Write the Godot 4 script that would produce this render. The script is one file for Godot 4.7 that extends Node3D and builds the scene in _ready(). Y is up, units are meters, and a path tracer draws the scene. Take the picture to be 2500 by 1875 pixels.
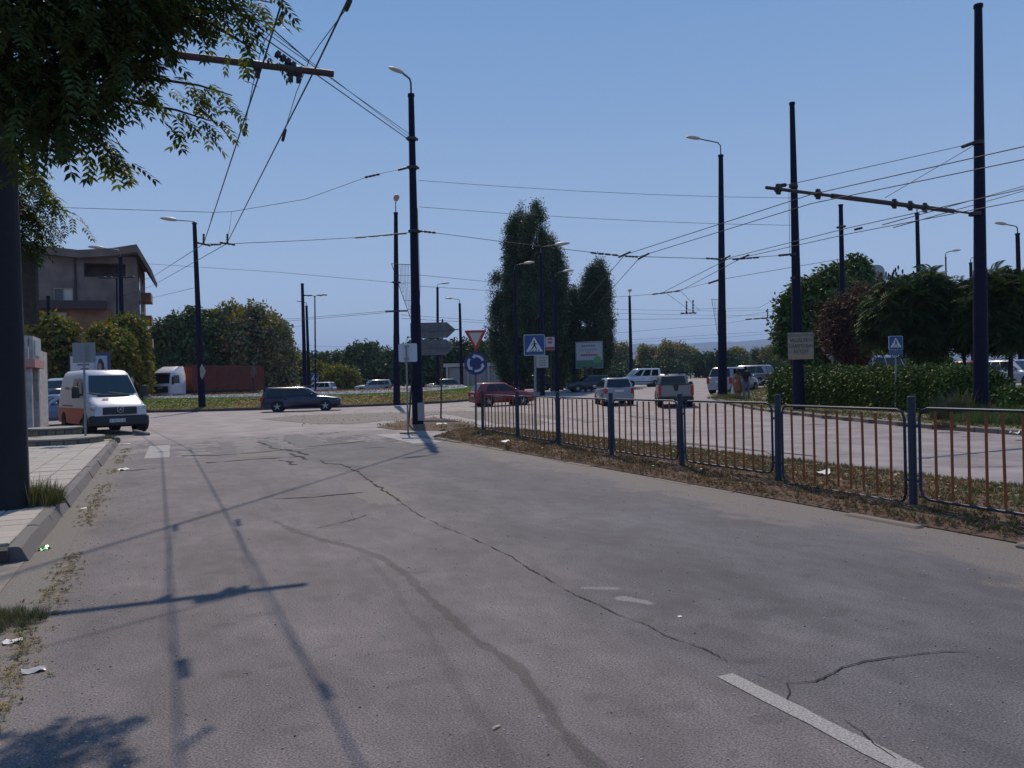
extends Node3D
# A street running up to a roundabout: trolleybus wires on blue poles, a railed median, cars, trees and houses around.
# World: the street runs along -Z, its left kerb at x = -1.2 and its right kerb at x = 7.0; metres.

var rng := RandomNumberGenerator.new()
var used := {}
var C := {}      # shared materials
var clumps := {} # shared leaf meshes
var smooth_now := false

# ---------------------------------------------------------------- ground shape
func gh(x: float, z: float) -> float:
	return clampf(0.017 * (1.3 * x - 0.2 * z - 36.0), 0.0, 0.95)

func on_ground(p: Vector3, up := 0.0) -> Vector3:
	return Vector3(p.x, gh(p.x, p.z) + up, p.z)

# ---------------------------------------------------------------- naming and tagging
func numbered(n: String) -> String:
	used[n] = used.get(n, -1) + 1
	return n if used[n] == 0 else "%s_%03d" % [n, used[n]]

func tag(o: Node, label: String, category: String, group := "", kind := ""):
	if label: o.set_meta("label", label)
	if category: o.set_meta("category", category)
	if group: o.set_meta("group", group)
	if kind: o.set_meta("kind", kind)
	return o

func thing(called: String, label: String, category: String, at := Vector3.ZERO, turn := 0.0, group := "") -> Node3D:
	var o := Node3D.new()
	o.name = numbered(called)
	add_child(o)
	o.position = at
	o.rotation.y = turn
	tag(o, label, category, group)
	return o

func setting(called: String) -> Node3D:
	var o := Node3D.new()
	o.name = numbered(called)
	add_child(o)
	o.set_meta("kind", "structure")
	return o

func put(s: SurfaceTool, called: String, m: Material, parent: Node = self) -> MeshInstance3D:
	s.generate_normals()
	var o := MeshInstance3D.new()
	o.mesh = s.commit()
	o.mesh.surface_set_material(0, m)
	o.name = numbered(called) if parent == self else called
	parent.add_child(o, true)
	return o

func part(mesh: Mesh, called: String, m: Material, parent: Node, t := Transform3D()) -> MeshInstance3D:
	var o := MeshInstance3D.new()
	o.mesh = mesh
	if m: o.material_override = m
	o.name = numbered(called) if parent == self else called
	parent.add_child(o, true)
	o.transform = t
	return o

func made(s: SurfaceTool) -> Mesh:
	s.generate_normals()
	return s.commit()

func yaw_of(d: Vector3) -> float:  # turns local -Z to d
	return atan2(-d.x, -d.z)

# ---------------------------------------------------------------- materials
func lin(r: float, g: float, b: float) -> Color:
	return Color(r, g, b).linear_to_srgb()

func mat(r: float, g: float, b: float, rough := 0.8, metal := 0.0) -> StandardMaterial3D:
	var m := StandardMaterial3D.new()
	m.albedo_color = lin(r, g, b)
	m.roughness = rough
	m.metallic = metal
	m.cull_mode = BaseMaterial3D.CULL_DISABLED
	return m

func noise_tex(freq: float, octaves: int, lo: float, hi: float, seed_: int, size := 512, power := 1.0, kind := FastNoiseLite.TYPE_SIMPLEX_SMOOTH) -> ImageTexture:
	var n := FastNoiseLite.new()
	n.noise_type = kind
	n.frequency = freq
	n.fractal_octaves = octaves
	n.seed = seed_
	var im := n.get_seamless_image(size, size)
	im.convert(Image.FORMAT_L8)
	var d := im.get_data()
	for i in d.size():
		d[i] = int(255.0 * clampf(lerpf(lo, hi, pow(d[i] / 255.0, power)), 0.0, 1.0))
	var out := Image.create_from_data(size, size, false, Image.FORMAT_L8, d)
	out.generate_mipmaps()
	return ImageTexture.create_from_image(out)

func grainy(m: StandardMaterial3D, t: Texture2D, scale_: float) -> StandardMaterial3D:
	m.albedo_texture = t
	m.uv1_triplanar = true
	m.uv1_world_triplanar = true
	m.uv1_scale = Vector3.ONE * scale_
	return m

func leafy(r: float, g: float, b: float, back := 0.5) -> StandardMaterial3D:
	var m := mat(r, g, b, 0.62)
	m.metallic_specular = 0.3
	m.vertex_color_use_as_albedo = true
	m.backlight_enabled = true
	m.backlight = Color(back * 0.9, back, back * 0.25)
	return m

# ---------------------------------------------------------------- shapes
func tool_(smooth := false) -> SurfaceTool:
	var s := SurfaceTool.new()
	s.begin(Mesh.PRIMITIVE_TRIANGLES)
	s.set_smooth_group(0 if smooth else -1)
	smooth_now = smooth
	return s

func tri(s: SurfaceTool, a: Vector3, b: Vector3, c: Vector3):
	s.add_vertex(a); s.add_vertex(b); s.add_vertex(c)

func quad(s: SurfaceTool, a: Vector3, b: Vector3, c: Vector3, d: Vector3):
	tri(s, a, b, c); tri(s, a, c, d)

func box(s: SurfaceTool, c: Vector3, size: Vector3, b := Basis()):
	var p := []
	for k in 8:
		p.append(c + b * (size * 0.5 * Vector3(1 if k & 1 else -1, 1 if k & 2 else -1, 1 if k & 4 else -1)))
	for f in [[0, 1, 3, 2], [5, 4, 6, 7], [4, 0, 2, 6], [1, 5, 7, 3], [2, 3, 7, 6], [4, 5, 1, 0]]:
		quad(s, p[f[3]], p[f[2]], p[f[1]], p[f[0]])

# a box with chamfered upright and top edges
func slab(s: SurfaceTool, c: Vector3, size: Vector3, ch: float, b := Basis()):
	var rings := []
	var h := size * 0.5
	for lv in [[-h.y, 0.0], [h.y - ch, 0.0], [h.y, ch]]:
		var r := []
		var x: float = h.x - lv[1]
		var z: float = h.z - lv[1]
		for q in [[-x + ch, -z], [x - ch, -z], [x, -z + ch], [x, z - ch], [x - ch, z], [-x + ch, z], [-x, z - ch], [-x, -z + ch]]:
			r.append(c + b * Vector3(q[0], lv[0], q[1]))
		rings.append(r)
	loft(s, rings, true)

func loft(s: SurfaceTool, rings: Array, caps := true):
	for i in rings.size() - 1:
		var a: Array = rings[i]
		var b: Array = rings[i + 1]
		var n := a.size()
		for k in n:
			quad(s, a[k], b[k], b[(k + 1) % n], a[(k + 1) % n])
	if caps:
		s.set_smooth_group(-1)
		for e in [0, rings.size() - 1]:
			var r: Array = rings[e]
			var c := Vector3.ZERO
			for p in r: c += p
			c /= r.size()
			for k in r.size():
				if e == 0: tri(s, c, r[k], r[(k + 1) % r.size()])
				else: tri(s, c, r[(k + 1) % r.size()], r[k])
		s.set_smooth_group(0 if smooth_now else -1)

func ring(c: Vector3, dir: Vector3, r: float, n: int) -> Array:
	var d := dir.normalized()
	var u := d.cross(Vector3.UP if absf(d.y) < 0.95 else Vector3.RIGHT).normalized()
	var w := d.cross(u)
	var out := []
	for k in n:
		var a := TAU * k / n
		out.append(c + (u * cos(a) + w * sin(a)) * r)
	return out

func cyl(s: SurfaceTool, a: Vector3, b: Vector3, r0: float, r1: float, n := 10, caps := true):
	loft(s, [ring(a, b - a, r0, n), ring(b, b - a, r1, n)], caps)

func tube(s: SurfaceTool, pts: Array, r: float, n := 5, r_end := -1.0):
	var rings := []
	for i in pts.size():
		var d: Vector3 = pts[mini(i + 1, pts.size() - 1)] - pts[maxi(i - 1, 0)]
		var rr := r if r_end < 0.0 else lerpf(r, r_end, float(i) / (pts.size() - 1))
		rings.append(ring(pts[i], d, rr, n))
	loft(s, rings, true)

func ball(s: SurfaceTool, c: Vector3, r: Vector3, n := 8, m := 5, b := Basis()):
	var rings := []
	for i in m + 1:
		var f := PI * (0.02 + 0.96 * i / m)
		var q := []
		for k in n:
			var a := TAU * k / n
			q.append(c + b * (r * Vector3(sin(f) * cos(a), cos(f), sin(f) * sin(a))))
		rings.append(q)
	loft(s, rings, true)

func prism(s: SurfaceTool, pts: PackedVector2Array, t: Transform3D, depth: float):
	var ix := Geometry2D.triangulate_polygon(pts)
	for k in range(0, ix.size(), 3):
		var q := [pts[ix[k]], pts[ix[k + 1]], pts[ix[k + 2]]]
		tri(s, t * Vector3(q[0].x, q[0].y, 0), t * Vector3(q[1].x, q[1].y, 0), t * Vector3(q[2].x, q[2].y, 0))
		tri(s, t * Vector3(q[2].x, q[2].y, -depth), t * Vector3(q[1].x, q[1].y, -depth), t * Vector3(q[0].x, q[0].y, -depth))
	for k in pts.size():
		var a := pts[k]
		var b := pts[(k + 1) % pts.size()]
		quad(s, t * Vector3(a.x, a.y, 0), t * Vector3(b.x, b.y, 0), t * Vector3(b.x, b.y, -depth), t * Vector3(a.x, a.y, -depth))

func rounded(w: float, h: float, r: float, n := 4) -> PackedVector2Array:
	var out := PackedVector2Array()
	for q in [[1, 1, 0], [-1, 1, 1], [-1, -1, 2], [1, -1, 3]]:
		for k in n + 1:
			var a: float = (q[2] + float(k) / n) * PI / 2
			out.append(Vector2(q[0] * (w / 2 - r) + r * cos(a), q[1] * (h / 2 - r) + r * sin(a)))
	return out

# a flat ribbon that lies on the ground along pts, with ragged edges
func ribbon(s: SurfaceTool, pts: Array, w0: float, w1: float, lift: float, ragged := 0.25, step := 0.12):
	var c := Curve3D.new()
	for p in pts: c.add_point(Vector3(p.x, 0, p.z))
	var n := maxi(2, int(c.get_baked_length() / step))
	var e := FastNoiseLite.new()
	e.seed = rng.randi() % 1000
	e.frequency = 0.12 / step * 0.2
	e.fractal_octaves = 3
	var last := []
	for i in n + 1:
		var d := c.get_baked_length() * i / n
		var p := c.sample_baked(d)
		var q := c.sample_baked(minf(d + 0.05, c.get_baked_length())) - c.sample_baked(maxf(d - 0.05, 0))
		var side := Vector3(-q.z, 0, q.x).normalized()
		var w := lerpf(w0, w1, float(i) / n) * 0.5
		var a := on_ground(p + side * w * (1 + 2 * ragged * e.get_noise_2d(d, 0)), lift)
		var b := on_ground(p - side * w * (1 + 2 * ragged * e.get_noise_2d(d, 50)), lift)
		if i > 0: quad(s, last[0], a, b, last[1])
		last = [a, b]

# a crack: a thin broken line of changing width
func fissure(s: SurfaceTool, pts: Array, w: float, lift: float):
	var e := FastNoiseLite.new()
	e.seed = rng.randi() % 1000
	e.frequency = 1.3
	e.fractal_octaves = 3
	var line := []
	var run := 0.0
	for i in pts.size() - 1:
		var a: Vector3 = pts[i]
		var b: Vector3 = pts[i + 1]
		var l := a.distance_to(b)
		var side := Vector3(-(b - a).z, 0, (b - a).x).normalized()
		var n := maxi(2, int(l / maxf(0.03, w * 2.2)))
		for k in n:
			var f := float(k) / n
			line.append([a.lerp(b, f) + side * (0.05 * e.get_noise_2d(run + l * f, 9) * minf(1.0, l) + rng.randf_range(-0.45, 0.45) * maxf(w, 0.012)), w * clampf(0.75 + 1.5 * e.get_noise_2d((run + l * f) * 2.0, 77), 0.12, 1.5)])
		run += l
	for i in line.size() - 1:
		var a: Vector3 = line[i][0]
		var b: Vector3 = line[i + 1][0]
		var side := Vector3(-(b - a).z, 0, (b - a).x).normalized() * 0.5
		if line[i][1] + line[i + 1][1] < w * 0.12: continue
		quad(s, on_ground(a + side * line[i][1], lift), on_ground(b + side * line[i + 1][1], lift), on_ground(b - side * line[i + 1][1], lift), on_ground(a - side * line[i][1], lift))

# a flat patch on the ground inside a polygon of points
func patch(s: SurfaceTool, pts: Array, lift: float):
	var q := PackedVector2Array()
	for p in pts: q.append(Vector2(p.x, p.z))
	var ix := Geometry2D.triangulate_polygon(q)
	for k in range(0, ix.size(), 3):
		tri(s, on_ground(pts[ix[k]], lift), on_ground(pts[ix[k + 1]], lift), on_ground(pts[ix[k + 2]], lift))

func scatter(called: String, mesh: Mesh, m: Material, places: Array, colors: Array, parent: Node = self) -> MultiMeshInstance3D:
	var mm := MultiMesh.new()
	mm.transform_format = MultiMesh.TRANSFORM_3D
	mm.use_colors = colors.size() > 0
	mm.mesh = mesh
	mm.instance_count = places.size()
	for i in places.size():
		mm.set_instance_transform(i, places[i])
		if colors.size() > 0: mm.set_instance_color(i, colors[i])
	var o := MultiMeshInstance3D.new()
	o.multimesh = mm
	o.material_override = m
	o.name = numbered(called) if parent == self else called
	parent.add_child(o, true)
	return o

func spin() -> Basis:
	return Basis(Vector3(rng.randf_range(-1, 1), rng.randf_range(-1, 1), rng.randf_range(-1, 1)).normalized(), rng.randf() * TAU)

# ---------------------------------------------------------------- poles, lamps and wires
func pole_shaft(o: Node3D, top: Vector3, r0: float, r1: float, m: Material, step := true):
	var s := tool_(true)
	if step:
		var a := top * 0.36
		loft(s, [ring(Vector3(0, -0.1, 0), top, r0, 14), ring(a * 0.985, top, lerpf(r0, r1, 0.30), 14), ring(a, top, lerpf(r0, r1, 0.30), 14), ring(a * 1.006, top, lerpf(r0, r1, 0.40), 14), ring(a * 1.03, top, lerpf(r0, r1, 0.40), 14), ring(top, top, r1, 14)], true)
	else:
		loft(s, [ring(Vector3(0, -0.1, 0), top, r0, 14), ring(top, top, r1, 14)], true)
	put(s, "shaft", m, o)
	var t := tool_(true)
	cyl(t, top - top.normalized() * 0.06, top + top.normalized() * 0.03, r1 * 1.25, r1 * 1.2, 12)
	put(t, "cap", m, o)

func lamp_head(o: Node3D, top: Vector3, d: Vector3, rise: float, reach: float, size: float, m_arm: Material, m_head: Material):
	var s := tool_(true)
	var pts := [top, top + Vector3(0, rise * 0.75, 0), top + Vector3(0, rise, 0) + d * reach * 0.12, top + Vector3(0, rise * 1.12, 0) + d * reach * 0.55, top + Vector3(0, rise * 1.25, 0) + d * reach]
	tube(s, pts, 0.035, 7)
	put(s, "arm", m_arm, o)
	var h := tool_(true)
	var side := d.cross(Vector3.UP)
	var tip: Vector3 = pts[4]
	var rings := []
	size *= 1.3
	for q in [[-0.08, 0.3, 0.35], [0.05, 0.75, 0.8], [0.35, 1.0, 1.0], [0.7, 0.95, 0.85], [0.92, 0.6, 0.5], [1.0, 0.2, 0.2]]:
		var r := []
		for k in 10:
			var a := TAU * k / 10
			r.append(tip + d * q[0] * size + side * cos(a) * q[1] * size * 0.18 + Vector3.UP * (sin(a) * q[2] * size * (0.16 if sin(a) > 0 else 0.10) + 0.09 * q[0] * size))
		rings.append(r)
	loft(h, rings, true)
	put(h, "lamp_head", m_head, o)

func pole(called: String, label: String, base: Vector3, top: Vector3, r0: float, r1: float, group := "", m: Material = null, step := true) -> Node3D:
	var o := thing(called, label, "pole" if called.find("lamp") < 0 else "street lamp", base, 0, group)
	pole_shaft(o, top - base, r0, r1, m if m else C.navy, step)
	return o

func clamp_band(o: Node3D, at: Vector3, r: float):
	var s := tool_(true)
	cyl(s, at - Vector3(0, 0.05, 0), at + Vector3(0, 0.05, 0), r, r, 12)
	box(s, at + Vector3(r, 0, 0), Vector3(0.09, 0.08, 0.05))
	box(s, at - Vector3(r, 0, 0), Vector3(0.09, 0.08, 0.05))
	put(s, "clamp_band", C.iron, o)

func wire(label: String, pts: Array, r: float, sag := 0.0, called := "overhead_wire", group := "trolley and span wires", cat := "wire", m: Material = null):
	var q := []
	for i in pts.size() - 1:
		var a: Vector3 = pts[i]
		var b: Vector3 = pts[i + 1]
		var n := maxi(2, int(a.distance_to(b) / 2.5)) if sag > 0 else 1
		for k in n:
			var f := float(k) / n
			q.append(a.lerp(b, f) - Vector3(0, sag * 4 * f * (1 - f), 0))
	q.append(pts[-1])
	var s := tool_(true)
	tube(s, q, r, 5)
	var o := put(s, called, m if m else C.cable)
	return tag(o, label, cat, group)

func bone(s: SurfaceTool, a: Vector3, b: Vector3, r: float):  # an insulator: a rod with swellings
	var d := b - a
	cyl(s, a, b, r * 0.45, r * 0.45, 7)
	for f in [0.12, 0.38, 0.62, 0.88]:
		cyl(s, a + d * (f - 0.09), a + d * (f + 0.09), r, r, 8)

# ---------------------------------------------------------------- trees
func leaf_mesh(kind: String) -> Mesh:
	if clumps.has(kind): return clumps[kind]
	var s := tool_()
	if kind == "broad":
		for k in 15:
			var c := Vector3(rng.randfn(), rng.randfn(), rng.randfn()) * 0.42
			var b := spin() * rng.randf_range(0.75, 1.25)
			quad(s, c, c + b * Vector3(0.11, 0.02, 0.15), c + b * Vector3(0, 0, 0.36), c + b * Vector3(-0.11, 0.02, 0.15))
	elif kind == "fine":
		for k in 22:
			var c := Vector3(rng.randfn(), rng.randfn() * 1.3, rng.randfn()) * 0.4
			var b := spin() * rng.randf_range(0.7, 1.2)
			quad(s, c, c + b * Vector3(0.085, 0, 0.09), c + b * Vector3(0, 0, 0.22), c + b * Vector3(-0.085, 0, 0.09))
	elif kind == "frond":  # drooping compound leaves, as on the sumacs behind the hedge
		for k in 6:
			var d := Basis(Vector3.UP, TAU * k / 6 + rng.randf())
			for q in 8:
				var x := 0.12 + 0.11 * q
				var y := 0.12 - 0.02 * q * q * 0.28
				for e in [-1, 1]:
					var p := d * Vector3(x, y, 0)
					quad(s, p, p + d * Vector3(0.07, -0.05, e * 0.12), p + d * Vector3(0.10, -0.16, e * 0.30), p + d * Vector3(-0.01, -0.06, e * 0.13))
	elif kind == "hedge":
		for k in 18:
			var c := Vector3(rng.randfn(), rng.randfn(), rng.randfn()) * 0.10
			var b := spin() * rng.randf_range(0.7, 1.2)
			quad(s, c, c + b * Vector3(0.028, 0, 0.035), c + b * Vector3(0, 0, 0.085), c + b * Vector3(-0.028, 0, 0.035))
	elif kind == "dead":
		for k in 13:
			var c := Vector3(rng.randfn(), rng.randfn(), rng.randfn()) * 0.36
			var b := spin()
			quad(s, c, c + b * Vector3(0.05, 0.04, 0.10), c + b * Vector3(0, 0.1, 0.24), c + b * Vector3(-0.06, 0, 0.12))
			if k < 4: tube(s, [c, c + spin() * Vector3(0.6, 0, 0)], 0.012, 3)
	clumps[kind] = made(s)
	return clumps[kind]

# lobes: [centre above the base, radii]; holes: share of the volume that noise leaves open
func tree(called: String, label: String, base: Vector3, lobes: Array, count: int, kind: String, m: Material, tones: Array, holes := 0.3, clump := 1.0, trunk_r := 0.22, trunk_top := 0.6, group := "", cat := "tree") -> Node3D:
	var o := thing(called, label, cat, base, 0, group)
	var n := FastNoiseLite.new()
	n.seed = int(abs(base.x * 31 + base.z * 17))
	n.frequency = 0.34 if kind == "fine" else 0.55 / clump
	var squash := Vector3(1, 0.45, 1) if kind == "fine" else Vector3.ONE
	n.fractal_octaves = 2
	var total := 0.0
	var high := 0.0
	for l in lobes:
		total += pow(l[1].x * l[1].y * l[1].z, 0.67)
		high = maxf(high, l[0].y + l[1].y)
	var places := []
	var colors := []
	for l in lobes:
		var want := int(count * pow(l[1].x * l[1].y * l[1].z, 0.67) / total)
		var got := 0
		var tries := 0
		while got < want and tries < want * 5:
			tries += 1
			var d := Vector3(rng.randfn(), rng.randfn(), rng.randfn()).normalized()
			var f := 0.45 + 0.55 * pow(rng.randf(), 0.45)
			f *= 1.0 + 0.30 * n.get_noise_3dv(d * 5.0 / 0.55 * clump + l[0] * 3.0)
			var p: Vector3 = l[0] + l[1] * d * f
			if n.get_noise_3dv(p * squash) < -0.55 + holes: continue
			if p.y < 0.15: continue
			got += 1
			var b := (Basis(Vector3.UP, rng.randf() * TAU) * Basis(Vector3(d.z, 0, -d.x).normalized(), rng.randf_range(-0.2, 1.2)) if kind == "frond" else spin()) * (clump * rng.randf_range(0.75, 1.25))
			places.append(Transform3D(b, p))
			var t: Color = tones[rng.randi() % tones.size()]
			colors.append(t * rng.randf_range(0.6, 1.4))
	var s := tool_(true)
	var th := high * trunk_top
	var lean := Vector3(rng.randf_range(-0.04, 0.04), 1, rng.randf_range(-0.04, 0.04)) * th
	tube(s, [Vector3(0, -0.15, 0), lean * 0.3 + Vector3(0.03 * th, 0, 0) * rng.randf_range(-1, 1), lean * 0.7, lean], trunk_r, 8, trunk_r * 0.35)
	put(s, "trunk", C.bark, o)
	for l in lobes:
		var g := tool_(true)
		var a: Vector3 = lean * clampf((l[0].y - l[1].y * 0.9) / maxf(th, 0.1), 0.2, 0.8)
		var e: Vector3 = l[0] + Vector3(0, l[1].y * 0.55, 0)
		tube(g, [a, a.lerp(e, 0.5) + Vector3(rng.randf_range(-0.2, 0.2), -0.15, rng.randf_range(-0.2, 0.2)), e], trunk_r * 0.42, 6, trunk_r * 0.08)
		put(g, "limb", C.bark, o)
	var cr := scatter("crown", leaf_mesh(kind), m, places, colors, o)
	cr.set_meta("kind", "stuff")
	return o

# lobes for a roundish crown w wide (metres) and from y0 to y1
func round_lobes(w: float, y0: float, y1: float, n: int, seed_: int, deep := 1.0) -> Array:
	var r := RandomNumberGenerator.new()
	r.seed = seed_
	var out := []
	var hh := (y1 - y0) * 0.5
	out.append([Vector3(0, y0 + hh * 0.9, 0), Vector3(w * 0.27, hh * 0.62, w * 0.27 * deep)])
	var m := int(n * 1.9)
	for k in m:
		var a := k * 2.4 + r.randf_range(-0.35, 0.35)
		var e := lerpf(-0.72, 0.92, (k + r.randf()) / m)
		var q := sqrt(maxf(0.05, 1 - e * e)) * r.randf_range(0.82, 1.06)
		var rr := w * r.randf_range(0.105, 0.175)
		out.append([Vector3(cos(a) * (w * 0.5 - rr) * q, y0 + hh + e * (hh - rr * 0.6), sin(a) * (w * 0.5 - rr) * q * deep), Vector3(rr, minf(rr * r.randf_range(0.75, 1.05), hh * 0.5), rr)])
	return out

func poplar_lobes(w: float, h: float, seed_: int) -> Array:
	var r := RandomNumberGenerator.new()
	r.seed = seed_
	var out := [[Vector3(0, h * 0.46, 0), Vector3(w * 0.16, h * 0.40, w * 0.16)], [Vector3(w * 0.1, h * 0.84, 0), Vector3(w * 0.17, h * 0.16, w * 0.17)], [Vector3(-w * 0.16, h * 0.80, 0.1), Vector3(w * 0.16, h * 0.15, w * 0.16)]]
	for k in 15:
		var a := k * 2.4 + r.randf_range(-0.4, 0.4)
		var f := k / 14.0
		var ly := h * lerpf(0.10, 0.13, r.randf())
		var wide := lerpf(1.0, 0.58, pow(f, 2.2)) * lerpf(0.38, 1.0, smoothstep(0.0, 0.42, f))
		var rr := w * 0.155 * r.randf_range(0.8, 1.15)
		out.append([Vector3(cos(a) * (w * 0.5 - rr) * wide, h * lerpf(0.17, 0.84, f), sin(a) * (w * 0.5 - rr) * wide), Vector3(rr, ly, rr)])
	return out

# ---------------------------------------------------------------- vehicles (local -Z is forward, the ground is y = 0)
func wheel_meshes(r: float, w: float) -> Array:
	var a := tool_(true)
	var rings := []
	for q in [[-0.5, 0.62], [-0.5, 0.9], [-0.38, 1.0], [0.38, 1.0], [0.5, 0.9], [0.5, 0.62]]:
		rings.append(ring(Vector3(q[0] * w, 0, 0), Vector3.RIGHT, r * q[1], 18))
	loft(a, rings, false)
	var b := tool_()
	cyl(b, Vector3(-w * 0.44, 0, 0), Vector3(w * 0.44, 0, 0), r * 0.64, r * 0.64, 16)
	for e in [-1, 1]:
		cyl(b, Vector3(e * w * 0.44, 0, 0), Vector3(e * w * 0.52, 0, 0), r * 0.16, r * 0.12, 10)
		for k in 5:
			var d := Basis(Vector3.RIGHT, TAU * k / 5.0)
			box(b, Vector3(e * w * 0.46, 0, 0) + d * Vector3(0, r * 0.36, 0), Vector3(w * 0.1, r * 0.5, r * 0.17), d)
	return [made(a), made(b)]

func car(called: String, label: String, cat: String, at: Vector3, dir: Vector3, v: Dictionary, paint: Material, group := "") -> Node3D:
	var o := thing(called, label, cat, at, yaw_of(dir), group)
	var L: float = v.L; var W: float = v.W; var H: float = v.H; var belt: float = v.belt
	var f0: float = -L / 2 + v.f0; var f1: float = -L / 2 + v.f1
	var r0: float = L / 2 - v.r0; var r1: float = L / 2 - v.r1
	var hood: float = v.hood; var deck: float = v.get("deck", belt)
	var hw := W / 2
	# lower body
	var s := tool_(true)
	var rings := []
	var low: float = v.get("low", 0.22)
	for q in [[-L / 2, low + 0.14, hood * 0.86, 0.84], [-L / 2 + 0.07, low + 0.03, hood * 0.95, 0.92], [-L / 2 + 0.3, low, hood, 0.965], [lerpf(-L / 2, f0, 0.6), low, lerpf(hood, belt, 0.6), 0.99], [f0 + 0.15, low, belt, 1.0], [0.0, low, belt, 1.0], [r0 - 0.15, low, belt, 1.0], [L / 2 - 0.25, low, deck, 0.98], [L / 2 - 0.06, low + 0.05, deck * 0.98, 0.94], [L / 2, low + 0.14, deck * 0.92, 0.88]]:
		var w: float = hw * q[3]
		var y0: float = q[1]
		var y1: float = q[2]
		var hgt := y1 - y0
		var r := []
		for p in [[-0.86, 0.0], [-0.97, 0.1], [-1.0, 0.4], [-1.0, 0.62], [-0.975, 0.84], [-0.93, 0.95], [-0.82, 1.0], [-0.4, 1.025], [0.4, 1.025], [0.82, 1.0], [0.93, 0.95], [0.975, 0.84], [1.0, 0.62], [1.0, 0.4], [0.97, 0.1], [0.86, 0.0]]:
			r.append(Vector3(w * p[0], y0 + hgt * p[1], q[0]))
		rings.append(r)
	loft(s, rings, true)
	# cabin
	var wb := hw * 0.94
	var wt: float = hw * v.get("roof_w", 0.76)
	var cab := []
	for q in [[belt - 0.06, 0.0, 1.0], [lerpf(belt, H, 0.5), 0.52, 0.985], [H - 0.10, 0.9, 0.97], [H - 0.035, 0.97, 0.93], [H, 1.0, 0.78]]:
		var zf := lerpf(f0, f1, q[1]) + (0.12 if q[1] >= 1.0 else 0.0)
		var zr := lerpf(r0, r1, q[1]) - (0.12 if q[1] >= 1.0 else 0.0)
		var w: float = lerpf(wb, wt, q[1]) * q[2]
		var c := w * 0.16
		cab.append([Vector3(-w + c, q[0], zf), Vector3(w - c, q[0], zf), Vector3(w, q[0], zf + 0.12), Vector3(w, q[0], zr - 0.12), Vector3(w - c, q[0], zr), Vector3(-w + c, q[0], zr), Vector3(-w, q[0], zr - 0.12), Vector3(-w, q[0], zf + 0.12)])
	loft(s, cab, true)
	put(s, "body", paint, o)
	# glass, set a little proud of the cabin
	var spot := func(u: float, g: float, e: float) -> Vector3:
		return Vector3(e * (lerpf(wb, wt, g * 0.92) * lerpf(1.0, 0.97, g) + 0.012), lerpf(belt, H, g), lerpf(lerpf(f0 + 0.1, f1 + 0.1, g), lerpf(r0 - 0.1, r1 - 0.1, g), u))
	for e in [-1.0, 1.0]:
		for q in v.sides:
			var g := tool_()
			quad(g, spot.call(q[0], 0.06, e), spot.call(q[0] + q[2], 0.84, e), spot.call(q[1] - q[3], 0.84, e), spot.call(q[1], 0.06, e))
			put(g, "side_window", C.glass, o)
	for e in [[f0, f1, -1.0, "windscreen"], [r0, r1, 1.0, "rear_window"]]:
		if e[3] == "rear_window" and v.get("opaque_pane", false): continue
		var g := tool_()
		var lo: float = 0.08 if e[3] == "windscreen" else v.get("rear_lo", 0.12)
		var za: float = lerpf(e[0], e[1], lo) + e[2] * 0.012
		var zb: float = lerpf(e[0], e[1], 0.86) + e[2] * 0.02
		var xa := lerpf(wb, wt, lo) * 0.84
		var xb := lerpf(wb, wt, 0.86) * 0.84
		quad(g, Vector3(-xa, lerpf(belt, H, lo), za), Vector3(-xb, lerpf(belt, H, 0.86), zb), Vector3(xb, lerpf(belt, H, 0.86), zb), Vector3(xa, lerpf(belt, H, lo), za))
		put(g, e[3], C.glass, o)
	# wheels in dark arches
	var wr: float = v.wheel
	var mesh := wheel_meshes(wr, 0.21)
	for z in [-L / 2 + v.wf, L / 2 - v.wr]:
		for e in [-1.0, 1.0]:
			var a := tool_()
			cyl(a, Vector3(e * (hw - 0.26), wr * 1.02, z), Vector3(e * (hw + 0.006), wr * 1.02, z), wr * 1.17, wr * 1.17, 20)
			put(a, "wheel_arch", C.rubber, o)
			var w := Node3D.new()
			w.name = "wheel"
			o.add_child(w, true)
			w.position = Vector3(e * (hw - 0.09), wr, z)
			part(mesh[0], "tyre", C.rubber, w)
			part(mesh[1], "rim", C.rim, w)
	# lamps, bumpers, plates, mirrors, handles
	for e in [-1.0, 1.0]:
		var h := tool_(true)
		ball(h, Vector3(e * hw * 0.70, hood * 0.80, -L / 2 + 0.13), Vector3(hw * 0.24, 0.085, 0.13), 8, 5)
		put(h, "headlight", C.lens, o)
		var t := tool_()
		var th: float = v.get("tail_h", 0.26)
		slab(t, Vector3(e * hw * 0.845, deck * 0.98 - th * 0.5, L / 2 - 0.06), Vector3(hw * 0.2, th, 0.2), 0.03)
		put(t, "tail_light", C.red_lens, o)
		var m := tool_(true)
		ball(m, Vector3(e * (hw + 0.10), belt + 0.08, f0 + 0.42), Vector3(0.11, 0.075, 0.06), 8, 5)
		cyl(m, Vector3(e * (hw - 0.08), belt + 0.02, f0 + 0.42), Vector3(e * (hw + 0.05), belt + 0.06, f0 + 0.42), 0.02, 0.02, 6)
		put(m, "mirror", C.trim if v.get("dark_trim", false) else paint, o)
		for z in v.get("handles", [0.05, 0.9]):
			var d := tool_()
			slab(d, Vector3(e * (hw + 0.008), belt - 0.16, z), Vector3(0.03, 0.03, 0.18), 0.008)
			put(d, "door_handle", C.trim, o)
	var b := tool_()
	slab(b, Vector3(0, low + 0.15, -L / 2 + 0.05), Vector3(W * 0.72, 0.14, 0.16), 0.03)
	put(b, "front_grille", C.trim, o)
	var c2 := tool_()
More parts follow.
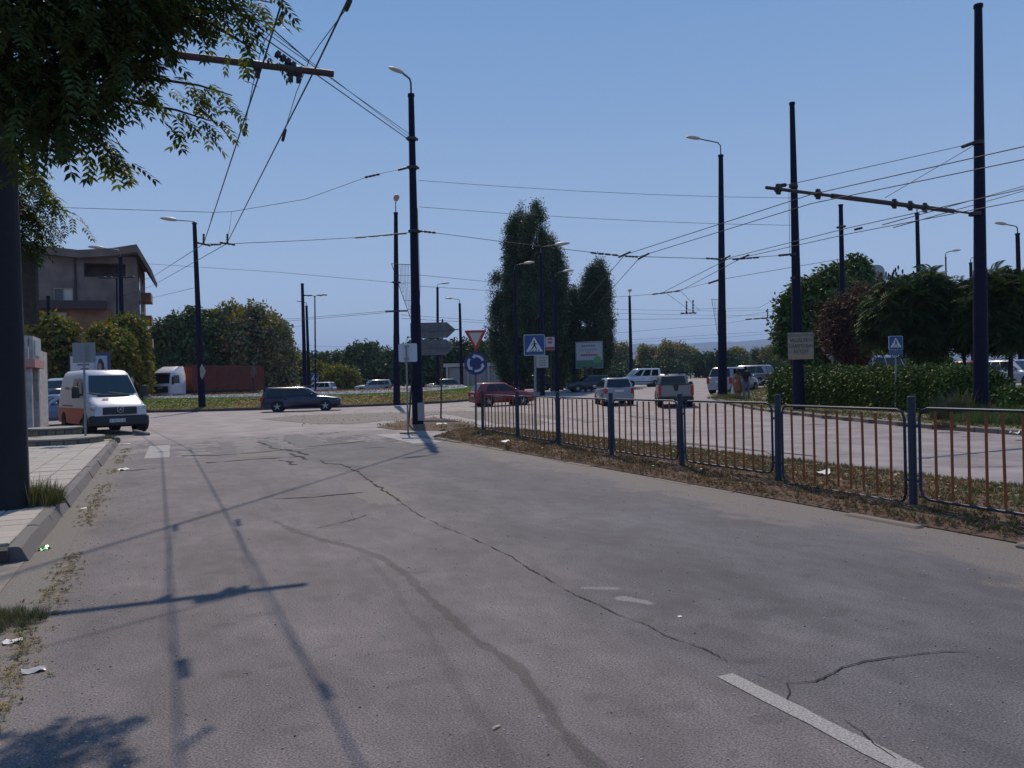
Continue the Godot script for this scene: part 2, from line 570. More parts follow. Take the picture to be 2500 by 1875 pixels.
	slab(c2, Vector3(0, low + 0.12, L / 2 - 0.03), Vector3(W * 0.8, 0.16, 0.12), 0.03)
	put(c2, "rear_bumper", C.trim if v.get("dark_trim", false) else paint, o)
	for z in [-L / 2 - 0.035, L / 2 + 0.035]:
		var p := tool_()
		box(p, Vector3(0, (low + 0.22) if z < 0 else v.get("plate_y", deck * 0.72), z), Vector3(0.52, 0.11, 0.015))
		put(p, "number_plate", C.plate, o)
	return o

func sedan_spec(L := 4.2, H := 1.46) -> Dictionary:
	return {L = L, W = 1.74, H = H, belt = 0.92, f0 = 1.15, f1 = 1.95, r0 = 0.12, r1 = 0.55, hood = 0.78, wheel = 0.31, wf = 0.82, wr = 0.74, sides = [[0.03, 0.42, 0.10, 0.0], [0.44, 0.72, 0.0, 0.0], [0.74, 0.95, 0.0, 0.05]]}

# ================================================================ the place
func _ready():
	rng.seed = 20240917
	# camera
	var cam := Camera3D.new()
	cam.name = "camera"
	cam.position = Vector3(0, 1.6, 0)
	cam.rotation_degrees = Vector3(-0.30, -23.6, -1.35)
	cam.rotation_order = EULER_ORDER_YXZ
	cam.fov = 51.23
	cam.near = 0.05
	cam.far = 20000.0
	add_child(cam)
	cam.current = true
	# sky, exposure
	var sky := ProceduralSkyMaterial.new()
	sky.sky_top_color = lin(0.112, 0.270, 0.570)
	sky.sky_horizon_color = lin(0.52, 0.66, 0.86)
	sky.sky_curve = 0.19
	sky.ground_bottom_color = lin(0.12, 0.11, 0.10)
	sky.ground_horizon_color = lin(0.52, 0.66, 0.86)
	sky.ground_curve = 0.02
	sky.sun_angle_max = 1.0
	var env := Environment.new()
	env.background_mode = Environment.BG_SKY
	env.sky = Sky.new()
	env.sky.sky_material = sky
	env.tonemap_mode = Environment.TONE_MAPPER_LINEAR
	env.tonemap_exposure = 1.0
	env.sdfgi_enabled = true
	env.ssao_enabled = true
	env.ssil_enabled = true
	env.fog_enabled = true
	env.fog_density = 0.00018
	env.fog_light_color = lin(0.42, 0.56, 0.84)
	var we := WorldEnvironment.new()
	we.name = "environment"
	we.environment = env
	add_child(we)
	# sun: ahead, a little right of the street's direction, 49 degrees up
	var sun := DirectionalLight3D.new()
	sun.name = "sun"
	sun.light_color = Color(1.0, 0.93, 0.84)
	sun.light_energy = 1.25
	sun.light_angular_distance = 0.53
	sun.shadow_enabled = true
	add_child(sun)
	sun.look_at_from_position(Vector3.ZERO, Vector3(-1.35, -6.08, 5.05))

	materials()
	build_ground()
	build_street_marks()
	build_left_pavement()
	build_median()
	build_island()
	build_right_verge()
	build_hills()
	print("setting")
	build_buildings()
	build_poles()
	build_wires()
	build_railing()
	build_signs()
	print("furniture")
	build_vehicles()
	build_people()
	print("vehicles")
	build_trees()
	print("trees")
	build_street_tree()
	build_small_things()
	print("done")

func materials():
	C.mottle = noise_tex(0.012, 5, 0.74, 1.0, 5)
	C.fine = noise_tex(0.12, 3, 0.55, 1.0, 9)
	C.speck = noise_tex(0.22, 4, 0.22, 1.0, 21, 1024, 0.6)
	var nim: Image = C.speck.get_image()
	nim = nim.duplicate()
	nim.clear_mipmaps()
	nim.convert(Image.FORMAT_RGBA8)
	nim.bump_map_to_normal_map(2.2)
	C.speck_normal = ImageTexture.create_from_image(nim)
	C.navy = grainy(mat(0.0125, 0.0125, 0.036, 0.6), C.mottle, 0.9)
	C.navy.metallic_specular = 0.25
	C.navy_rail = grainy(mat(0.013, 0.028, 0.062, 0.5), C.mottle, 1.5)
	C.rust = grainy(mat(0.44, 0.135, 0.04, 0.75), C.fine, 1.7)
	C.iron = mat(0.03, 0.028, 0.03, 0.6)
	C.cable = mat(0.02, 0.02, 0.025, 0.6)
	C.arm = mat(0.10, 0.10, 0.12, 0.5, 0.4)
	C.lamp = mat(0.50, 0.46, 0.38, 0.5)
	C.galv = grainy(mat(0.30, 0.31, 0.32, 0.5, 0.3), C.mottle, 2.0)
	C.bark = grainy(mat(0.075, 0.055, 0.042, 0.9), C.fine, 1.2)
	C.glass = mat(0.012, 0.015, 0.018, 0.08)
	C.pane = mat(0.05, 0.055, 0.06, 0.12)
	C.rubber = mat(0.016, 0.016, 0.017, 0.85)
	C.rim = mat(0.50, 0.50, 0.51, 0.4, 0.1)
	C.lens = mat(0.55, 0.56, 0.58, 0.12, 0.3)
	C.red_lens = mat(0.48, 0.012, 0.014, 0.2)
	C.trim = mat(0.02, 0.02, 0.022, 0.6)
	C.plate = mat(0.62, 0.62, 0.60, 0.5)
	C.white = mat(0.62, 0.61, 0.59, 0.5)
	C.kerb = grainy(mat(0.215, 0.205, 0.20, 0.9), C.fine, 1.5)
	C.kerb_dirty = grainy(mat(0.30, 0.25, 0.21, 0.95), C.fine, 1.5)
	C.soil = grainy(mat(0.175, 0.108, 0.072, 1.0), C.fine, 0.5)
	C.dust = grainy(mat(0.255, 0.215, 0.19, 1.0), C.mottle, 0.5)
	C.paint = grainy(mat(0.46, 0.44, 0.43, 0.85), C.fine, 1.0)
	C.paint_worn = grainy(mat(0.265, 0.255, 0.25, 0.85), C.fine, 0.8)
	C.crack = mat(0.022, 0.02, 0.02, 1.0)
	C.stain = grainy(mat(0.095, 0.088, 0.085, 0.8), C.fine, 0.8)
	C.stain_light = grainy(mat(0.118, 0.108, 0.104, 0.85), C.fine, 0.8)

# ---------------------------------------------------------------- ground and streets
func sheet(x0: float, x1: float, z0: float, z1: float, step: float, lift: float) -> SurfaceTool:
	var s := tool_(true)
	var nx := maxi(1, int(round((x1 - x0) / step)))
	var nz := maxi(1, int(round((z0 - z1) / step)))
	for i in nx:
		for k in nz:
			var p := []
			for q in [[i, k], [i + 1, k], [i + 1, k + 1], [i, k + 1]]:
				var x := lerpf(x0, x1, float(q[0]) / nx)
				var z := lerpf(z0, z1, float(q[1]) / nz)
				p.append(Vector3(x, gh(x, z) + lift, z))
			quad(s, p[3], p[2], p[1], p[0])
	return s

func build_ground():
	# the land out to the horizon
	var s := tool_(true)
	var radii := [0.0, 60.0, 120.0, 200.0, 400.0, 1000.0, 3000.0, 9000.0]
	for i in radii.size() - 1:
		for k in 48:
			var p := []
			for q in [[i, k], [i, k + 1], [i + 1, k + 1], [i + 1, k]]:
				var a: float = TAU * q[1] / 48.0
				var x: float = cos(a) * radii[q[0]] + 20
				var z: float = sin(a) * radii[q[0]] - 40
				p.append(Vector3(x, gh(x, z) - 0.3, z))
			quad(s, p[0], p[1], p[2], p[3])
	tag(put(s, "ground", grainy(mat(0.13, 0.115, 0.06, 1.0), C.mottle, 0.05)), "", "", "", "structure")
	# dusty asphalt of the junction and the ring
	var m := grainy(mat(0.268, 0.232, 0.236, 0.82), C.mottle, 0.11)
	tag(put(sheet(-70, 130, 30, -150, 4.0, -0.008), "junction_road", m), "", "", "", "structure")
	# the near street, with a surface of its own
	var x0 := -1.6
	var x1 := 7.1
	var z0 := 2.0
	var z1 := -27.0
	var st := SurfaceTool.new()
	st.begin(Mesh.PRIMITIVE_TRIANGLES)
	var n := 12
	for k in n:
		var za := lerpf(z0, z1, float(k) / n)
		var zb := lerpf(z0, z1, float(k + 1) / n)
		for q in [[x0, zb], [x1, zb], [x1, za], [x0, zb], [x1, za], [x0, za]]:
			st.set_normal(Vector3.UP)
			st.set_uv2(Vector2((q[0] - x0) / (x1 - x0), (z0 - q[1]) / (z0 - z1)))
			st.set_uv(Vector2(q[0], q[1]) * 0.3)
			st.set_tangent(Plane(1, 0, 0, 1))
			st.add_vertex(Vector3(q[0], 0.0, q[1]))
	var a := MeshInstance3D.new()
	a.mesh = st.commit()
	a.name = "street_road"
	var am := mat(1, 1, 1, 0.88)
	am.albedo_texture = C.speck
	am.normal_enabled = true
	am.normal_texture = C.speck_normal
	am.normal_scale = 0.3
	am.detail_enabled = true
	am.detail_uv_layer = BaseMaterial3D.DETAIL_UV_2
	am.detail_blend_mode = BaseMaterial3D.BLEND_MODE_MUL
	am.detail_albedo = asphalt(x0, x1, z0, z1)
	a.material_override = am
	add_child(a)
	a.set_meta("kind", "structure")

# lays a soft-edged mark into a field of strengths: pts in metres, r its half width
func mark(field: PackedFloat32Array, w: int, h: int, x0: float, x1: float, z0: float, z1: float, pts: Array, r: float, strength: float, edge: FastNoiseLite) -> PackedFloat32Array:
	var cv := Curve3D.new()
	for p in pts: cv.add_point(Vector3(p.x, 0, p.z))
	var n := maxi(1, int(cv.get_baked_length() / (r * 0.45)))
	for k in n + 1:
		var c := cv.sample_baked(cv.get_baked_length() * k / n)
		var rr := r * (1.0 + 0.5 * edge.get_noise_2d(c.x * 90, c.z * 90))
		var ix := r * 2.2 / (x1 - x0) * w
		var iz := r * 2.2 / (z0 - z1) * h
		var ci := (c.x - x0) / (x1 - x0) * w
		var cj := (z0 - c.z) / (z0 - z1) * h
		for j in range(maxi(0, int(cj - iz)), mini(h - 1, int(cj + iz)) + 1):
			var z := lerpf(z0, z1, j / float(h))
			for i in range(maxi(0, int(ci - ix)), mini(w - 1, int(ci + ix)) + 1):
				var x := lerpf(x0, x1, i / float(w))
				var d := Vector2(x - c.x, z - c.z).length() + 0.45 * r * edge.get_noise_2d(x * 260, z * 260)
				var f := strength * clampf((rr - d) / (r * 0.35), 0, 1)
				if f > field[j * w + i]: field[j * w + i] = f
	return field

func asphalt(x0: float, x1: float, z0: float, z1: float) -> ImageTexture:
	var w := 1024
	var h := 2048
	var n := FastNoiseLite.new()
	n.seed = 3
	n.frequency = 0.006
	n.fractal_octaves = 5
	var big := n.get_image(w, h)
	n.seed = 8
	n.frequency = 0.03
	n.fractal_octaves = 4
	var mid := n.get_image(w, h)
	n.seed = 15
	n.frequency = 0.011
	n.fractal_octaves = 3
	var blot := n.get_image(w, h)
	for im in [big, mid, blot]: im.convert(Image.FORMAT_L8)
	var A := big.get_data()
	var B := mid.get_data()
	var D := blot.get_data()
	var edge := FastNoiseLite.new()
	edge.seed = 31
	edge.frequency = 0.02
	edge.fractal_octaves = 3
	var wet := PackedFloat32Array()
	wet.resize(w * h)
	# trails of spilt liquid, oil spots
	for q in [[[Vector3(1.17,0,-9.82),Vector3(1.3,0,-8.91),Vector3(1.48,0,-8.28),Vector3(1.69,0,-7.73),Vector3(1.81,0,-7.13),Vector3(1.82,0,-6.4),Vector3(1.77,0,-5.71),Vector3(1.75,0,-5.02),Vector3(1.73,0,-4.6),Vector3(1.77,0,-4.26),Vector3(1.76,0,-3.98),Vector3(1.71,0,-3.68),Vector3(1.64,0,-3.35),Vector3(1.61,0,-3.05),Vector3(1.59,0,-2.71)], 0.048, 0.44], [[Vector3(1.68,0,-7.49),Vector3(1.66,0,-6.77),Vector3(1.62,0,-6.1),Vector3(1.53,0,-5.43),Vector3(1.52,0,-4.92),Vector3(1.46,0,-4.51),Vector3(1.4,0,-4.05),Vector3(1.35,0,-3.67),Vector3(1.33,0,-3.29),Vector3(1.26,0,-3)], 0.04, 0.20], [[Vector3(1.29,0,-15.52),Vector3(1.45,0,-13.98),Vector3(1.46,0,-12.53),Vector3(1.27,0,-11.42),Vector3(1.31,0,-10.5),Vector3(1.41,0,-9.67)], 0.09, 0.14], [[Vector3(0.2,0,-10.67),Vector3(0.45,0,-11.03),Vector3(0.87,0,-10.65),Vector3(1.17,0,-9.82)], 0.12, 0.15], [[Vector3(2.08,0,-4.28),Vector3(2.06,0,-3.5),Vector3(2.06,0,-3.13)], 0.10, 0.10], [[Vector3(4.09,0,-5.23),Vector3(3.97,0,-4.38),Vector3(3.79,0,-3.77)], 0.14, 0.14]]:
		wet = mark(wet, w, h, x0, x1, z0, z1, q[0], q[1], q[2], edge)
	for q in [[Vector3(1.8,0,-6.5), 0.10], [Vector3(0.54,0,-5.84), 0.07], [Vector3(0.48,0,-3.82), 0.06], [Vector3(0.3,0,-5.71), 0.05], [Vector3(0.48,0,-6.42), 0.07], [Vector3(0.5,0,-8.29), 0.09], [Vector3(1.11,0,-4.13), 0.07], [Vector3(1.93,0,-3.29), 0.06], [Vector3(2.48,0,-2.93), 0.07], [Vector3(3.53,0,-4.24), 0.16], [Vector3(0.29,0,-7.35), 0.06], [Vector3(0.86,0,-4.92), 0.05], [Vector3(0.54,0,-4.73), 0.05]]:
		wet = mark(wet, w, h, x0, x1, z0, z1, [q[0], q[0] + Vector3(q[1] * 1.6, 0, 0.01)], q[1] * 0.8, 0.20, edge)
	for k in 70:
		var c := Vector3(rng.randf_range(-0.6, 5.5), 0, -2.5 - 13.0 * pow(rng.randf(), 1.4))
		var rr := rng.randf_range(0.02, 0.075)
		wet = mark(wet, w, h, x0, x1, z0, z1, [c, c + Vector3(rr * rng.randf_range(0.5, 2.5), 0, rng.randf_range(-0.05, 0.05))], rr, rng.randf_range(0.10, 0.26), edge)
	var chalk := PackedFloat32Array()
	chalk.resize(w * h)
	for q in [[[Vector3(2.91,0,-5.38),Vector3(3.11,0,-5.25)], 0.045, 0.30], [[Vector3(3.02,0,-5),Vector3(3.11,0,-4.81)], 0.05, 0.40], [[Vector3(0.44,0,-21.73),Vector3(0.64,0,-19.67)], 0.18, 0.25], [[Vector3(-0.77,0,-21.9),Vector3(-0.65,0,-23.09)], 0.16, 0.3]]:
		chalk = mark(chalk, w, h, x0, x1, z0, z1, q[0], q[1], q[2], edge)
	var out := PackedByteArray()
	out.resize(w * h * 3)
	for j in h:
		var z := lerpf(z0, z1, j / float(h))
		var swing := 0.35 * sin(z * 0.35)
		for i in w:
			var x := lerpf(x0, x1, i / float(w))
			var k := j * w + i
			var a := A[k] / 255.0 - 0.5
			var b := B[k] / 255.0 - 0.5
			var g := 0.222 * (1.0 + 0.50 * a) * (1.0 + 0.38 * b) * (1.0 - wet[k])
			if D[k] > 170: g *= 0.90
			elif D[k] < 84: g *= 1.07
			# the right lane has a darker, bluer surfacing; its joint wanders along the middle crack
			var f := smoothstep(-1.0, 1.8, x - 2.75 - swing - a * 2.0)
			var r := lerpf(g * lerpf(1.08, 0.76, f), 0.7, chalk[k])
			var gg := lerpf(g * lerpf(0.945, 0.725, f), 0.68, chalk[k])
			var bb := lerpf(g * lerpf(0.99, 0.82, f), 0.66, chalk[k])
			# dust that traffic leaves along the kerbs and over the crossing
			var e := clampf((x - 6.0 - b * 0.9 - a * 1.2) / 0.5, 0, 1) * 0.8
			e = maxf(e, clampf((-0.62 - x - b * 0.5 + 0.25 * a) / 0.25, 0, 1) * 0.75)
			r = lerpf(r, 0.315, e)
			gg = lerpf(gg, 0.270, e)
			bb = lerpf(bb, 0.242, e)
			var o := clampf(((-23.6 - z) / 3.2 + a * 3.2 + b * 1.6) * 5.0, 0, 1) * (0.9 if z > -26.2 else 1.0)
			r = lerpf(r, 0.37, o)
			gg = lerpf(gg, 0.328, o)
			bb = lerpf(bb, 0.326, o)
			out[k * 3] = int(255 * pow(r, 0.4545))
			out[k * 3 + 1] = int(255 * pow(gg, 0.4545))
			out[k * 3 + 2] = int(255 * pow(bb, 0.4545))
	var im := Image.create_from_data(w, h, false, Image.FORMAT_RGB8, out)
	im.generate_mipmaps()
	return ImageTexture.create_from_image(im)

func build_street_marks():
	var paint := setting("road_marking")
	# the one centre dash in view, then faint ones beyond it
	var s := tool_()
	ribbon(s, [Vector3(2.71, 0, -1.4), Vector3(2.71, 0, -3.46)], 0.112, 0.112, 0.004, 0.08, 0.012)
	put(s, "centre_dash", C.paint, paint)
	# zebra crossing
	for q in [[-0.15, 1.0, 0.52], [-0.95, 0.35, 0.4], [6.35, 1.0, 0.8], [0.85, 0.0, 0.4], [2.0, 0.0, 0.4], [3.0, 0.0, 0.4]]:
		s = tool_()
		var m: Material = C.paint if q[1] > 0.9 else C.paint_worn
		if q[1] > 0.9:
			ribbon(s, [Vector3(q[0], 0, -20.1), Vector3(q[0] + 0.05, 0, -24.4)], q[2], q[2], 0.004, 0.06, 0.08)
		else:
			for k in 4:
				var z := -20.3 - k * 1.05
				ribbon(s, [Vector3(q[0] + rng.randf_range(-0.1, 0.1), 0, z), Vector3(q[0], 0, z - rng.randf_range(0.5, 0.9))], q[2] * 0.8, q[2], 0.004, 0.4, 0.06)
		put(s, "zebra_bar", m, paint)
	# edge lines of the road beyond the median and of the ring
	for q in [[Vector3(9.9,0,-23.34),Vector3(10.75,0,-18.69),Vector3(11.29,0,-15.36),Vector3(11.39,0,-13.05),Vector3(10.68,0,-11.81)], [Vector3(11.43,0,-16.67),Vector3(11.48,0,-13.96),Vector3(11.49,0,-11.75)]]:
		s = tool_()
		ribbon(s, q, 0.10, 0.10, 0.006, 0.3, 0.2)
		put(s, "lane_line", C.paint_worn, paint)
	for k in 6:
		s = tool_()
		var c := Vector3(10.6 + k * 1.25, 0, -26.5 + k * 0.35)
		ribbon(s, [c, c + Vector3(0.9, 0, -3.4)], 0.5, 0.5, 0.006, 0.2, 0.1)
		put(s, "zebra_bar", C.paint_worn if k % 2 else C.paint, paint)
	# marks in the surface: trails of spilt liquid, cracks, patches
	var wear := setting("road_wear")
	var cracks := [
		[[Vector3(2.86,0,-10.28),Vector3(2.82,0,-9.45),Vector3(2.8,0,-8.76),Vector3(2.81,0,-8.01),Vector3(2.86,0,-7.27),Vector3(2.86,0,-6.6),Vector3(2.78,0,-5.78),Vector3(2.75,0,-5.25),Vector3(2.78,0,-4.96),Vector3(2.78,0,-4.64),Vector3(2.82,0,-4.37),Vector3(2.8,0,-4.14),Vector3(2.84,0,-3.95),Vector3(2.87,0,-3.82),Vector3(2.85,0,-3.62),Vector3(2.82,0,-3.47),Vector3(2.88,0,-3.35),Vector3(2.91,0,-3.22)], 0.012],
		[[Vector3(2.91,0,-3.22),Vector3(3.06,0,-3.18),Vector3(3.23,0,-3.22),Vector3(3.34,0,-3.26),Vector3(3.51,0,-3.27),Vector3(3.64,0,-3.26),Vector3(3.83,0,-3.23),Vector3(4.02,0,-3.18),Vector3(4.16,0,-3.12),Vector3(4.27,0,-3.03)], 0.011],
		[[Vector3(2.91,0,-3.22),Vector3(2.85,0,-3.13),Vector3(2.77,0,-3.06),Vector3(2.77,0,-2.95)], 0.008],
		[[Vector3(2.84,0,-2.78),Vector3(2.81,0,-2.65),Vector3(2.76,0,-2.53),Vector3(2.73,0,-2.36)], 0.007],
		[[Vector3(1.52,0,-9.03),Vector3(1.8,0,-9.19),Vector3(2.04,0,-9.4),Vector3(2.26,0,-9.63)], 0.02],
		[[Vector3(2.04,0,-9.4),Vector3(2.1,0,-9.89),Vector3(2.2,0,-9.99)], 0.008],
		[[Vector3(0.36,0,-20.29),Vector3(1.15,0,-19.83),Vector3(2.09,0,-19.96),Vector3(3.08,0,-20.77),Vector3(4.4,0,-21.5),Vector3(5.78,0,-22.43),Vector3(6.59,0,-22.4)], 0.13],
		[[Vector3(0.81,0,-18.06),Vector3(1.71,0,-18.22),Vector3(2.7,0,-18.23),Vector3(2.93,0,-18.45)], 0.13],
		[[Vector3(2.22,0,-17.6),Vector3(2.39,0,-17.13),Vector3(2.36,0,-16.6),Vector3(2.4,0,-16.25)], 0.13],
		[[Vector3(2.71,0,-19.18),Vector3(2.81,0,-18.02),Vector3(2.75,0,-17.2)], 0.13],
		[[Vector3(2.99,0,-17.02),Vector3(2.99,0,-16.24),Vector3(3.21,0,-15.97),Vector3(3.21,0,-14.52),Vector3(3.07,0,-12.88),Vector3(2.87,0,-10.27)], 0.045],
		[[Vector3(-0.7,0,-17.28),Vector3(-0.29,0,-17.48),Vector3(-0.04,0,-17.5)], 0.08],
		[[Vector3(1.4,0,-11.69),Vector3(1.95,0,-11.55),Vector3(2.49,0,-11.63),Vector3(2.78,0,-11.67)], 0.05],
		[[Vector3(2.49,0,-23.73),Vector3(2.56,0,-21.19),Vector3(2.92,0,-19.76),Vector3(2.96,0,-18.3)], 0.13],
		[[Vector3(10.44,0,-12.56),Vector3(10.35,0,-10.75),Vector3(10.88,0,-9.75),Vector3(12.75,0,-8.57)], 0.05],
		[[Vector3(9.38,0,-10.82),Vector3(9.81,0,-9.7),Vector3(9.82,0,-8),Vector3(10.24,0,-6.89)], 0.04],
	]
	for q in cracks:
		s = tool_()
		fissure(s, q[0], q[1] * 0.8, 0.006)
		put(s, "crack", C.crack, wear)
	# patches of newer and older asphalt by the crossing
	var lift_k := 0
	var grey := grainy(mat(0.19, 0.183, 0.183, 0.9), C.fine, 0.5)
	var pale := grainy(mat(0.245, 0.220, 0.205, 0.9), C.fine, 0.5)
	for q in [[[Vector3(2.61,0,-13.05),Vector3(3.07,0,-12.88),Vector3(3.19,0,-11.4),Vector3(3.05,0,-10.54),Vector3(2.74,0,-10.26),Vector3(2.5,0,-10.51),Vector3(2.5,0,-11.51)], pale], [[Vector3(1.5,0,-22.04),Vector3(2.57,0,-22.26),Vector3(2.68,0,-20.76),Vector3(2.36,0,-18.75),Vector3(1.38,0,-18.85)], pale], [[Vector3(2.6,0,-24.07),Vector3(3.08,0,-23.87),Vector3(2.64,0,-20.46),Vector3(2.21,0,-20.48)], grey], [[Vector3(1.43,0,-24.63),Vector3(1.85,0,-24.28),Vector3(1.57,0,-19.37),Vector3(1.19,0,-19.25)], grey], [[Vector3(3.5,0,-26.47),Vector3(4.08,0,-26.5),Vector3(4.06,0,-23.03),Vector3(4.06,0,-21.03),Vector3(3.23,0,-20.31),Vector3(3.16,0,-22.55)], grey]]:
		s = tool_()
		var pts := []
		for i in q[0].size():
			for k in 4: pts.append(q[0][i].lerp(q[0][(i + 1) % q[0].size()], k / 4.0) + Vector3(rng.randf_range(-1, 1), 0, rng.randf_range(-1, 1)) * 0.05)
		lift_k += 1
		patch(s, pts, 0.0008 * lift_k)
		put(s, "asphalt_patch", q[1], wear)
	# gravel and dust swept together between the street and the ring
	s = tool_()
	var rim := []
	for p in [Vector3(4.26,0,-40.28),Vector3(6.65,0,-43),Vector3(9.3,0,-42.84),Vector3(12.43,0,-41.26),Vector3(14.79,0,-39.8),Vector3(15.81,0,-36.61),Vector3(15.21,0,-30.3),Vector3(11.63,0,-24.95),Vector3(11.1,0,-27.46),Vector3(12.91,0,-38.07),Vector3(10.34,0,-34.36),Vector3(7.79,0,-32.41),Vector3(6.54,0,-31.89),Vector3(5.37,0,-33.59)]:
		rim.append(p + Vector3(rng.randf_range(-0.3, 0.3), 0, rng.randf_range(-0.3, 0.3)))
	patch(s, rim, 0.0)
	put(s, "dust_patch", C.dust, wear)
	var st := tool_()
	ball(st, Vector3.ZERO, Vector3(1, 0.6, 0.8), 5, 3)
	var pm := made(st)
	var places := []
	var cols := []
	for k in 160:
		var p := Vector3(rng.randf_range(5, 15), 0, rng.randf_range(-32, -44))
		places.append(Transform3D(Basis(Vector3.UP, rng.randf() * TAU) * rng.randf_range(0.01, 0.04), on_ground(p, 0.006)))
		cols.append(Color(0.20, 0.17, 0.15) * rng.randf_range(0.5, 1.2))
	var gm := mat(1, 1, 1, 0.95)
	gm.vertex_color_use_as_albedo = true
	scatter("gravel", pm, gm, places, cols, wear).set_meta("kind", "stuff")
	# loose grit on the near street
	places = []
	cols = []
	for k in 9000:
		var z := -1.2 - 14.0 * pow(rng.randf(), 1.7)
		var x := rng.randf_range(-1.1, 6.9)
		if rng.randf() < 0.3: x = rng.randf_range(-1.15, -0.3)
		places.append(Transform3D(Basis(Vector3.UP, rng.randf() * TAU) * (0.0026 + 0.005 * pow(rng.randf(), 3)), Vector3(x, 0.002, z)))
		var t := rng.randf()
		cols.append(Color(0.5, 0.47, 0.43) * rng.randf_range(0.5, 1.1) if t < 0.86 else Color(0.05, 0.045, 0.04))
	scatter("grit", pm, gm, places, cols, wear).set_meta("kind", "stuff")


# ---------------------------------------------------------------- left pavement
func tuft_mesh(blades: int, h: float, spread: float, w: float) -> Mesh:
	var s := tool_()
	for k in blades:
		var a := rng.randf() * TAU
		var c := Vector3(cos(a), 0, sin(a)) * spread * 0.3 * rng.randf()
		var t := Vector3(cos(a) * spread * rng.randf_range(0.3, 1.0), h * rng.randf_range(0.55, 1.0), sin(a) * spread * rng.randf_range(0.3, 1.0))
		var sd := Vector3(-sin(a), 0, cos(a)) * w
		var mid := c + t * 0.55 + Vector3(0, h * 0.12, 0)
		quad(s, c - sd, mid - sd * 0.8, mid + sd * 0.8, c + sd)
		tri(s, mid - sd * 0.8, c + t, mid + sd * 0.8)
	return made(s)

func grass_material() -> StandardMaterial3D:
	var m := mat(1, 1, 1, 0.8)
	m.vertex_color_use_as_albedo = true
	m.backlight_enabled = true
	m.backlight = Color(0.5, 0.5, 0.3)
	return m

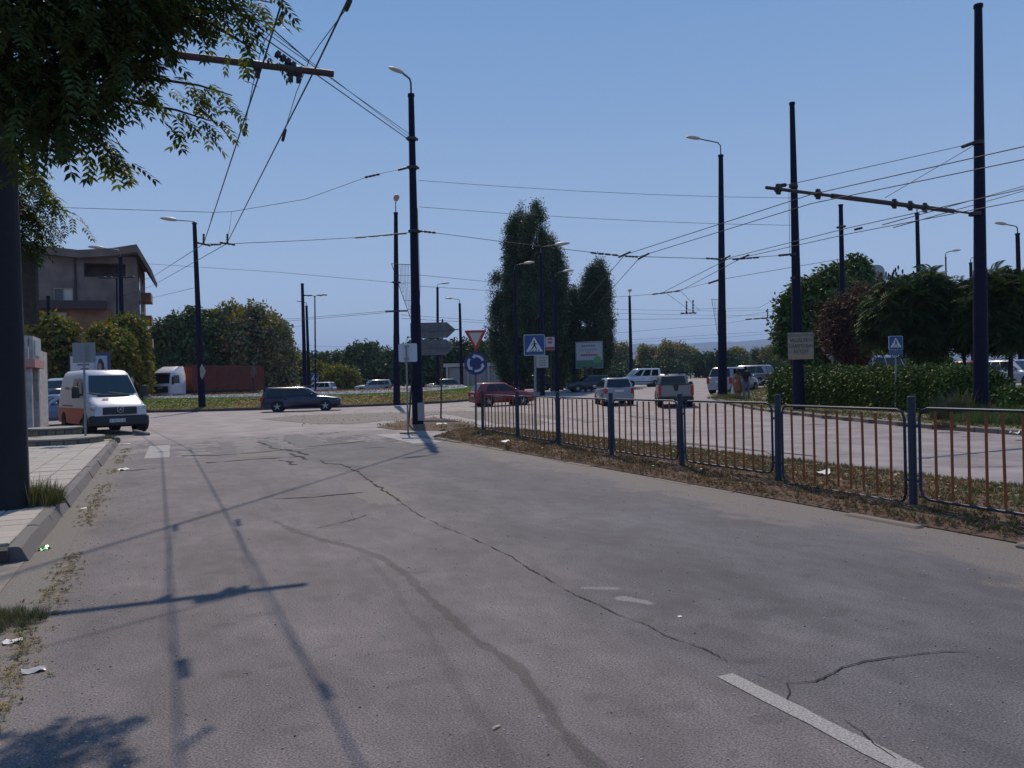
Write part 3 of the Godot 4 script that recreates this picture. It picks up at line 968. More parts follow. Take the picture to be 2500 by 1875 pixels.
func build_left_pavement():
	C.blades = grass_material()
	C.tuft = tuft_mesh(9, 1.0, 0.6, 0.035)
	C.weed = tuft_mesh(18, 1.0, 0.7, 0.012)
	var p := setting("pavement")
	var bed := tool_()
	box(bed, Vector3(-5.9, 0.045, -17.55), Vector3(9.1, 0.16, 17.7))
	box(bed, Vector3(-5.4, 0.045, -27.6), Vector3(6.4, 0.156, 2.4))
	put(bed, "bed", grainy(mat(0.10, 0.085, 0.07, 1.0), C.fine, 1.0), p)
	var ms := []
	for k in 4:
		var g: float = [0.60, 0.56, 0.63, 0.58][k]
		ms.append(grainy(mat(g, g * 0.905, g * 0.80, 0.9), C.fine, 0.9 + 0.13 * k))
	var ts := tool_()
	slab(ts, Vector3.ZERO, Vector3(0.388, 0.05, 0.388), 0.007)
	var tile := made(ts)
	var count := 0
	for row in 44:
		for col in 12:
			var z := -8.95 - row * 0.4 - 0.2
			var x := -1.37 - col * 0.4 - 0.2
			if x < z * 0.1 - 1.3 or z < -26.3: continue
			var t := Transform3D(Basis(Vector3.RIGHT, rng.randf_range(-0.006, 0.006)) * Basis(Vector3.BACK, rng.randf_range(-0.006, 0.006)), Vector3(x, 0.127 + rng.randf_range(-0.003, 0.003), z))
			part(tile, "paving_tile", ms[rng.randi() % 4], p, t)
			count += 1
	print("tiles ", count)
	# kerb stones, leaning and chipped
	var kerb := setting("kerb")
	var z := -8.75
	for k in 26:
		var l := 0.78 if k > 0 else 0.55
		if z - l < -26.4: break
		var s := tool_()
		prism(s, PackedVector2Array([Vector2(-0.09, 0.148), Vector2(-0.01, 0.145), Vector2(0.015, 0.132), Vector2(0.085, 0.0), Vector2(0.09, -0.1), Vector2(-0.09, -0.1)]), Transform3D(Basis(), Vector3(0, 0, l / 2 - 0.006)), l - 0.012)
		part(made(s), "kerb_stone", C.kerb, kerb, Transform3D(Basis(Vector3.BACK, rng.randf_range(-0.04, 0.04)) * Basis(Vector3.UP, rng.randf_range(-0.014, 0.014)), Vector3(-1.27 + rng.randf_range(-0.012, 0.012), rng.randf_range(-0.008, 0.004), z - l / 2)))
		z -= l
	for k in 5:  # round the corner
		var a := 0.16 + k * 0.32
		var s := tool_()
		slab(s, Vector3.ZERO, Vector3(0.15, 0.26, 0.72), 0.018)
		part(made(s), "kerb_stone", C.kerb, kerb, Transform3D(Basis(Vector3.UP, a), Vector3(-3.55 + cos(a) * 2.27, 0.03, -26.55 - sin(a) * 2.27)))
	# the low concrete apron in front of the pavement's end and a gutter strip along the kerb
	var ap := tool_()
	patch(ap, [Vector3(-1.22, 0, -8.75), Vector3(-1.22, 0, -3.0), Vector3(-9, 0, -3.0), Vector3(-9, 0, -8.75)], 0.006)
	tag(put(ap, "driveway", grainy(mat(0.24, 0.215, 0.19, 0.95), C.mottle, 0.6)), "", "", "", "structure")
	var gut := tool_()
	ribbon(gut, [Vector3(-1.02, 0, -6.5), Vector3(-1.05, 0, -12), Vector3(-1.06, 0, -19)], 0.30, 0.22, 0.005, 0.12, 0.3)
	put(gut, "gutter", grainy(mat(0.27, 0.245, 0.22, 0.95), C.fine, 0.7), kerb)
	# dirt, dry straw and weeds in the gutter
	var pl := []
	var cl := []
	for k in 1100:
		var zz := -3.2 - 21.0 * pow(rng.randf(), 1.4)
		if sin(zz * 2.1) + sin(zz * 0.9 + 1) < -0.5: continue
		var xx := -0.86 + 0.07 * rng.randfn() + (0.03 if zz > -10 else -0.04)
		var hgt := rng.randf_range(0.008, 0.03)
		pl.append(Transform3D(Basis(Vector3.UP, rng.randf() * TAU).scaled(Vector3(0.075, hgt, 0.075)), Vector3(maxf(xx, -1.18), 0.008, zz)))
		cl.append(Color(0.28, 0.21, 0.08) * rng.randf_range(0.6, 1.3) if rng.randf() < 0.75 else Color(0.09, 0.11, 0.03))
	tag(scatter("gutter_straw", C.tuft, C.blades, pl, cl), "dry yellow straw lying along the left kerb", "straw", "", "stuff")
	weed_clump("weed", "bushy green and straw weed at the foot of the thick dark pole", Vector3(-1.47,0.15,-11.79), 0.28, 0.5, 90, [Color(0.10, 0.12, 0.035), Color(0.20, 0.18, 0.07)])
	weed_clump("weed", "dark green weed spilling from the driveway edge beside the gutter", Vector3(-1.03,0.01,-6.46), 0.26, 0.15, 200, [Color(0.05, 0.08, 0.03), Color(0.16, 0.14, 0.07)])
	weed_clump("grass_patch", "low patch of green grass round the foot of the sign post by the steps", Vector3(-2.04,0.15,-26.72), 0.75, 0.22, 260, [Color(0.09, 0.12, 0.03), Color(0.17, 0.16, 0.06)])
	weed_clump("grass_patch", "dry yellow grass at the corner of the pavement next to the kerb end", Vector3(-1.41,0.12,-25.12), 0.35, 0.12, 90, [Color(0.26, 0.22, 0.09)])
	weed_clump("weed", "dry weed at the foot of the stone house plinth", Vector3(-3.3,0.15,-25.63), 0.3, 0.35, 60, [Color(0.20, 0.17, 0.08)])

func weed_clump(called: String, label: String, at: Vector3, radius: float, h: float, n: int, tones: Array, group := ""):
	var pl := []
	var cl := []
	for k in n:
		var a := rng.randf() * TAU
		var r := radius * sqrt(rng.randf())
		var hh := h * rng.randf_range(0.5, 1.1) * (1.0 - 0.5 * r / radius)
		pl.append(Transform3D(Basis(Vector3.UP, rng.randf() * TAU).scaled(Vector3(hh * 0.8, hh, hh * 0.8)), Vector3(cos(a) * r, 0, sin(a) * r)))
		cl.append(tones[rng.randi() % tones.size()] * rng.randf_range(0.7, 1.3))
	var o := thing(called, label, "weed" if called == "weed" else "grass", at, 0, group)
	scatter("blades", C.weed, C.blades, pl, cl, o).set_meta("kind", "stuff")

# ---------------------------------------------------------------- median between the two streets
func median_h(x: float, z: float) -> float:
	var e := minf(x - 7.15, 9.9 - x)
	return gh(x, z) + 0.055 + 0.12 * clampf(e / 0.7, 0.0, 1.0)

func in_median(x: float, z: float) -> bool:
	var far := 9.85 - clampf((-z - 18.0) / 5.0, 0, 1) * 0.6
	return x > 7.12 and x < far and z > -22.6 + 0.9 * absf(x - 8.5) * 0.6

func build_median():
	var s := tool_(true)
	for i in 14:
		for k in 64:
			var p := []
			for q in [[i, k], [i + 1, k], [i + 1, k + 1], [i, k + 1]]:
				var x: float = 7.1 + 2.75 * q[0] / 14.0
				var z: float = 9.0 - 31.6 * q[1] / 64.0
				if q[1] == 64: z = -22.6 + 0.8 * pow(absf(x - 8.3), 1.5)
				var far := 9.85 - clampf((-z - 18.0) / 5.0, 0, 1) * 0.6
				x = minf(x, far)
				var edge: bool = q[0] == 0 or q[0] == 14 or q[1] == 64
				p.append(Vector3(x, (gh(x, z) + 0.01) if edge else median_h(x, z) + 0.02 * sin(x * 7 + z * 3) + rng.randf_range(0, 0.0), z))
			quad(s, p[3], p[2], p[1], p[0])
	tag(put(s, "median_strip", C.soil), "", "", "", "structure")
	# sunken kerb stones on the street side
	var kerb := setting("kerb")
	var z := 6.0
	while z > -21.5:
		var l := 0.98
		var t := tool_()
		slab(t, Vector3.ZERO, Vector3(0.13, 0.22, l - 0.03), 0.02)
		if rng.randf() < 0.6 and z > -20.5:
			part(made(t), "kerb_stone", C.kerb_dirty, kerb, Transform3D(Basis(Vector3.BACK, rng.randf_range(-0.14, 0.10)) * Basis(Vector3.UP, rng.randf_range(-0.03, 0.03)), Vector3(7.02 + rng.randf_range(-0.03, 0.03), -0.085 + rng.randf_range(-0.02, 0.02), z - l / 2)))
		z -= l
	# trodden dry grass, with greener tufts on the far side
	var pl := []
	var cl := []
	for k in 34000:
		var zz := 1.5 - 24.5 * pow(rng.randf(), 0.9)
		var x := rng.randf_range(7.05, 9.9)
		if not in_median(x, zz): continue
		var green := rng.randf() < (0.10 if x < 7.9 else 0.35) + (0.3 if zz > -6.5 else 0.0)
		var h := rng.randf_range(0.02, 0.055) * (1.4 if green else 1.0) * (1.7 if x > 9.3 else 1.0)
		pl.append(Transform3D(Basis(Vector3.UP, rng.randf() * TAU).scaled(Vector3(0.085, h, 0.085)), Vector3(x, median_h(x, zz) - 0.004, zz)))
		cl.append((Color(0.105, 0.115, 0.04) if green else Color(0.22, 0.13, 0.065)) * rng.randf_range(0.6, 1.35))
	tag(scatter("median_grass", C.tuft, C.blades, pl, cl), "trodden brown and green grass on the railed median strip", "grass", "", "stuff")
	# fallen leaves
	var ls := tool_()
	quad(ls, Vector3(0, 0.1, 0), Vector3(0.35, 0.28, 0.5), Vector3(0, 0.05, 1.1), Vector3(-0.38, 0.2, 0.55))
	var lm := made(ls)
	pl = []
	cl = []
	for k in 1300:
		var zz := -2.0 - 20 * rng.randf()
		var x := 8.6 + 0.6 * rng.randfn()
		if not in_median(x, zz): continue
		pl.append(Transform3D(Basis(Vector3.UP, rng.randf() * TAU) * Basis(Vector3.RIGHT, rng.randf_range(-0.5, 0.5)) * rng.randf_range(0.03, 0.075), Vector3(x, median_h(x, zz) + 0.02, zz)))
		cl.append([Color(0.42, 0.20, 0.07), Color(0.38, 0.27, 0.15), Color(0.25, 0.10, 0.05), Color(0.5, 0.40, 0.28)][rng.randi() % 4] * rng.randf_range(0.6, 1.1))
	tag(scatter("fallen_leaves", lm, C.blades, pl, cl), "dry brown leaves fallen along the railing", "leaves", "", "stuff")
	# the small earth island with the lamp pole, beyond the crossing
	var r := []
	for p in [Vector3(7.05,0,-28.51),Vector3(8.34,0,-30.87),Vector3(9.71,0,-32.28),Vector3(10.69,0,-32.79),Vector3(10.77,0,-30.08),Vector3(10.16,0,-26.46),Vector3(9.51,0,-24.34),Vector3(9.21,0,-25.28),Vector3(8.39,0,-24.8),Vector3(7.67,0,-25.5),Vector3(7.18,0,-26.61)]:
		r.append(p)
	var e := tool_(true)
	var c := Vector3.ZERO
	for p in r: c += p
	c /= r.size()
	for k in r.size():
		var a: Vector3 = r[k]
		var b: Vector3 = r[(k + 1) % r.size()]
		var a2 := a.lerp(c, 0.3) + Vector3(0, 0.13, 0)
		var b2 := b.lerp(c, 0.3) + Vector3(0, 0.13, 0)
		quad(e, a, b, b2, a2)
		tri(e, a2, b2, c + Vector3(0, 0.17, 0))
	tag(put(e, "traffic_island", C.soil), "", "", "", "structure")
	pl = []
	cl = []
	for k in 900:
		var a: Vector3 = r[rng.randi() % r.size()]
		var b: Vector3 = r[rng.randi() % r.size()]
		var p := a.lerp(b, rng.randf()).lerp(c, rng.randf() * 0.8)
		pl.append(Transform3D(Basis(Vector3.UP, rng.randf() * TAU).scaled(Vector3(0.12, rng.randf_range(0.04, 0.13), 0.12)), p + Vector3(0, 0.06, 0)))
		cl.append(Color(0.26, 0.19, 0.08) * rng.randf_range(0.6, 1.3))
	tag(scatter("island_grass", C.tuft, C.blades, pl, cl), "dry tan grass on the small earth island round the lamp pole", "grass", "", "stuff")

# ---------------------------------------------------------------- roundabout island
func mound(r: float) -> float:
	if r > 21.0: return 0.12
	if r > 16.0: return lerpf(0.14, 0.80, smoothstep(21.0, 16.0, r))
	return 0.80 + 0.18 * (1 - r / 16.0)

func build_island():
	var c := Vector3(11, 0, -75.5)
	var rings := [[21.0, 16.0, "island_grass_bank", grainy(mat(0.16, 0.15, 0.04, 1.0), C.mottle, 0.06)], [15.4, 0.0, "flower_bed", grainy(mat(0.20, 0.125, 0.085, 1.0), C.mottle, 0.2)]]
	for q in rings:
		var s := tool_(true)
		var n := 8
		for i in n:
			for k in 72:
				var p := []
				for e in [[i, k], [i, k + 1], [i + 1, k + 1], [i + 1, k]]:
					var r := lerpf(q[0], q[1], e[0] / float(n))
					var a: float = TAU * e[1] / 72.0
					var x := c.x + cos(a) * r
					var z := c.z + sin(a) * r
					p.append(Vector3(x, gh(x, z) + mound(r), z))
				quad(s, p[0], p[3], p[2], p[1])
		tag(put(s, q[2], q[3]), "", "", "", "structure")
	var kerb := setting("kerb")
	var stone := tool_()
	slab(stone, Vector3.ZERO, Vector3(0.97, 0.34, 0.16), 0.025)
	var km := made(stone)
	var dark := grainy(mat(0.15, 0.13, 0.12, 0.9), C.fine, 1.0)
	for k in 132:
		var a := TAU * k / 132.0
		if sin(a) < -0.2: continue
		var x := c.x + cos(a) * 21.06
		var z := c.z + sin(a) * 21.06
		part(km, "kerb_stone", dark, kerb, Transform3D(Basis(Vector3.UP, PI / 2 - a), Vector3(x, gh(x, z) + 0.0 + rng.randf_range(-0.01, 0.01), z)))
	# ring of white edging with rubble inside it
	var ring_o := setting("stone_ring")
	var es := tool_()
	slab(es, Vector3.ZERO, Vector3(0.98, 0.2, 0.22), 0.03)
	var em := made(es)
	for k in 102:
		var a := TAU * k / 102.0
		if sin(a) < -0.3: continue
		var x := c.x + cos(a) * 15.9
		var z := c.z + sin(a) * 15.9
		part(em, "edging_stone", C.white, ring_o, Transform3D(Basis(Vector3.UP, PI / 2 - a), Vector3(x, gh(x, z) + 0.80, z)))
	var bs := tool_()
	ball(bs, Vector3.ZERO, Vector3(1, 0.75, 0.85), 6, 4)
	var pl := []
	var cl := []
	for k in 2600:
		var a := rng.randf() * TAU
		if sin(a) < -0.3: continue
		var r := rng.randf_range(14.6, 15.75)
		var x := c.x + cos(a) * r
		var z := c.z + sin(a) * r
		pl.append(Transform3D(spin() * rng.randf_range(0.05, 0.13), Vector3(x, gh(x, z) + 0.86 + rng.randf_range(0, 0.08), z)))
		cl.append(Color(0.62, 0.58, 0.53) * rng.randf_range(0.45, 1.05))
	var rm := mat(1, 1, 1, 0.9)
	rm.vertex_color_use_as_albedo = true
	scatter("rubble", made(bs), rm, pl, cl, ring_o).set_meta("kind", "stuff")
	# grass on the bank: green at the top, straw lower down
	pl = []
	cl = []
	for k in 26000:
		var a := rng.randf() * TAU
		if sin(a) < 0.05: continue
		var r := rng.randf_range(16.2, 20.9)
		var x := c.x + cos(a) * r
		var z := c.z + sin(a) * r
		var green := clampf((18.6 - r) / 2.0 + (1.15 if x < 4.5 else 0.0) + (0.5 if x > 20 else 0.0) + rng.randf_range(-0.45, 0.45), 0.0, 1.0)
		pl.append(Transform3D(Basis(Vector3.UP, rng.randf() * TAU).scaled(Vector3(0.22, rng.randf_range(0.05, 0.12), 0.22)), Vector3(x, gh(x, z) + mound(r), z)))
		cl.append(Color(0.30, 0.18, 0.06).lerp(Color(0.14, 0.23, 0.02), green) * rng.randf_range(0.75, 1.25))
	tag(scatter("bank_grass", C.tuft, C.blades, pl, cl), "mown green and straw coloured grass on the roundabout bank", "grass", "", "stuff")
	# low flowers in the bed
	weed_clump("flower_patch", "low reddish flower bed inside the white stone ring", c + Vector3(0, 0.95, 0), 13.0, 0.3, 1500, [Color(0.20, 0.10, 0.07), Color(0.10, 0.10, 0.04), Color(0.25, 0.13, 0.10)])

# ---------------------------------------------------------------- verge, pavement and hedge on the right
func build_right_verge():
	# kerb line from the near right to the ring, then a band of pavement and grass behind it
	var line := [Vector3(18.4, 0, 6), Vector3(18.5, 0, -4), Vector3(18.72,0,-12.56), Vector3(19.23,0,-15.64), Vector3(21.04,0,-20.74), Vector3(22.73,0,-25.06), Vector3(25.01,0.04,-30.34), Vector3(28.85,0.15,-37.18), Vector3(34.15,0.29,-44), Vector3(39.44,0.42,-47.8), Vector3(43.1,0.5,-46.97)]
	var cv := Curve3D.new()
	for p in line: cv.add_point(p)
	var n := 90
	var pts := []
	for k in n + 1:
		pts.append(cv.sample_baked(cv.get_baked_length() * k / n))
	# smooth the corners
	for it in 3:
		for k in range(1, n):
			pts[k] = (pts[k - 1] + pts[k] * 2 + pts[k + 1]) / 4
	var v := setting("verge")
	var poly := PackedVector2Array()
	for p in pts: poly.append(Vector2(p.x, p.z))
	poly.append(Vector2(130, -60))
	poly.append(Vector2(130, 6))
	var s := tool_(true)
	for x in range(36, 260):
		for z in range(-140, 12):
			var cx := x * 0.5 + 0.25
			var cz := z * 0.5 + 0.25
			if not Geometry2D.is_point_in_polygon(Vector2(cx, cz), poly): continue
			quad(s, Vector3(cx - 0.25, gh(cx - 0.25, cz + 0.25) + 0.11, cz + 0.25), Vector3(cx - 0.25, gh(cx - 0.25, cz - 0.25) + 0.11, cz - 0.25), Vector3(cx + 0.25, gh(cx + 0.25, cz - 0.25) + 0.11, cz - 0.25), Vector3(cx + 0.25, gh(cx + 0.25, cz + 0.25) + 0.11, cz + 0.25))
	put(s, "soil", grainy(mat(0.20, 0.165, 0.09, 1.0), C.mottle, 0.25), v)
	# a strip of worn pavement inside the kerb
	var walk := tool_()
	for k in n:
		var d: Vector3 = (pts[k + 1] - pts[k]).normalized()
		var side := Vector3(-d.z, 0, d.x)
		quad(walk, on_ground(pts[k] + side * 0.1, 0.115), on_ground(pts[k + 1] + side * 0.1, 0.115), on_ground(pts[k + 1] + side * 0.9, 0.115), on_ground(pts[k] + side * 0.9, 0.115))
	put(walk, "soil_edge", C.dust, v)
	var pave := tool_()
	ribbon(pave, [Vector3(30.62,0.3,-35.18),Vector3(26.74,0.19,-27.42),Vector3(24.53,0.13,-22.57),Vector3(22.79,0.12,-19.24)], 1.0, 0.9, 0.125, 0.1, 0.4)
	put(pave, "footway", grainy(mat(0.34, 0.29, 0.25, 0.95), C.mottle, 0.6), v)
	var kerb := setting("kerb")
	for k in n:
		var a: Vector3 = pts[k]
		var b: Vector3 = pts[k + 1]
		var t := tool_()
		var l := a.distance_to(b)
		if k > n - 6: continue
		slab(t, Vector3.ZERO, Vector3(0.14, 0.24, l - 0.02), 0.02)
		part(made(t), "kerb_stone", C.kerb_dirty, kerb, Transform3D(Basis(Vector3.UP, yaw_of(b - a)) * Basis(Vector3.BACK, rng.randf_range(-0.08, 0.08)), on_ground((a + b) / 2, 0.0)))
	var pl := []
	var cl := []
	var tries := 0
	while pl.size() < 15000 and tries < 60000:
		tries += 1
		var k := rng.randi() % n
		var d: Vector3 = (pts[k + 1] - pts[k]).normalized()
		var side := Vector3(-d.z, 0, d.x)
		var off := 0.15 + 6.5 * pow(rng.randf(), 1.3)
		var p: Vector3 = pts[k].lerp(pts[k + 1], rng.randf()) + side * off
		if not Geometry2D.is_point_in_polygon(Vector2(p.x, p.z), poly): continue
		var h := rng.randf_range(0.05, 0.13)
		pl.append(Transform3D(Basis(Vector3.UP, rng.randf() * TAU).scaled(Vector3(0.16, h, 0.16)), on_ground(p, 0.10)))
		cl.append((Color(0.12, 0.14, 0.035) if rng.randf() < 0.5 else Color(0.25, 0.20, 0.08)) * rng.randf_range(0.7, 1.3))
	tag(scatter("verge_grass", C.tuft, C.blades, pl, cl), "short green and straw grass between the right kerb and the hedge", "grass", "", "stuff")
	# parking apron of the filling station behind the hedge
	var lot := tool_()
	patch(lot, [Vector3(31, 0, -8), Vector3(60, 0, -8), Vector3(75, 0, -40), Vector3(52, 0, -42), Vector3(38, 0, -25)], 0.118)
	tag(put(lot, "parking_lot", grainy(mat(0.30, 0.265, 0.25, 0.9), C.mottle, 0.1)), "", "", "", "structure")
	hedge()
	weed_clump("weed", "tall feathery dark weed in front of the hedge end by the thick right pole", Vector3(21.38,0.11,-16.3), 0.8, 1.25, 90, [Color(0.05, 0.07, 0.03), Color(0.09, 0.10, 0.05)])
	weed_clump("weed", "spreading green weed between the thick right pole and the low clipped hedge", Vector3(20.81,0.11,-14.36), 1.4, 0.8, 220, [Color(0.07, 0.11, 0.025), Color(0.10, 0.14, 0.04)])
	weed_clump("weed", "dark round weed at the kerb before the tall hedge", Vector3(18.41,0.11,-14.43), 0.28, 0.28, 70, [Color(0.06, 0.05, 0.03)])
	weed_clump("weed", "tall straw grass round the foot of the lamp pole by the two walkers", Vector3(29.17,0.27,-36.36), 1.2, 0.45, 220, [Color(0.22, 0.21, 0.08), Color(0.12, 0.15, 0.04)])

func hedge_run(label: String, a: Vector3, b: Vector3, h0: float, h1: float, w: float, n: int, called := "hedge"):
	var d := (b - a).normalized()
	var side := Vector3(-d.z, 0, d.x)
	var L := a.distance_to(b)
	var o := thing(called, label, "hedge", a, 0)
	var s := tool_(true)
	var rings := []
	for k in 13:
		var f := k / 12.0
		var p := d * L * f + Vector3(0, gh(a.x + d.x * L * f, a.z + d.z * L * f) - gh(a.x, a.z), 0)
		var h: float = lerpf(h0, h1, f) * (1.0 if k > 0 and k < 12 else 0.9)
		var r := []
		for q in [[-0.4, 0.02], [-0.44, 0.4], [-0.43, 0.72], [-0.28, 0.9], [0.28, 0.9], [0.43, 0.72], [0.44, 0.4], [0.4, 0.02]]:
			r.append(p + side * w * q[0] + Vector3(0, h * q[1], 0))
		rings.append(r)
	loft(s, rings, true)
	put(s, "twigs", grainy(mat(0.03, 0.032, 0.018, 1.0), C.fine, 1.0), o)
	var pl := []
	var cl := []
	for k in n:
		var f := rng.randf()
		var h := lerpf(h0, h1, f)
		var p := d * L * f + Vector3(0, gh(a.x + d.x * L * f, a.z + d.z * L * f) - gh(a.x, a.z), 0)
		var t := rng.randf()
		var bump := 0.05 * sin(f * L * 2.1) + 0.04 * sin(f * L * 5.3)
		if t < 0.5:
			var u := rng.randf_range(-1.0, 1.0)
			p += side * u * 0.47 * w + Vector3(0, h * (0.97 + bump * 0.3 - 0.24 * pow(absf(u), 2.6)) + rng.randf_range(-0.06, 0.05), 0)
		elif t < 0.9: p += side * (0.46 - bump * 0.4) * w * (1 if rng.randf() < 0.75 else -1) + side * rng.randf_range(-0.06, 0.06) + Vector3(0, h * rng.randf_range(0.03, 0.8), 0)
		else: p = d * (L * (0.0 if rng.randf() < 0.6 else 1.0) + rng.randf_range(-0.05, 0.05)) + side * rng.randf_range(-0.42, 0.42) * w + Vector3(0, h * rng.randf_range(0.03, 0.88), 0)
		pl.append(Transform3D(spin() * rng.randf_range(0.8, 1.5), p))
		cl.append(Color(1, 1, 1) * rng.randf_range(0.6, 1.3))
	scatter("leaves", leaf_mesh("hedge"), C.hedge_leaf, pl, cl, o).set_meta("kind", "stuff")

func hedge():
	C.hedge_leaf = leafy(0.078, 0.112, 0.020, 0.12)
	hedge_run("tall clipped hedge with a sunlit yellow green top behind the lettered pole", Vector3(27.39,0.19,-29.5), Vector3(24.74,0.1,-18.21), 1.48, 1.42, 2.3, 22000)
	hedge_run("low clipped hedge right of the tall one, at half its height", Vector3(25.4,0.11,-18.36), Vector3(24.09,0.1,-14.57), 0.62, 0.62, 0.9, 3000)

# ---------------------------------------------------------------- far hills
func build_hills():
	var n := FastNoiseLite.new()
	n.seed = 4
	n.frequency = 0.0011
	n.fractal_octaves = 4
	for q in [[5200.0, 175.0, 0.0, 0.35], [7000.0, 330.0, 700.0, 0.5]]:
		var s := tool_(true)
		var last := []
		for k in 121:
			var a := lerpf(-1.0, 1.25, k / 120.0)   # angle right of the street's direction
			var d := Vector3(sin(a), 0, -cos(a))
			var crest: float = q[1] * (0.62 + 0.5 * n.get_noise_1d(k * 34.0 + q[2]) + 0.38 * exp(-pow((a - 0.70) / 0.16, 2)) + 0.25 * exp(-pow((a - 0.56) / 0.07, 2)))
			var row := [d * q[0] * 0.86 + Vector3(0, -20, 0), d * q[0] * 0.93 + Vector3(0, crest * 0.45, 0), d * q[0] + Vector3(0, crest, 0), d * q[0] * 1.06 + Vector3(0, crest * 0.5, 0)]
			if k > 0:
				for i in 3: quad(s, last[i], last[i + 1], row[i + 1], row[i])
			last = row
		tag(put(s, "hills", mat(0.045, 0.06, 0.045, 1.0)), "", "", "", "structure")

# ---------------------------------------------------------------- buildings
func build_buildings():
	# apartment block with a flared roof
	var out := Vector3(-0.04,0,1)
	var o := thing("apartment_building", "grey and brick apartment block with a flared concrete roof behind yellowing trees", "building", Vector3(-1.9,0,-83.76), atan2(out.x, out.z))
	var plaster := grainy(mat(0.255, 0.198, 0.170, 0.95), C.mottle, 0.07)
	var brick := grainy(mat(0.34, 0.175, 0.10, 0.95), C.mottle, 0.09)
	var s := tool_()
	box(s, Vector3(-6.6, 11.6, -7.2), Vector3(13.2, 5.0, 9.6))
	box(s, Vector3(-8.85, 11.6, -1.2), Vector3(8.7, 5.0, 2.4))
	box(s, Vector3(-0.5, 11.6, -1.2), Vector3(1.0, 5.0, 2.4))
	box(s, Vector3(-2.75, 10.6, -1.2), Vector3(3.5, 3.0, 2.4))
	box(s, Vector3(-2.75, 13.75, -1.2), Vector3(3.5, 0.7, 2.4))
	put(s, "upper_wall", plaster, o)
	s = tool_()
	box(s, Vector3(-6.6, 4.55, -6.05), Vector3(13.14, 9.1, 12))
	put(s, "brick_wall", brick, o)
	s = tool_()
	box(s, Vector3(-1.1, 4.55, -0.10), Vector3(2.15, 9.1, 0.24))
	put(s, "corner_pier", plaster, o)
	s = tool_()
	slab(s, Vector3(-7.2, 9.45, 0.25), Vector3(9.0, 0.75, 0.9), 0.03)
	put(s, "balcony_band", grainy(mat(0.13, 0.095, 0.09, 0.9), C.fine, 0.5), o)
	# flared roof: low in the middle, rising to a prow over the right front corner
	s = tool_()
	var low := []
	var top := []
	for q in [[-14.0, 14.5, 0.9], [-9.0, 14.3, 0.7], [-4.8, 13.9, 0.7], [-2.0, 14.15, 0.9], [0.1, 14.5, 1.4]]:
		low.append([Vector3(q[0], q[1] - 0.15, q[2]), Vector3(q[0], q[1] - 0.15, -12.8)])
		top.append([Vector3(q[0], q[1] + 0.55, q[2] + 0.1), Vector3(q[0], q[1] + 0.45, -12.9)])
	low.append([Vector3(1.1, 12.6, -0.6), Vector3(1.1, 12.6, -12.8)])
	top.append([Vector3(1.2, 13.05, -0.6), Vector3(1.2, 13.05, -12.9)])
	for k in low.size() - 1:
		quad(s, low[k][0], low[k + 1][0], low[k + 1][1], low[k][1])
		quad(s, top[k][0], top[k][1], top[k + 1][1], top[k + 1][0])
		quad(s, low[k][0], top[k][0], top[k + 1][0], low[k + 1][0])
		quad(s, low[k][1], low[k + 1][1], top[k + 1][1], top[k][1])
	quad(s, low[5][0], top[5][0], top[5][1], low[5][1])
	quad(s, low[0][0], low[0][1], top[0][1], top[0][0])
	var rf := put(s, "roof", grainy(mat(0.24, 0.19, 0.17, 0.95), C.mottle, 0.1), o)
	s = tool_()
	box(s, Vector3(-10.4, 14.9, -3), Vector3(3.6, 0.9, 4))
	put(s, "roof_hatch", plaster, rf)
	s = tool_()
	cyl(s, Vector3(-7.2, 14.5, -2), Vector3(-7.2, 16.0, -2), 0.03, 0.02, 6)
	cyl(s, Vector3(-6.4, 14.5, -2), Vector3(-6.4, 15.1, -2), 0.07, 0.07, 6)
	put(s, "aerial", C.iron, rf)
	s = tool_()
	cyl(s, Vector3(-5.2, 9.8, 0.08), Vector3(-5.2, 13.8, 0.08), 0.10, 0.10, 8)
	put(s, "drain_pipe", C.iron, o)
	# windows: frame and two panes, blinds drawn in some, sun and reflection painted into the half-pale ones
	var opaque_pane := mat(0.50, 0.45, 0.38, 0.8)
	for q in [[-10.3, 10.4, 1.15, 1.1, 1], [-6.2, 10.4, 1.5, 1.1, 2], [-10.3, 8.15, 1.15, 1.15, 1], [-6.9, 8.15, 1.75, 1.2, 2], [-7.0, 5.6, 3.4, 1.7, 0], [-3.2, 5.5, 1.2, 1.4, 0], [-11.2, 5.5, 1.3, 1.4, 0], [-9.5, 2.4, 1.6, 1.6, 0], [-4.4, 2.4, 1.6, 1.6, 0]]:
		var w := Node3D.new()
		w.name = "window"
		o.add_child(w, true)
		w.position = Vector3(q[0], q[1], 0.0)
		var f := tool_()
		for e in [[0, 0.5, q[2] + 0.1, 0.08], [0, -0.5, q[2] + 0.1, 0.08]]:
			box(f, Vector3(0, e[1] * q[3], 0.05), Vector3(e[2], e[3], 0.14))
		for e in [-0.5, 0.0, 0.5]:
			box(f, Vector3(e * q[2], 0, 0.05), Vector3(0.07, q[3] - 0.08, 0.135))
		put(f, "frame", mat(0.32, 0.25, 0.19, 0.7), w)
		for e in [-1, 1]:
			f = tool_()
			box(f, Vector3(e * q[2] * 0.25, 0, 0.02), Vector3(q[2] * 0.46, q[3] - 0.09, 0.05))
			put(f, "pane", opaque_pane if q[4] == 1 or (q[4] == 2 and e > 0) else C.pane, w)
		f = tool_()
		box(f, Vector3(0, -0.5 * q[3] - 0.08, 0.12), Vector3(q[2] + 0.25, 0.07, 0.25))
		put(f, "sill", plaster, w)
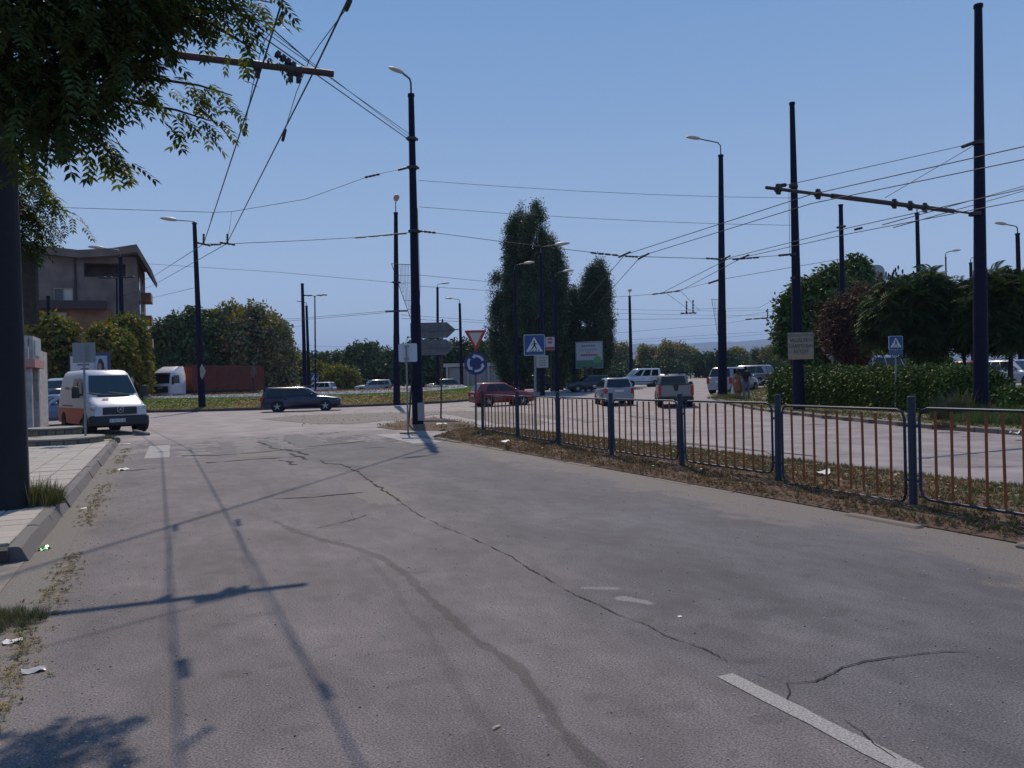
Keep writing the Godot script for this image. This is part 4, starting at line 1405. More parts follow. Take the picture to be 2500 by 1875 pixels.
	for k in 5:  # windows and little balconies up the side wall
		var w := tool_()
		box(w, Vector3(0.02, 2.6 + k * 2.3, -2.2), Vector3(0.06, 1.3, 1.5))
		put(w, "side_window", C.pane, o)
		w = tool_()
		box(w, Vector3(0.45, 1.6 + k * 2.3, -6.5), Vector3(0.9, 0.9, 3.2))
		put(w, "side_balcony", brick, o)
	s = tool_()
	box(s, Vector3(-9.05, 8.55, 0.2), Vector3(0.85, 0.6, 0.36))
	var ac := put(s, "air_conditioner", mat(0.55, 0.53, 0.5, 0.7), o)
	s = tool_()
	cyl(s, Vector3(-9.2, 8.55, 0.385), Vector3(-9.2, 8.55, 0.40), 0.21, 0.21, 14)
	put(s, "fan_grille", C.iron, ac)

	# white house with a balcony at the street corner
	var h := thing("white_house", "white rendered house with pink balcony edge and arched window at the pavement corner", "house", Vector3(-3.75, 0.12, -29.6))
	var render := grainy(mat(0.52, 0.49, 0.47, 0.9), C.mottle, 0.4)
	s = tool_()
	box(s, Vector3(-4.3, 1.55, -5.0), Vector3(7.2, 3.1, 9.0))
	put(s, "wall", render, h)
	s = tool_()
	box(s, Vector3(-2.7, 2.36, -0.6), Vector3(5.6, 0.26, 2.2))
	put(s, "balcony_edge", mat(0.45, 0.22, 0.20, 0.8), h)
	s = tool_()
	box(s, Vector3(-2.75, 2.86, 0.36), Vector3(5.3, 0.74, 0.12))
	box(s, Vector3(-0.02, 2.86, -0.6), Vector3(0.12, 0.735, 1.8))
	put(s, "parapet", render, h)
	s = tool_()
	box(s, Vector3(0.06, 2.86, -0.45), Vector3(0.04, 0.5, 1.1))
	put(s, "parapet_panel", mat(0.42, 0.46, 0.47, 0.4), h)
	for q in [[-0.15, 0.2], [-0.15, -1.4], [-2.4, 0.2]]:
		s = tool_()
		slab(s, Vector3(q[0], 1.115, q[1]), Vector3(0.26, 2.23, 0.26), 0.02)
		put(s, "column", render, h)
	s = tool_()
	var roof := PackedVector2Array([Vector2(-8.4, 3.15), Vector2(-1.2, 3.15), Vector2(-1.05, 3.25), Vector2(-4.6, 4.5), Vector2(-8.6, 3.25)])
	prism(s, roof, Transform3D(Basis(), Vector3(0, 0, -0.35)), 9.4)
	put(s, "roof", grainy(mat(0.34, 0.13, 0.09, 0.9), C.fine, 0.6), h)
	s = tool_()
	box(s, Vector3(-1.15, 3.75, -1.2), Vector3(0.55, 1.3, 0.55))
	put(s, "chimney", render, h)
	s = tool_()
	for k in 8: box(s, Vector3(-1.6 + 0.2 * k, 3.98 + 0.015 * (k % 2), -1.3), Vector3(0.19, 0.05, 1.6), Basis(Vector3.BACK, 0.12))
	put(s, "awning", mat(0.5, 0.5, 0.52, 0.6), h)
	s = tool_()
	prism(s, PackedVector2Array([Vector2(-0.28, 0), Vector2(0.28, 0), Vector2(0.28, 0.75), Vector2(0.14, 1.02), Vector2(0, 1.15), Vector2(-0.14, 1.02), Vector2(-0.28, 0.75)]), Transform3D(Basis(), Vector3(-1.15, 0.85, -0.48)), 0.05)
	var win := put(s, "arched_window", C.glass, h)
	s = tool_()
	for e in [-1, 1]:
		s = tool_()
		box(s, Vector3(-1.15 + e * 0.33, 1.3, -0.47), Vector3(0.08, 1.1, 0.08))
		put(s, "jamb", C.white, win)
	s = tool_()
	for k in 5: cyl(s, Vector3(-1.75 + 0.22 * k, 1.92, -0.1), Vector3(-1.75 + 0.22 * k, 2.06, -0.7), 0.11, 0.11, 8)
	put(s, "porch_tiles", mat(0.40, 0.15, 0.10, 0.9), h)
	s = tool_()
	box(s, Vector3(-0.25, 1.1, -0.75), Vector3(0.06, 2.1, 0.95))
	put(s, "door", mat(0.03, 0.03, 0.035, 0.5), h)
	s = tool_()
	slab(s, Vector3(-0.75, 0.72, 0.65), Vector3(0.42, 1.44, 0.42), 0.03)
	slab(s, Vector3(-0.75, 1.48, 0.65), Vector3(0.52, 0.1, 0.52), 0.02)
	put(s, "gate_pillar", render, h)
	# stone plinth: courses of rough blocks
	var pm := grainy(mat(0.36, 0.29, 0.20, 0.95), C.fine, 1.2)
	for row in 3:
		for k in 5:
			s = tool_()
			slab(s, Vector3(-0.75 - k * 0.42 - (0.2 if row % 2 else 0.0), 0.1 + row * 0.17, 0.98), Vector3(0.405, 0.16, 0.24), 0.02)
			put(s, "plinth_block", pm, h)
	# two round steps faced with stone
	for q in [[Vector3(-2.58,0.15,-25.21), 1.05, 0.17, 0.0], [Vector3(-2.94,0.15,-27.04), 0.72, 0.20, 0.17]]:
		var st := thing("round_step", "lower half-round stone-faced step before the white house" if q[3] == 0.0 else "upper half-round stone-faced step before the white house", "step", q[0] + Vector3(0, q[3], 0))
		s = tool_()
		cyl(s, Vector3(0, -0.02, 0), Vector3(0, q[2] - 0.045, 0), q[1] - 0.03, q[1] - 0.03, 26)
		put(s, "core", mat(0.10, 0.09, 0.08, 0.95), st)
		s = tool_()
		cyl(s, Vector3(0, q[2] - 0.045, 0), Vector3(0, q[2], 0), q[1] + 0.03, q[1] + 0.03, 26)
		put(s, "tread", grainy(mat(0.42, 0.39, 0.35, 0.9), C.fine, 1.0), st)
		for k in 20:
			var a := TAU * k / 20.0
			s = tool_()
			slab(s, Vector3.ZERO, Vector3(TAU * q[1] / 20.0 - 0.025, q[2] - 0.06, 0.05), 0.012)
			part(made(s), "facing_stone", pm if k % 3 else C.kerb, st, Transform3D(Basis(Vector3.UP, PI / 2 - a), Vector3(cos(a) * (q[1] - 0.03), (q[2] - 0.06) * 0.5, sin(a) * (q[1] - 0.03))))
	# flat-roofed pavilion far behind the round sign
	var pv := thing("pavilion", "low pale flat-roofed pavilion among the dark trees behind the red hatchback", "building", Vector3(42.8,0.71,-110.07), yaw_of(Vector3(0.4,0,-0.92)))
	s = tool_()
	box(s, Vector3(0, 3.2, 0), Vector3(10, 0.5, 5))
	put(s, "flat_roof", mat(0.42, 0.38, 0.34, 0.9), pv)
	s = tool_()
	box(s, Vector3(0, 1.4, 0), Vector3(8.6, 2.9, 4.0))
	put(s, "wall", mat(0.30, 0.27, 0.25, 0.8), pv)
	for k in 4:
		s = tool_()
		box(s, Vector3(-4.5 + 3 * k, 1.45, 2.3), Vector3(0.3, 2.95, 0.3))
		put(s, "post", mat(0.36, 0.33, 0.30, 0.9), pv)

# ---------------------------------------------------------------- poles
func toward(a: float) -> Vector3:  # a horizontal direction, degrees right of the street's direction
	return Vector3(sin(deg_to_rad(a)), 0, -cos(deg_to_rad(a)))

func build_poles():
	var o: Node3D
	# the thick dark pole on the left pavement that carries the bracket over the street
	o = pole("trolley_pole", "thick navy trolley pole rising from the left pavement into the tree", Vector3(-1.78,0.15,-11.64), Vector3(-1.81,9.7,-11.71), 0.235, 0.16, "", grainy(mat(0.011, 0.010, 0.017, 0.75), C.mottle, 0.9), false)  # navy paint made near-black: the tree's shade is put into its colour
	var b := o.position
	var s := tool_(true)
	var y0 := 6.05
	cyl(s, Vector3(0.1, y0 - b.y, 0.0), Vector3(4.15, y0 + 0.02 - b.y, 0.05), 0.048, 0.048, 10)
	cyl(s, Vector3(-0.25, y0 - b.y, 0.0), Vector3(0.25, y0 - b.y, 0.0), 0.06, 0.06, 10)
	put(s, "bracket_arm", grainy(mat(0.09, 0.05, 0.05, 0.7), C.mottle, 1.0), o)
	for x in [1.95, 3.1, 3.55, 3.66]:
		s = tool_(true)
		cyl(s, Vector3(x - 0.05, y0 - b.y, 0.02), Vector3(x + 0.05, y0 - b.y, 0.02), 0.075, 0.075, 10)
		box(s, Vector3(x, y0 - 0.09 - b.y, 0.02), Vector3(0.06, 0.14, 0.07))
		put(s, "arm_clamp", C.iron, o)
	s = tool_(true)
	bone(s, Vector3(3.35, y0 + 0.22 - b.y, 0.02), Vector3(3.62, y0 + 0.06 - b.y, 0.02), 0.06)
	put(s, "insulator", C.iron, o)
	clamp_band(o, Vector3(0, 8.4 - b.y, 0), 0.2)
	# a small dark panel on that pole
	var sg := thing("sign_panel", "narrow dark olive sign panel with rounded corners on the thick left pole", "sign", Vector3(-1.76,3.08,-13.44))
	s = tool_()
	prism(s, rounded(0.27, 1.03, 0.03), Transform3D(Basis(Vector3.UP, deg_to_rad(-23)), Vector3.ZERO), 0.06)
	put(s, "panel", grainy(mat(0.055, 0.05, 0.03, 0.7), C.mottle, 1.5), sg)
	s = tool_()
	for e in [-0.35, 0.35]:
		s = tool_()
		box(s, Vector3(-0.2, e, -0.06), Vector3(0.4, 0.04, 0.03))
		put(s, "strap", C.iron, sg)

	# the lamp pole on the small earth island
	o = pole("lamp_pole", "tall navy lamp pole on the small earth island before the direction signs", Vector3(8.15,0.15,-26.93), Vector3(8.2,11.62,-26.97), 0.20, 0.10)
	b = o.position
	var tp := Vector3(8.19,11.61,-26.93) - b
	lamp_head(o, tp, Vector3(-0.95,0,0.3), 0.55, 0.35, 0.42, C.arm, C.lamp)
	for y in [Vector3(8.18,10.07,-26.92) - b, Vector3(8.19,9.07,-26.91) - b, Vector3(8.18,6.85,-26.9) - b]:
		clamp_band(o, y, 0.17)
	s = tool_()
	slab(s, Vector3(0.06, 0.42, 0.19), Vector3(0.24, 0.62, 0.06), 0.01)
	put(s, "access_door", mat(0.30, 0.27, 0.26, 0.7), o)
	s = tool_()
	tube(s, [Vector3(-0.35, 0.0, 0.05), Vector3(-0.18, 1.6, 0.02)], 0.03, 6)
	put(s, "stay_rod", C.iron, o)
	# wire lattice decoration hung beside that pole
	lattice("wire_lattice", "inverted triangular wire lattice hung beside the lamp pole on the earth island", Vector3(7.92,4.87,-27.77), 0.68, 1.95, 11)
	lattice("wire_lattice", "small tangled wire lattice on the curved lamp pole near the walkers", Vector3(29.85,4.81,-38.27), 0.42, 2.5, 4)

	o = pole("lamp_pole", "navy lamp pole on the left end of the roundabout bank with a diamond sign", Vector3(2.45,0.2,-57.85), Vector3(2.26,12.67,-58.01), 0.24, 0.13)
	b = o.position
	lamp_head(o, Vector3(2.26,12.67,-58.01) - b, Vector3(-1,0,-0.09), 0.12, 1.15, 0.75, C.arm, C.lamp)
	o = pole("lamp_pole", "navy lamp pole at the kerb of the roundabout bank right of the estate car", Vector3(14.63,0.15,-53.19), Vector3(14.88,13.16,-53.15), 0.24, 0.13)
	lamp_head(o, Vector3(14.88,13.16,-53.15) - o.position, Vector3(-0.21,0,0.98), 0.6, 0.5, 0.85, C.arm, C.lamp)
	clamp_band(o, Vector3(14.75,6.47,-53.17) - o.position, 0.26)
	clamp_band(o, Vector3(14.79,8.43,-53.16) - o.position, 0.25)
	s = tool_()
	box(s, Vector3(14.75,6.47,-53.17) - o.position, Vector3(1.5, 0.1, 0.1), Basis(Vector3.UP, deg_to_rad(-23)))
	put(s, "cross_bar", C.iron, o)

	o = pole("lamp_pole", "tall navy lamp pole with a swept arm beside the two walkers", Vector3(29.48,0.32,-37.31), Vector3(29.71,14.2,-37.29), 0.27, 0.13)
	lamp_head(o, Vector3(30.55,14.55,-38.34) - o.position, Vector3(-0.98,0,-0.21), 0.75, 1.35, 0.62, C.arm, C.lamp)
	clamp_band(o, Vector3(30.46,8.43,-38.35) - o.position, 0.24)
	o = pole("trolley_pole", "navy trolley pole that carries the lettered beton board before the hedge", Vector3(23.07,0.15,-24.5), Vector3(23.1,12.28,-24.55), 0.235, 0.095)
	for y in [Vector3(23.08,9,-24.55) - o.position, Vector3(23.05,6.29,-24.55) - o.position, Vector3(23.05,5.37,-24.55) - o.position]:
		clamp_band(o, y, 0.17)
	o = pole("trolley_pole", "thickest navy trolley pole in front of the dark sumacs with a bracket arm", Vector3(21.65,0.15,-15.78), Vector3(21.86,12.09,-15.76), 0.215, 0.105)
	b = o.position
	var e0 := Vector3(21.6,6.07,-15.8) - b
	var e1 := Vector3(13.73,6.18,-15.53) - b
	s = tool_(true)
	cyl(s, e0, e0.lerp(e1, 0.12), 0.03, 0.03, 8)
	cyl(s, e0.lerp(e1, 0.12), e0.lerp(e1, 0.72), 0.062, 0.062, 10)
	cyl(s, e0.lerp(e1, 0.72), e1, 0.042, 0.042, 10)
	put(s, "bracket_arm", grainy(mat(0.075, 0.045, 0.05, 0.7), C.mottle, 1.0), o)
	for f in [0.27, 0.345, 0.425, 0.78, 0.95]:
		s = tool_(true)
		var p := e0.lerp(e1, f)
		cyl(s, p - (e1 - e0).normalized() * 0.05, p + (e1 - e0).normalized() * 0.05, 0.095, 0.095, 10)
		box(s, p - Vector3(0, 0.1, 0), Vector3(0.12, 0.06, 0.05))
		box(s, p + Vector3(0, 0.1, 0), Vector3(0.12, 0.06, 0.05))
		put(s, "arm_clamp", C.iron, o)
	clamp_band(o, e0 + Vector3(0.0, 0.0, 0), 0.17)
	clamp_band(o, Vector3(21.73,8.12,-15.75) - b, 0.155)

	# poles farther off: [name, label, base, top, radii, lamp direction, lamp reach]
	var far := [
		["lamp_pole", "navy lamp pole in front of the apartment block between yellowing trees", Vector3(-2.77,0,-68.86), Vector3(-2.72,11.79,-68.91), 0.22, 0.15, Vector3(-0.98,0,-0.21), 1.25, 0.8],
		["trolley_pole", "slim dark pole at the left end of the apartment block", Vector3(-7.74,0,-68.85), Vector3(-7.66,8.67,-68.86), 0.16, 0.12, Vector3.ZERO, 0, 0],
		["trolley_pole", "short dark pole with a crossbar at the apartment block's right edge", Vector3(-2.76,0,-88.5), Vector3(-2.61,9.91,-88.49), 0.16, 0.12, Vector3.ZERO, 0, 0],
		["trolley_pole", "dark tapered pole leftmost of three standing together behind the bank", Vector3(13.75,0,-85.65), Vector3(13.73,12.19,-85.73), 0.24, 0.15, Vector3.ZERO, 0, 0],
		["lamp_pole", "dark pole with a short swan-neck lamp in the middle of three behind the bank", Vector3(15.17,0.03,-91.58), Vector3(15.08,10.44,-91.68), 0.20, 0.13, Vector3(-0.97,0,0.23), 0.5, 0.5],
		["lamp_pole", "slim lamp pole with a small head above the grey direction sign", Vector3(26.49,0.25,-80.09), Vector3(26.71,11.42,-80.06), 0.18, 0.12, Vector3(1,0,0.09), 0.5, 0.6],
		["lamp_pole", "navy lamp pole with a swept arm just right of the direction signs", Vector3(29.49,0.31,-80.96), Vector3(29.49,9.9,-81.02), 0.2, 0.13, Vector3(-0.92,0,-0.4), 0.85, 0.55],
		["lamp_pole", "navy lamp pole in front of the tallest poplars with its arm to the right", Vector3(28.71,0.22,-59.48), Vector3(28.84,11.93,-59.48), 0.21, 0.13, Vector3(0.92,0,0.4), 1.25, 0.9],
		["lamp_pole", "dark lamp pole among the tall poplars with a short pale arm", Vector3(28.33,0.23,-64), Vector3(28.48,11.16,-64), 0.2, 0.13, Vector3(0.92,0,0.4), 0.85, 0.7],
		["lamp_pole", "dark lamp pole between the two groups of poplars", Vector3(32.54,0.33,-64.35), Vector3(32.63,10.68,-64.37), 0.2, 0.13, Vector3(0.92,0,0.4), 0.75, 0.7],
		["lamp_pole", "slim navy lamp pole alone against the sky right of the poplars", Vector3(49.4,0.75,-78.81), Vector3(49.44,10.87,-78.85), 0.24, 0.14, Vector3(-0.49,0,0.87), 0.6, 0.9],
		["trolley_pole", "plain navy pole rising out of the green tree behind the hedge", Vector3(37.45,0.34,-36.01), Vector3(37.52,11.61,-36.05), 0.2, 0.12, Vector3.ZERO, 0, 0],
		["lamp_pole", "navy lamp pole behind the sumacs with a long arm to the left", Vector3(45.15,0.51,-37.01), Vector3(45.17,11.75,-37.07), 0.17, 0.12, Vector3(-0.92,0,-0.4), 1.05, 0.5],
		["lamp_pole", "navy lamp pole at the far right behind the sumacs", Vector3(49.17,0.59,-33.08), Vector3(49.15,9.97,-33.14), 0.17, 0.12, Vector3(-0.98,0,-0.21), 0.85, 0.6],
		["lamp_pole", "thin grey lamp pole with a flat tilted head behind the sumacs", Vector3(53.92,0.72,-41.91), Vector3(54.01,10,-41.93), 0.08, 0.05, Vector3(0.92,0,0.4), 0.5, 0.5],
		["lamp_pole", "dark lamp pole with a hooked top half hidden by the thick right pole", Vector3(61.28,0.9,-45.25), Vector3(61.29,10.34,-45.3), 0.17, 0.12, Vector3(0.92,0,0.4), 0.6, 0.5],
	]
	for q in far:
		o = pole(q[0], q[1], q[2], q[3], q[4], q[5])
		if q[7] > 0: lamp_head(o, q[3] - q[2], q[6], 0.25 + 0.25 * q[7], q[7], q[8], C.arm, C.lamp)
	# twin lamps with flat heads on both sides
	for q in [["slim post with flat twin lamp heads, rightmost of three poles behind the bank", Vector3(16.84,0.09,-97.4), Vector3(17.03,12.17,-97.38), 1.35], ["slim post with flat twin lamp heads in front of the apartment block", Vector3(-3.57,0,-77.94), Vector3(-3.41,11.25,-77.94), 1.45]]:
		o = pole("twin_lamp_pole", q[0], q[1], q[2], 0.11, 0.07)
		var t: Vector3 = q[2] - q[1]
		for e in [-1.0, 1.0]:
			s = tool_()
			var d: Vector3 = Vector3(0.92,0,0.4) * e
			tube(s, [t, t + d * q[3] * 0.4 + Vector3(0, 0.12, 0), t + d * q[3] * 0.55], 0.04, 6)
			for k in 2:
				slab(s, t + d * q[3] * (0.45 + 0.42 * k) + Vector3(0, 0.10 + 0.03 * k, 0.0), Vector3(q[3] * 0.42, 0.12, 0.3), 0.03, Basis(Vector3.UP, deg_to_rad(-23.6)) * Basis(Vector3.BACK, e * -0.05))
			put(s, "lamp_head", C.iron, o)

func lattice(called: String, label: String, at: Vector3, w: float, h: float, n: int):
	var o := thing(called, label, "wire frame", at, deg_to_rad(-23.6))
	var s := tool_()
	var tip := Vector3(w * 0.42, -h / 2, 0)
	tube(s, [Vector3(-w / 2, h / 2, 0), Vector3(w / 2, h / 2 - 0.05, 0)], 0.012, 4)
	tube(s, [Vector3(-w / 2, h / 2, 0), tip], 0.012, 4)
	tube(s, [Vector3(w / 2, h / 2 - 0.05, 0), Vector3(w / 2, -h / 2, 0), tip], 0.012, 4)
	for f in [0.22, 0.36, 0.68, 0.85]:
		tube(s, [Vector3(-w / 2, h / 2, 0).lerp(tip, f), Vector3(w / 2, h / 2 - h * f, 0)], 0.007, 4)
	put(s, "frame", C.iron, o)
	for k in n:
		var x := lerpf(-w * 0.36, w * 0.46, k / float(n))
		var f := clampf((x + w / 2) / (tip.x + w / 2), 0, 1)
		s = tool_()
		tube(s, [Vector3(x, h / 2 - 0.02, 0), Vector3(x + rng.randf_range(-0.02, 0.02), h / 2 - h * f * 0.45, 0.01), Vector3(x + 0.02, h / 2 - h * f * 0.97, 0)], 0.006, 4)
		put(s, "strand", C.iron, o)

# ---------------------------------------------------------------- wires
func build_wires():
	var g := "trolley contact wires"
	# the pair over the near street, turning left at the junction
	wire("left contact wire of the pair over the near street", [Vector3(1.36, 6.0, 16), Vector3(1.36, 6.0, 0), Vector3(1.36, 5.98, -11.4), Vector3(1.31,6.12,-27.06), Vector3(-0.43,9.67,-63.53), Vector3(-8.45,14.43,-123.81)], 0.012, 0, "contact_wire", g)
	wire("right contact wire of the pair over the near street", [Vector3(2.05, 6.0, 16), Vector3(2.05, 6.0, 0), Vector3(2.05, 5.98, -11.4), Vector3(2,6.16,-27.09), Vector3(-0.46,9.29,-65.72), Vector3(-9.83,12.88,-126.58)], 0.012, 0, "contact_wire", g)
	# the two pairs over the street beyond the median
	wire("upper contact wire of the pair passing above the right bracket arm", [Vector3(14.24,5.51,-7.88), Vector3(14.99,5.77,-9.95), Vector3(14.89,6.03,-15.24), Vector3(14.72,5.82,-23.71), Vector3(21.84,5.81,-39.59)], 0.012, 0, "contact_wire", g)
	wire("lower contact wire of the pair passing above the right bracket arm", [Vector3(14.56,5.35,-8.06), Vector3(15.39,5.63,-10.22), Vector3(15.4,5.95,-15.78), Vector3(15.4,5.81,-23.74), Vector3(22.5,5.66,-39.3)], 0.012, 0, "contact_wire", g)
	wire("upper contact wire of the pair passing under the right bracket arm", [Vector3(17.86,5.56,-9.9), Vector3(18.55,5.78,-12.33), Vector3(18.98,5.92,-17.92), Vector3(19.32,5.92,-23.77), Vector3(23.67,5.93,-34.43), Vector3(42.48,7.24,-57.86)], 0.012, 0, "contact_wire", g)
	wire("lower contact wire of the pair passing under the right bracket arm", [Vector3(18.29,5.39,-10.14), Vector3(19.04,5.62,-12.66), Vector3(19.3,5.81,-18.22), Vector3(19.98,5.97,-23.92), Vector3(24.73,6.01,-34.51), Vector3(43.22,7.22,-57.54)], 0.012, 0, "contact_wire", g)
	g = "span wires"
	wire("span wire from the tree to the lamp pole carrying two droppers", [Vector3(-6.14,8.37,-34.37), Vector3(-2.57,7.74,-30.62), Vector3(1.6,7.09,-26.83), Vector3(2.15,7.14,-26.81), Vector3(4.41,7.62,-26.48), Vector3(6.65,8.64,-26.82), Vector3(8.07,9.09,-26.96)], 0.009, 0, "span_wire", g)
	wire("span wire between the left contact pair and the lamp pole", [Vector3(1.31,6.12,-27.06), Vector3(2,6.16,-27.09), Vector3(4.14,6.31,-26.81), Vector3(6.12,6.52,-26.82), Vector3(8.07,6.82,-26.95)], 0.011, 0, "span_wire", g)
	wire("span wire from the lamp pole past the poplars to the lettered pole", [Vector3(8.3,6.86,-26.85), Vector3(8.87,6.8,-26.71), Vector3(10.94,6.45,-25.8), Vector3(14.78,5.84,-24.12), Vector3(19.15,5.87,-23.96), Vector3(23.02,6.29,-24.56)], 0.011, 0, "span_wire", g)
	wire("upper long wire from the lamp pole to the lettered pole", [Vector3(8.37,8.62,-26.83), Vector3(23.04,8.53,-24.57)], 0.008, 0.12, "span_wire", g)
	wire("lower long wire from the lamp pole to the lettered pole", [Vector3(8.35,7.7,-26.84), Vector3(23.05,7.45,-24.56)], 0.008, 0.12, "span_wire", g)
	for q in [["thicker feeder cable from the lamp pole over to the thick left pole", [Vector3(8.09,10.04,-26.96),Vector3(-1.79,8.36,-11.63)], 0.015], ["thinner feeder cable from the lamp pole over to the thick left pole", [Vector3(8.1,10.25,-26.96),Vector3(-1.79,8.46,-11.62)], 0.010], ["third thin cable from the lamp pole over to the thick left pole", [Vector3(8.09,10.14,-26.96),Vector3(-1.78,8.71,-11.62)], 0.008], ["stay from the bracket arm's insulator up to the thick left pole", [Vector3(2.06,6.28,-11.78),Vector3(-1.77,9.19,-11.62)], 0.009]]:
		wire(q[0], q[1], q[2], 0, "stay_cable", "cables at the left bracket arm")
	for q in [["dropper from the span wire to the left contact wire", [Vector3(1.6,7.09,-26.83),Vector3(1.48,6.64,-26.88),Vector3(1.34,6.22,-27.05)]], ["dropper from the span wire to the right contact wire", [Vector3(2.15,7.14,-26.81),Vector3(2.1,6.73,-26.83),Vector3(2.02,6.26,-27.08)]], ["loose tail wire beside the left contact wire near the bracket arm", [Vector3(1.39,5.97,-9.89),Vector3(1.3,5.99,-10.59),Vector3(1.39,6.31,-11.86),Vector3(1.36,6.16,-12.42),Vector3(1.47,6.26,-14.99)]], ["loose tail wire beside the right contact wire near the bracket arm", [Vector3(2.06,5.93,-9.16),Vector3(2.02,6.1,-10.71),Vector3(2.05,6.26,-11.68),Vector3(2.01,6.12,-12.68),Vector3(2.16,6.24,-15.02)]], ["stay from the thick right pole down to the bracket arm's middle", [Vector3(21.48,7.99,-15.75),Vector3(17.9,6.25,-15.67)]], ["long stay from the thick right pole to the bracket arm's tip", [Vector3(21.53,8.08,-15.73),Vector3(14.31,6.28,-15.6)]], ["cable hanging down along the lettered pole", [Vector3(22.77,8.91,-24.47),Vector3(22.74,6.23,-24.47)]], ["cable hanging down the right side of the island lamp pole", [Vector3(8.24,7.61,-26.66),Vector3(8.26,4.88,-26.64),Vector3(8.19,3.6,-26.66)]]]:
		wire(q[0], q[1], 0.006 if q[0].find("tail") >= 0 or q[0].find("dropper") >= 0 else 0.009, 0, "dropper_wire", "droppers and stays")
	g = "thin far wires"
	var far := [
		["thin wire from the apartment block to the pole at the bank kerb", [Vector3(-0.84,13.25,-82.28),Vector3(8.69,10.64,-66.1),Vector3(14.56,8.43,-53.26)]],
		["forked thin wire from the bank lamp pole to the apartment block", [Vector3(2.13,8.3,-58.04),Vector3(-0.91,9.89,-81.2)]],
		["upper of two thin wires from the bank kerb pole across to the apartment block", [Vector3(14.52,6.51,-53.27),Vector3(10.26,7.07,-67.57),Vector3(-2.02,8.21,-90.41)]],
		["lower of two thin wires from the bank kerb pole across to the apartment block", [Vector3(14.52,6.41,-53.27),Vector3(10.26,6.92,-67.57),Vector3(-2.03,7.83,-90.41)]],
		["thin wire from the island lamp pole toward the poplars, upper", [Vector3(16.05,8.81,-51.96),Vector3(24.48,9.08,-57.01)]],
		["thin wire from the island lamp pole toward the poplars, lower", [Vector3(16.03,8.06,-51.96),Vector3(24.47,8.44,-57.01)]],
		["pair wire low behind the direction sign, upper", [Vector3(15.03,6.21,-53.04),Vector3(31.5,7.37,-73.58)]],
		["pair wire low behind the direction sign, lower", [Vector3(15.03,5.96,-53.04),Vector3(31.49,7.19,-73.58)]],
		["thin wire between the poplars and the curved lamp pole, carrying two droppers", [Vector3(30.66,7.59,-52.12),Vector3(30.02,6.97,-43.66),Vector3(30.35,7.2,-38.39)]],
		["thin wire from the curved lamp pole up to the plain pole in the green tree", [Vector3(30.6,7.27,-38.28),Vector3(37.34,8.36,-36.11)]],
		["thin wire from the lettered pole level to the plain pole's foot", [Vector3(36.46,6.66,-60.49),Vector3(51.41,7.23,-64.87),Vector3(46.6,6.86,-45.15)]],
		["low wire across the far trees, topmost", [Vector3(42.95,8.86,-74.04),Vector3(64.08,9.56,-81.18),Vector3(73.3,9.56,-77.15)]],
		["low wire across the far trees, second", [Vector3(42.94,8.47,-74.04),Vector3(64.06,8.99,-81.18),Vector3(73.28,8.87,-77.15)]],
		["low wire across the far trees, third", [Vector3(42.89,6.21,-74.05),Vector3(57.83,7.31,-72.98),Vector3(58.63,7.78,-61.72)]],
		["low wire across the far trees, fourth", [Vector3(47.91,5.87,-82.76),Vector3(64.22,6.67,-81.1),Vector3(73.24,7.02,-77.16)]],
		["low wire across the far trees, lowest", [Vector3(47.9,5.6,-82.77),Vector3(64.21,6.27,-81.1),Vector3(73.23,6.79,-77.16)]],
		["steep wire rising from the far trees to the plain pole", [Vector3(45.04,7.82,-62.2),Vector3(47.97,7.38,-55.46),Vector3(37.33,8.2,-36.11)]],
		["thin wire right of the thick right pole, upper", [Vector3(19.89,5.98,-17.53),Vector3(33.72,9.31,-22.41)]],
		["thin wire right of the thick right pole, lower", [Vector3(20.19,5.89,-17.39),Vector3(33.72,9.11,-22.42)]],
		["wire between the three poles behind the bank and the big tree, upper", [Vector3(13.71,7.82,-85.71),Vector3(11.27,8.03,-104.24)]],
		["wire across the sky behind the three poles", [Vector3(11.25,7.11,-104.25),Vector3(17.39,6.16,-97.19),Vector3(30.99,6.29,-106.53)]],
	]
	for q in far: wire(q[0], q[1], 0.014, 0, "overhead_wire", g)
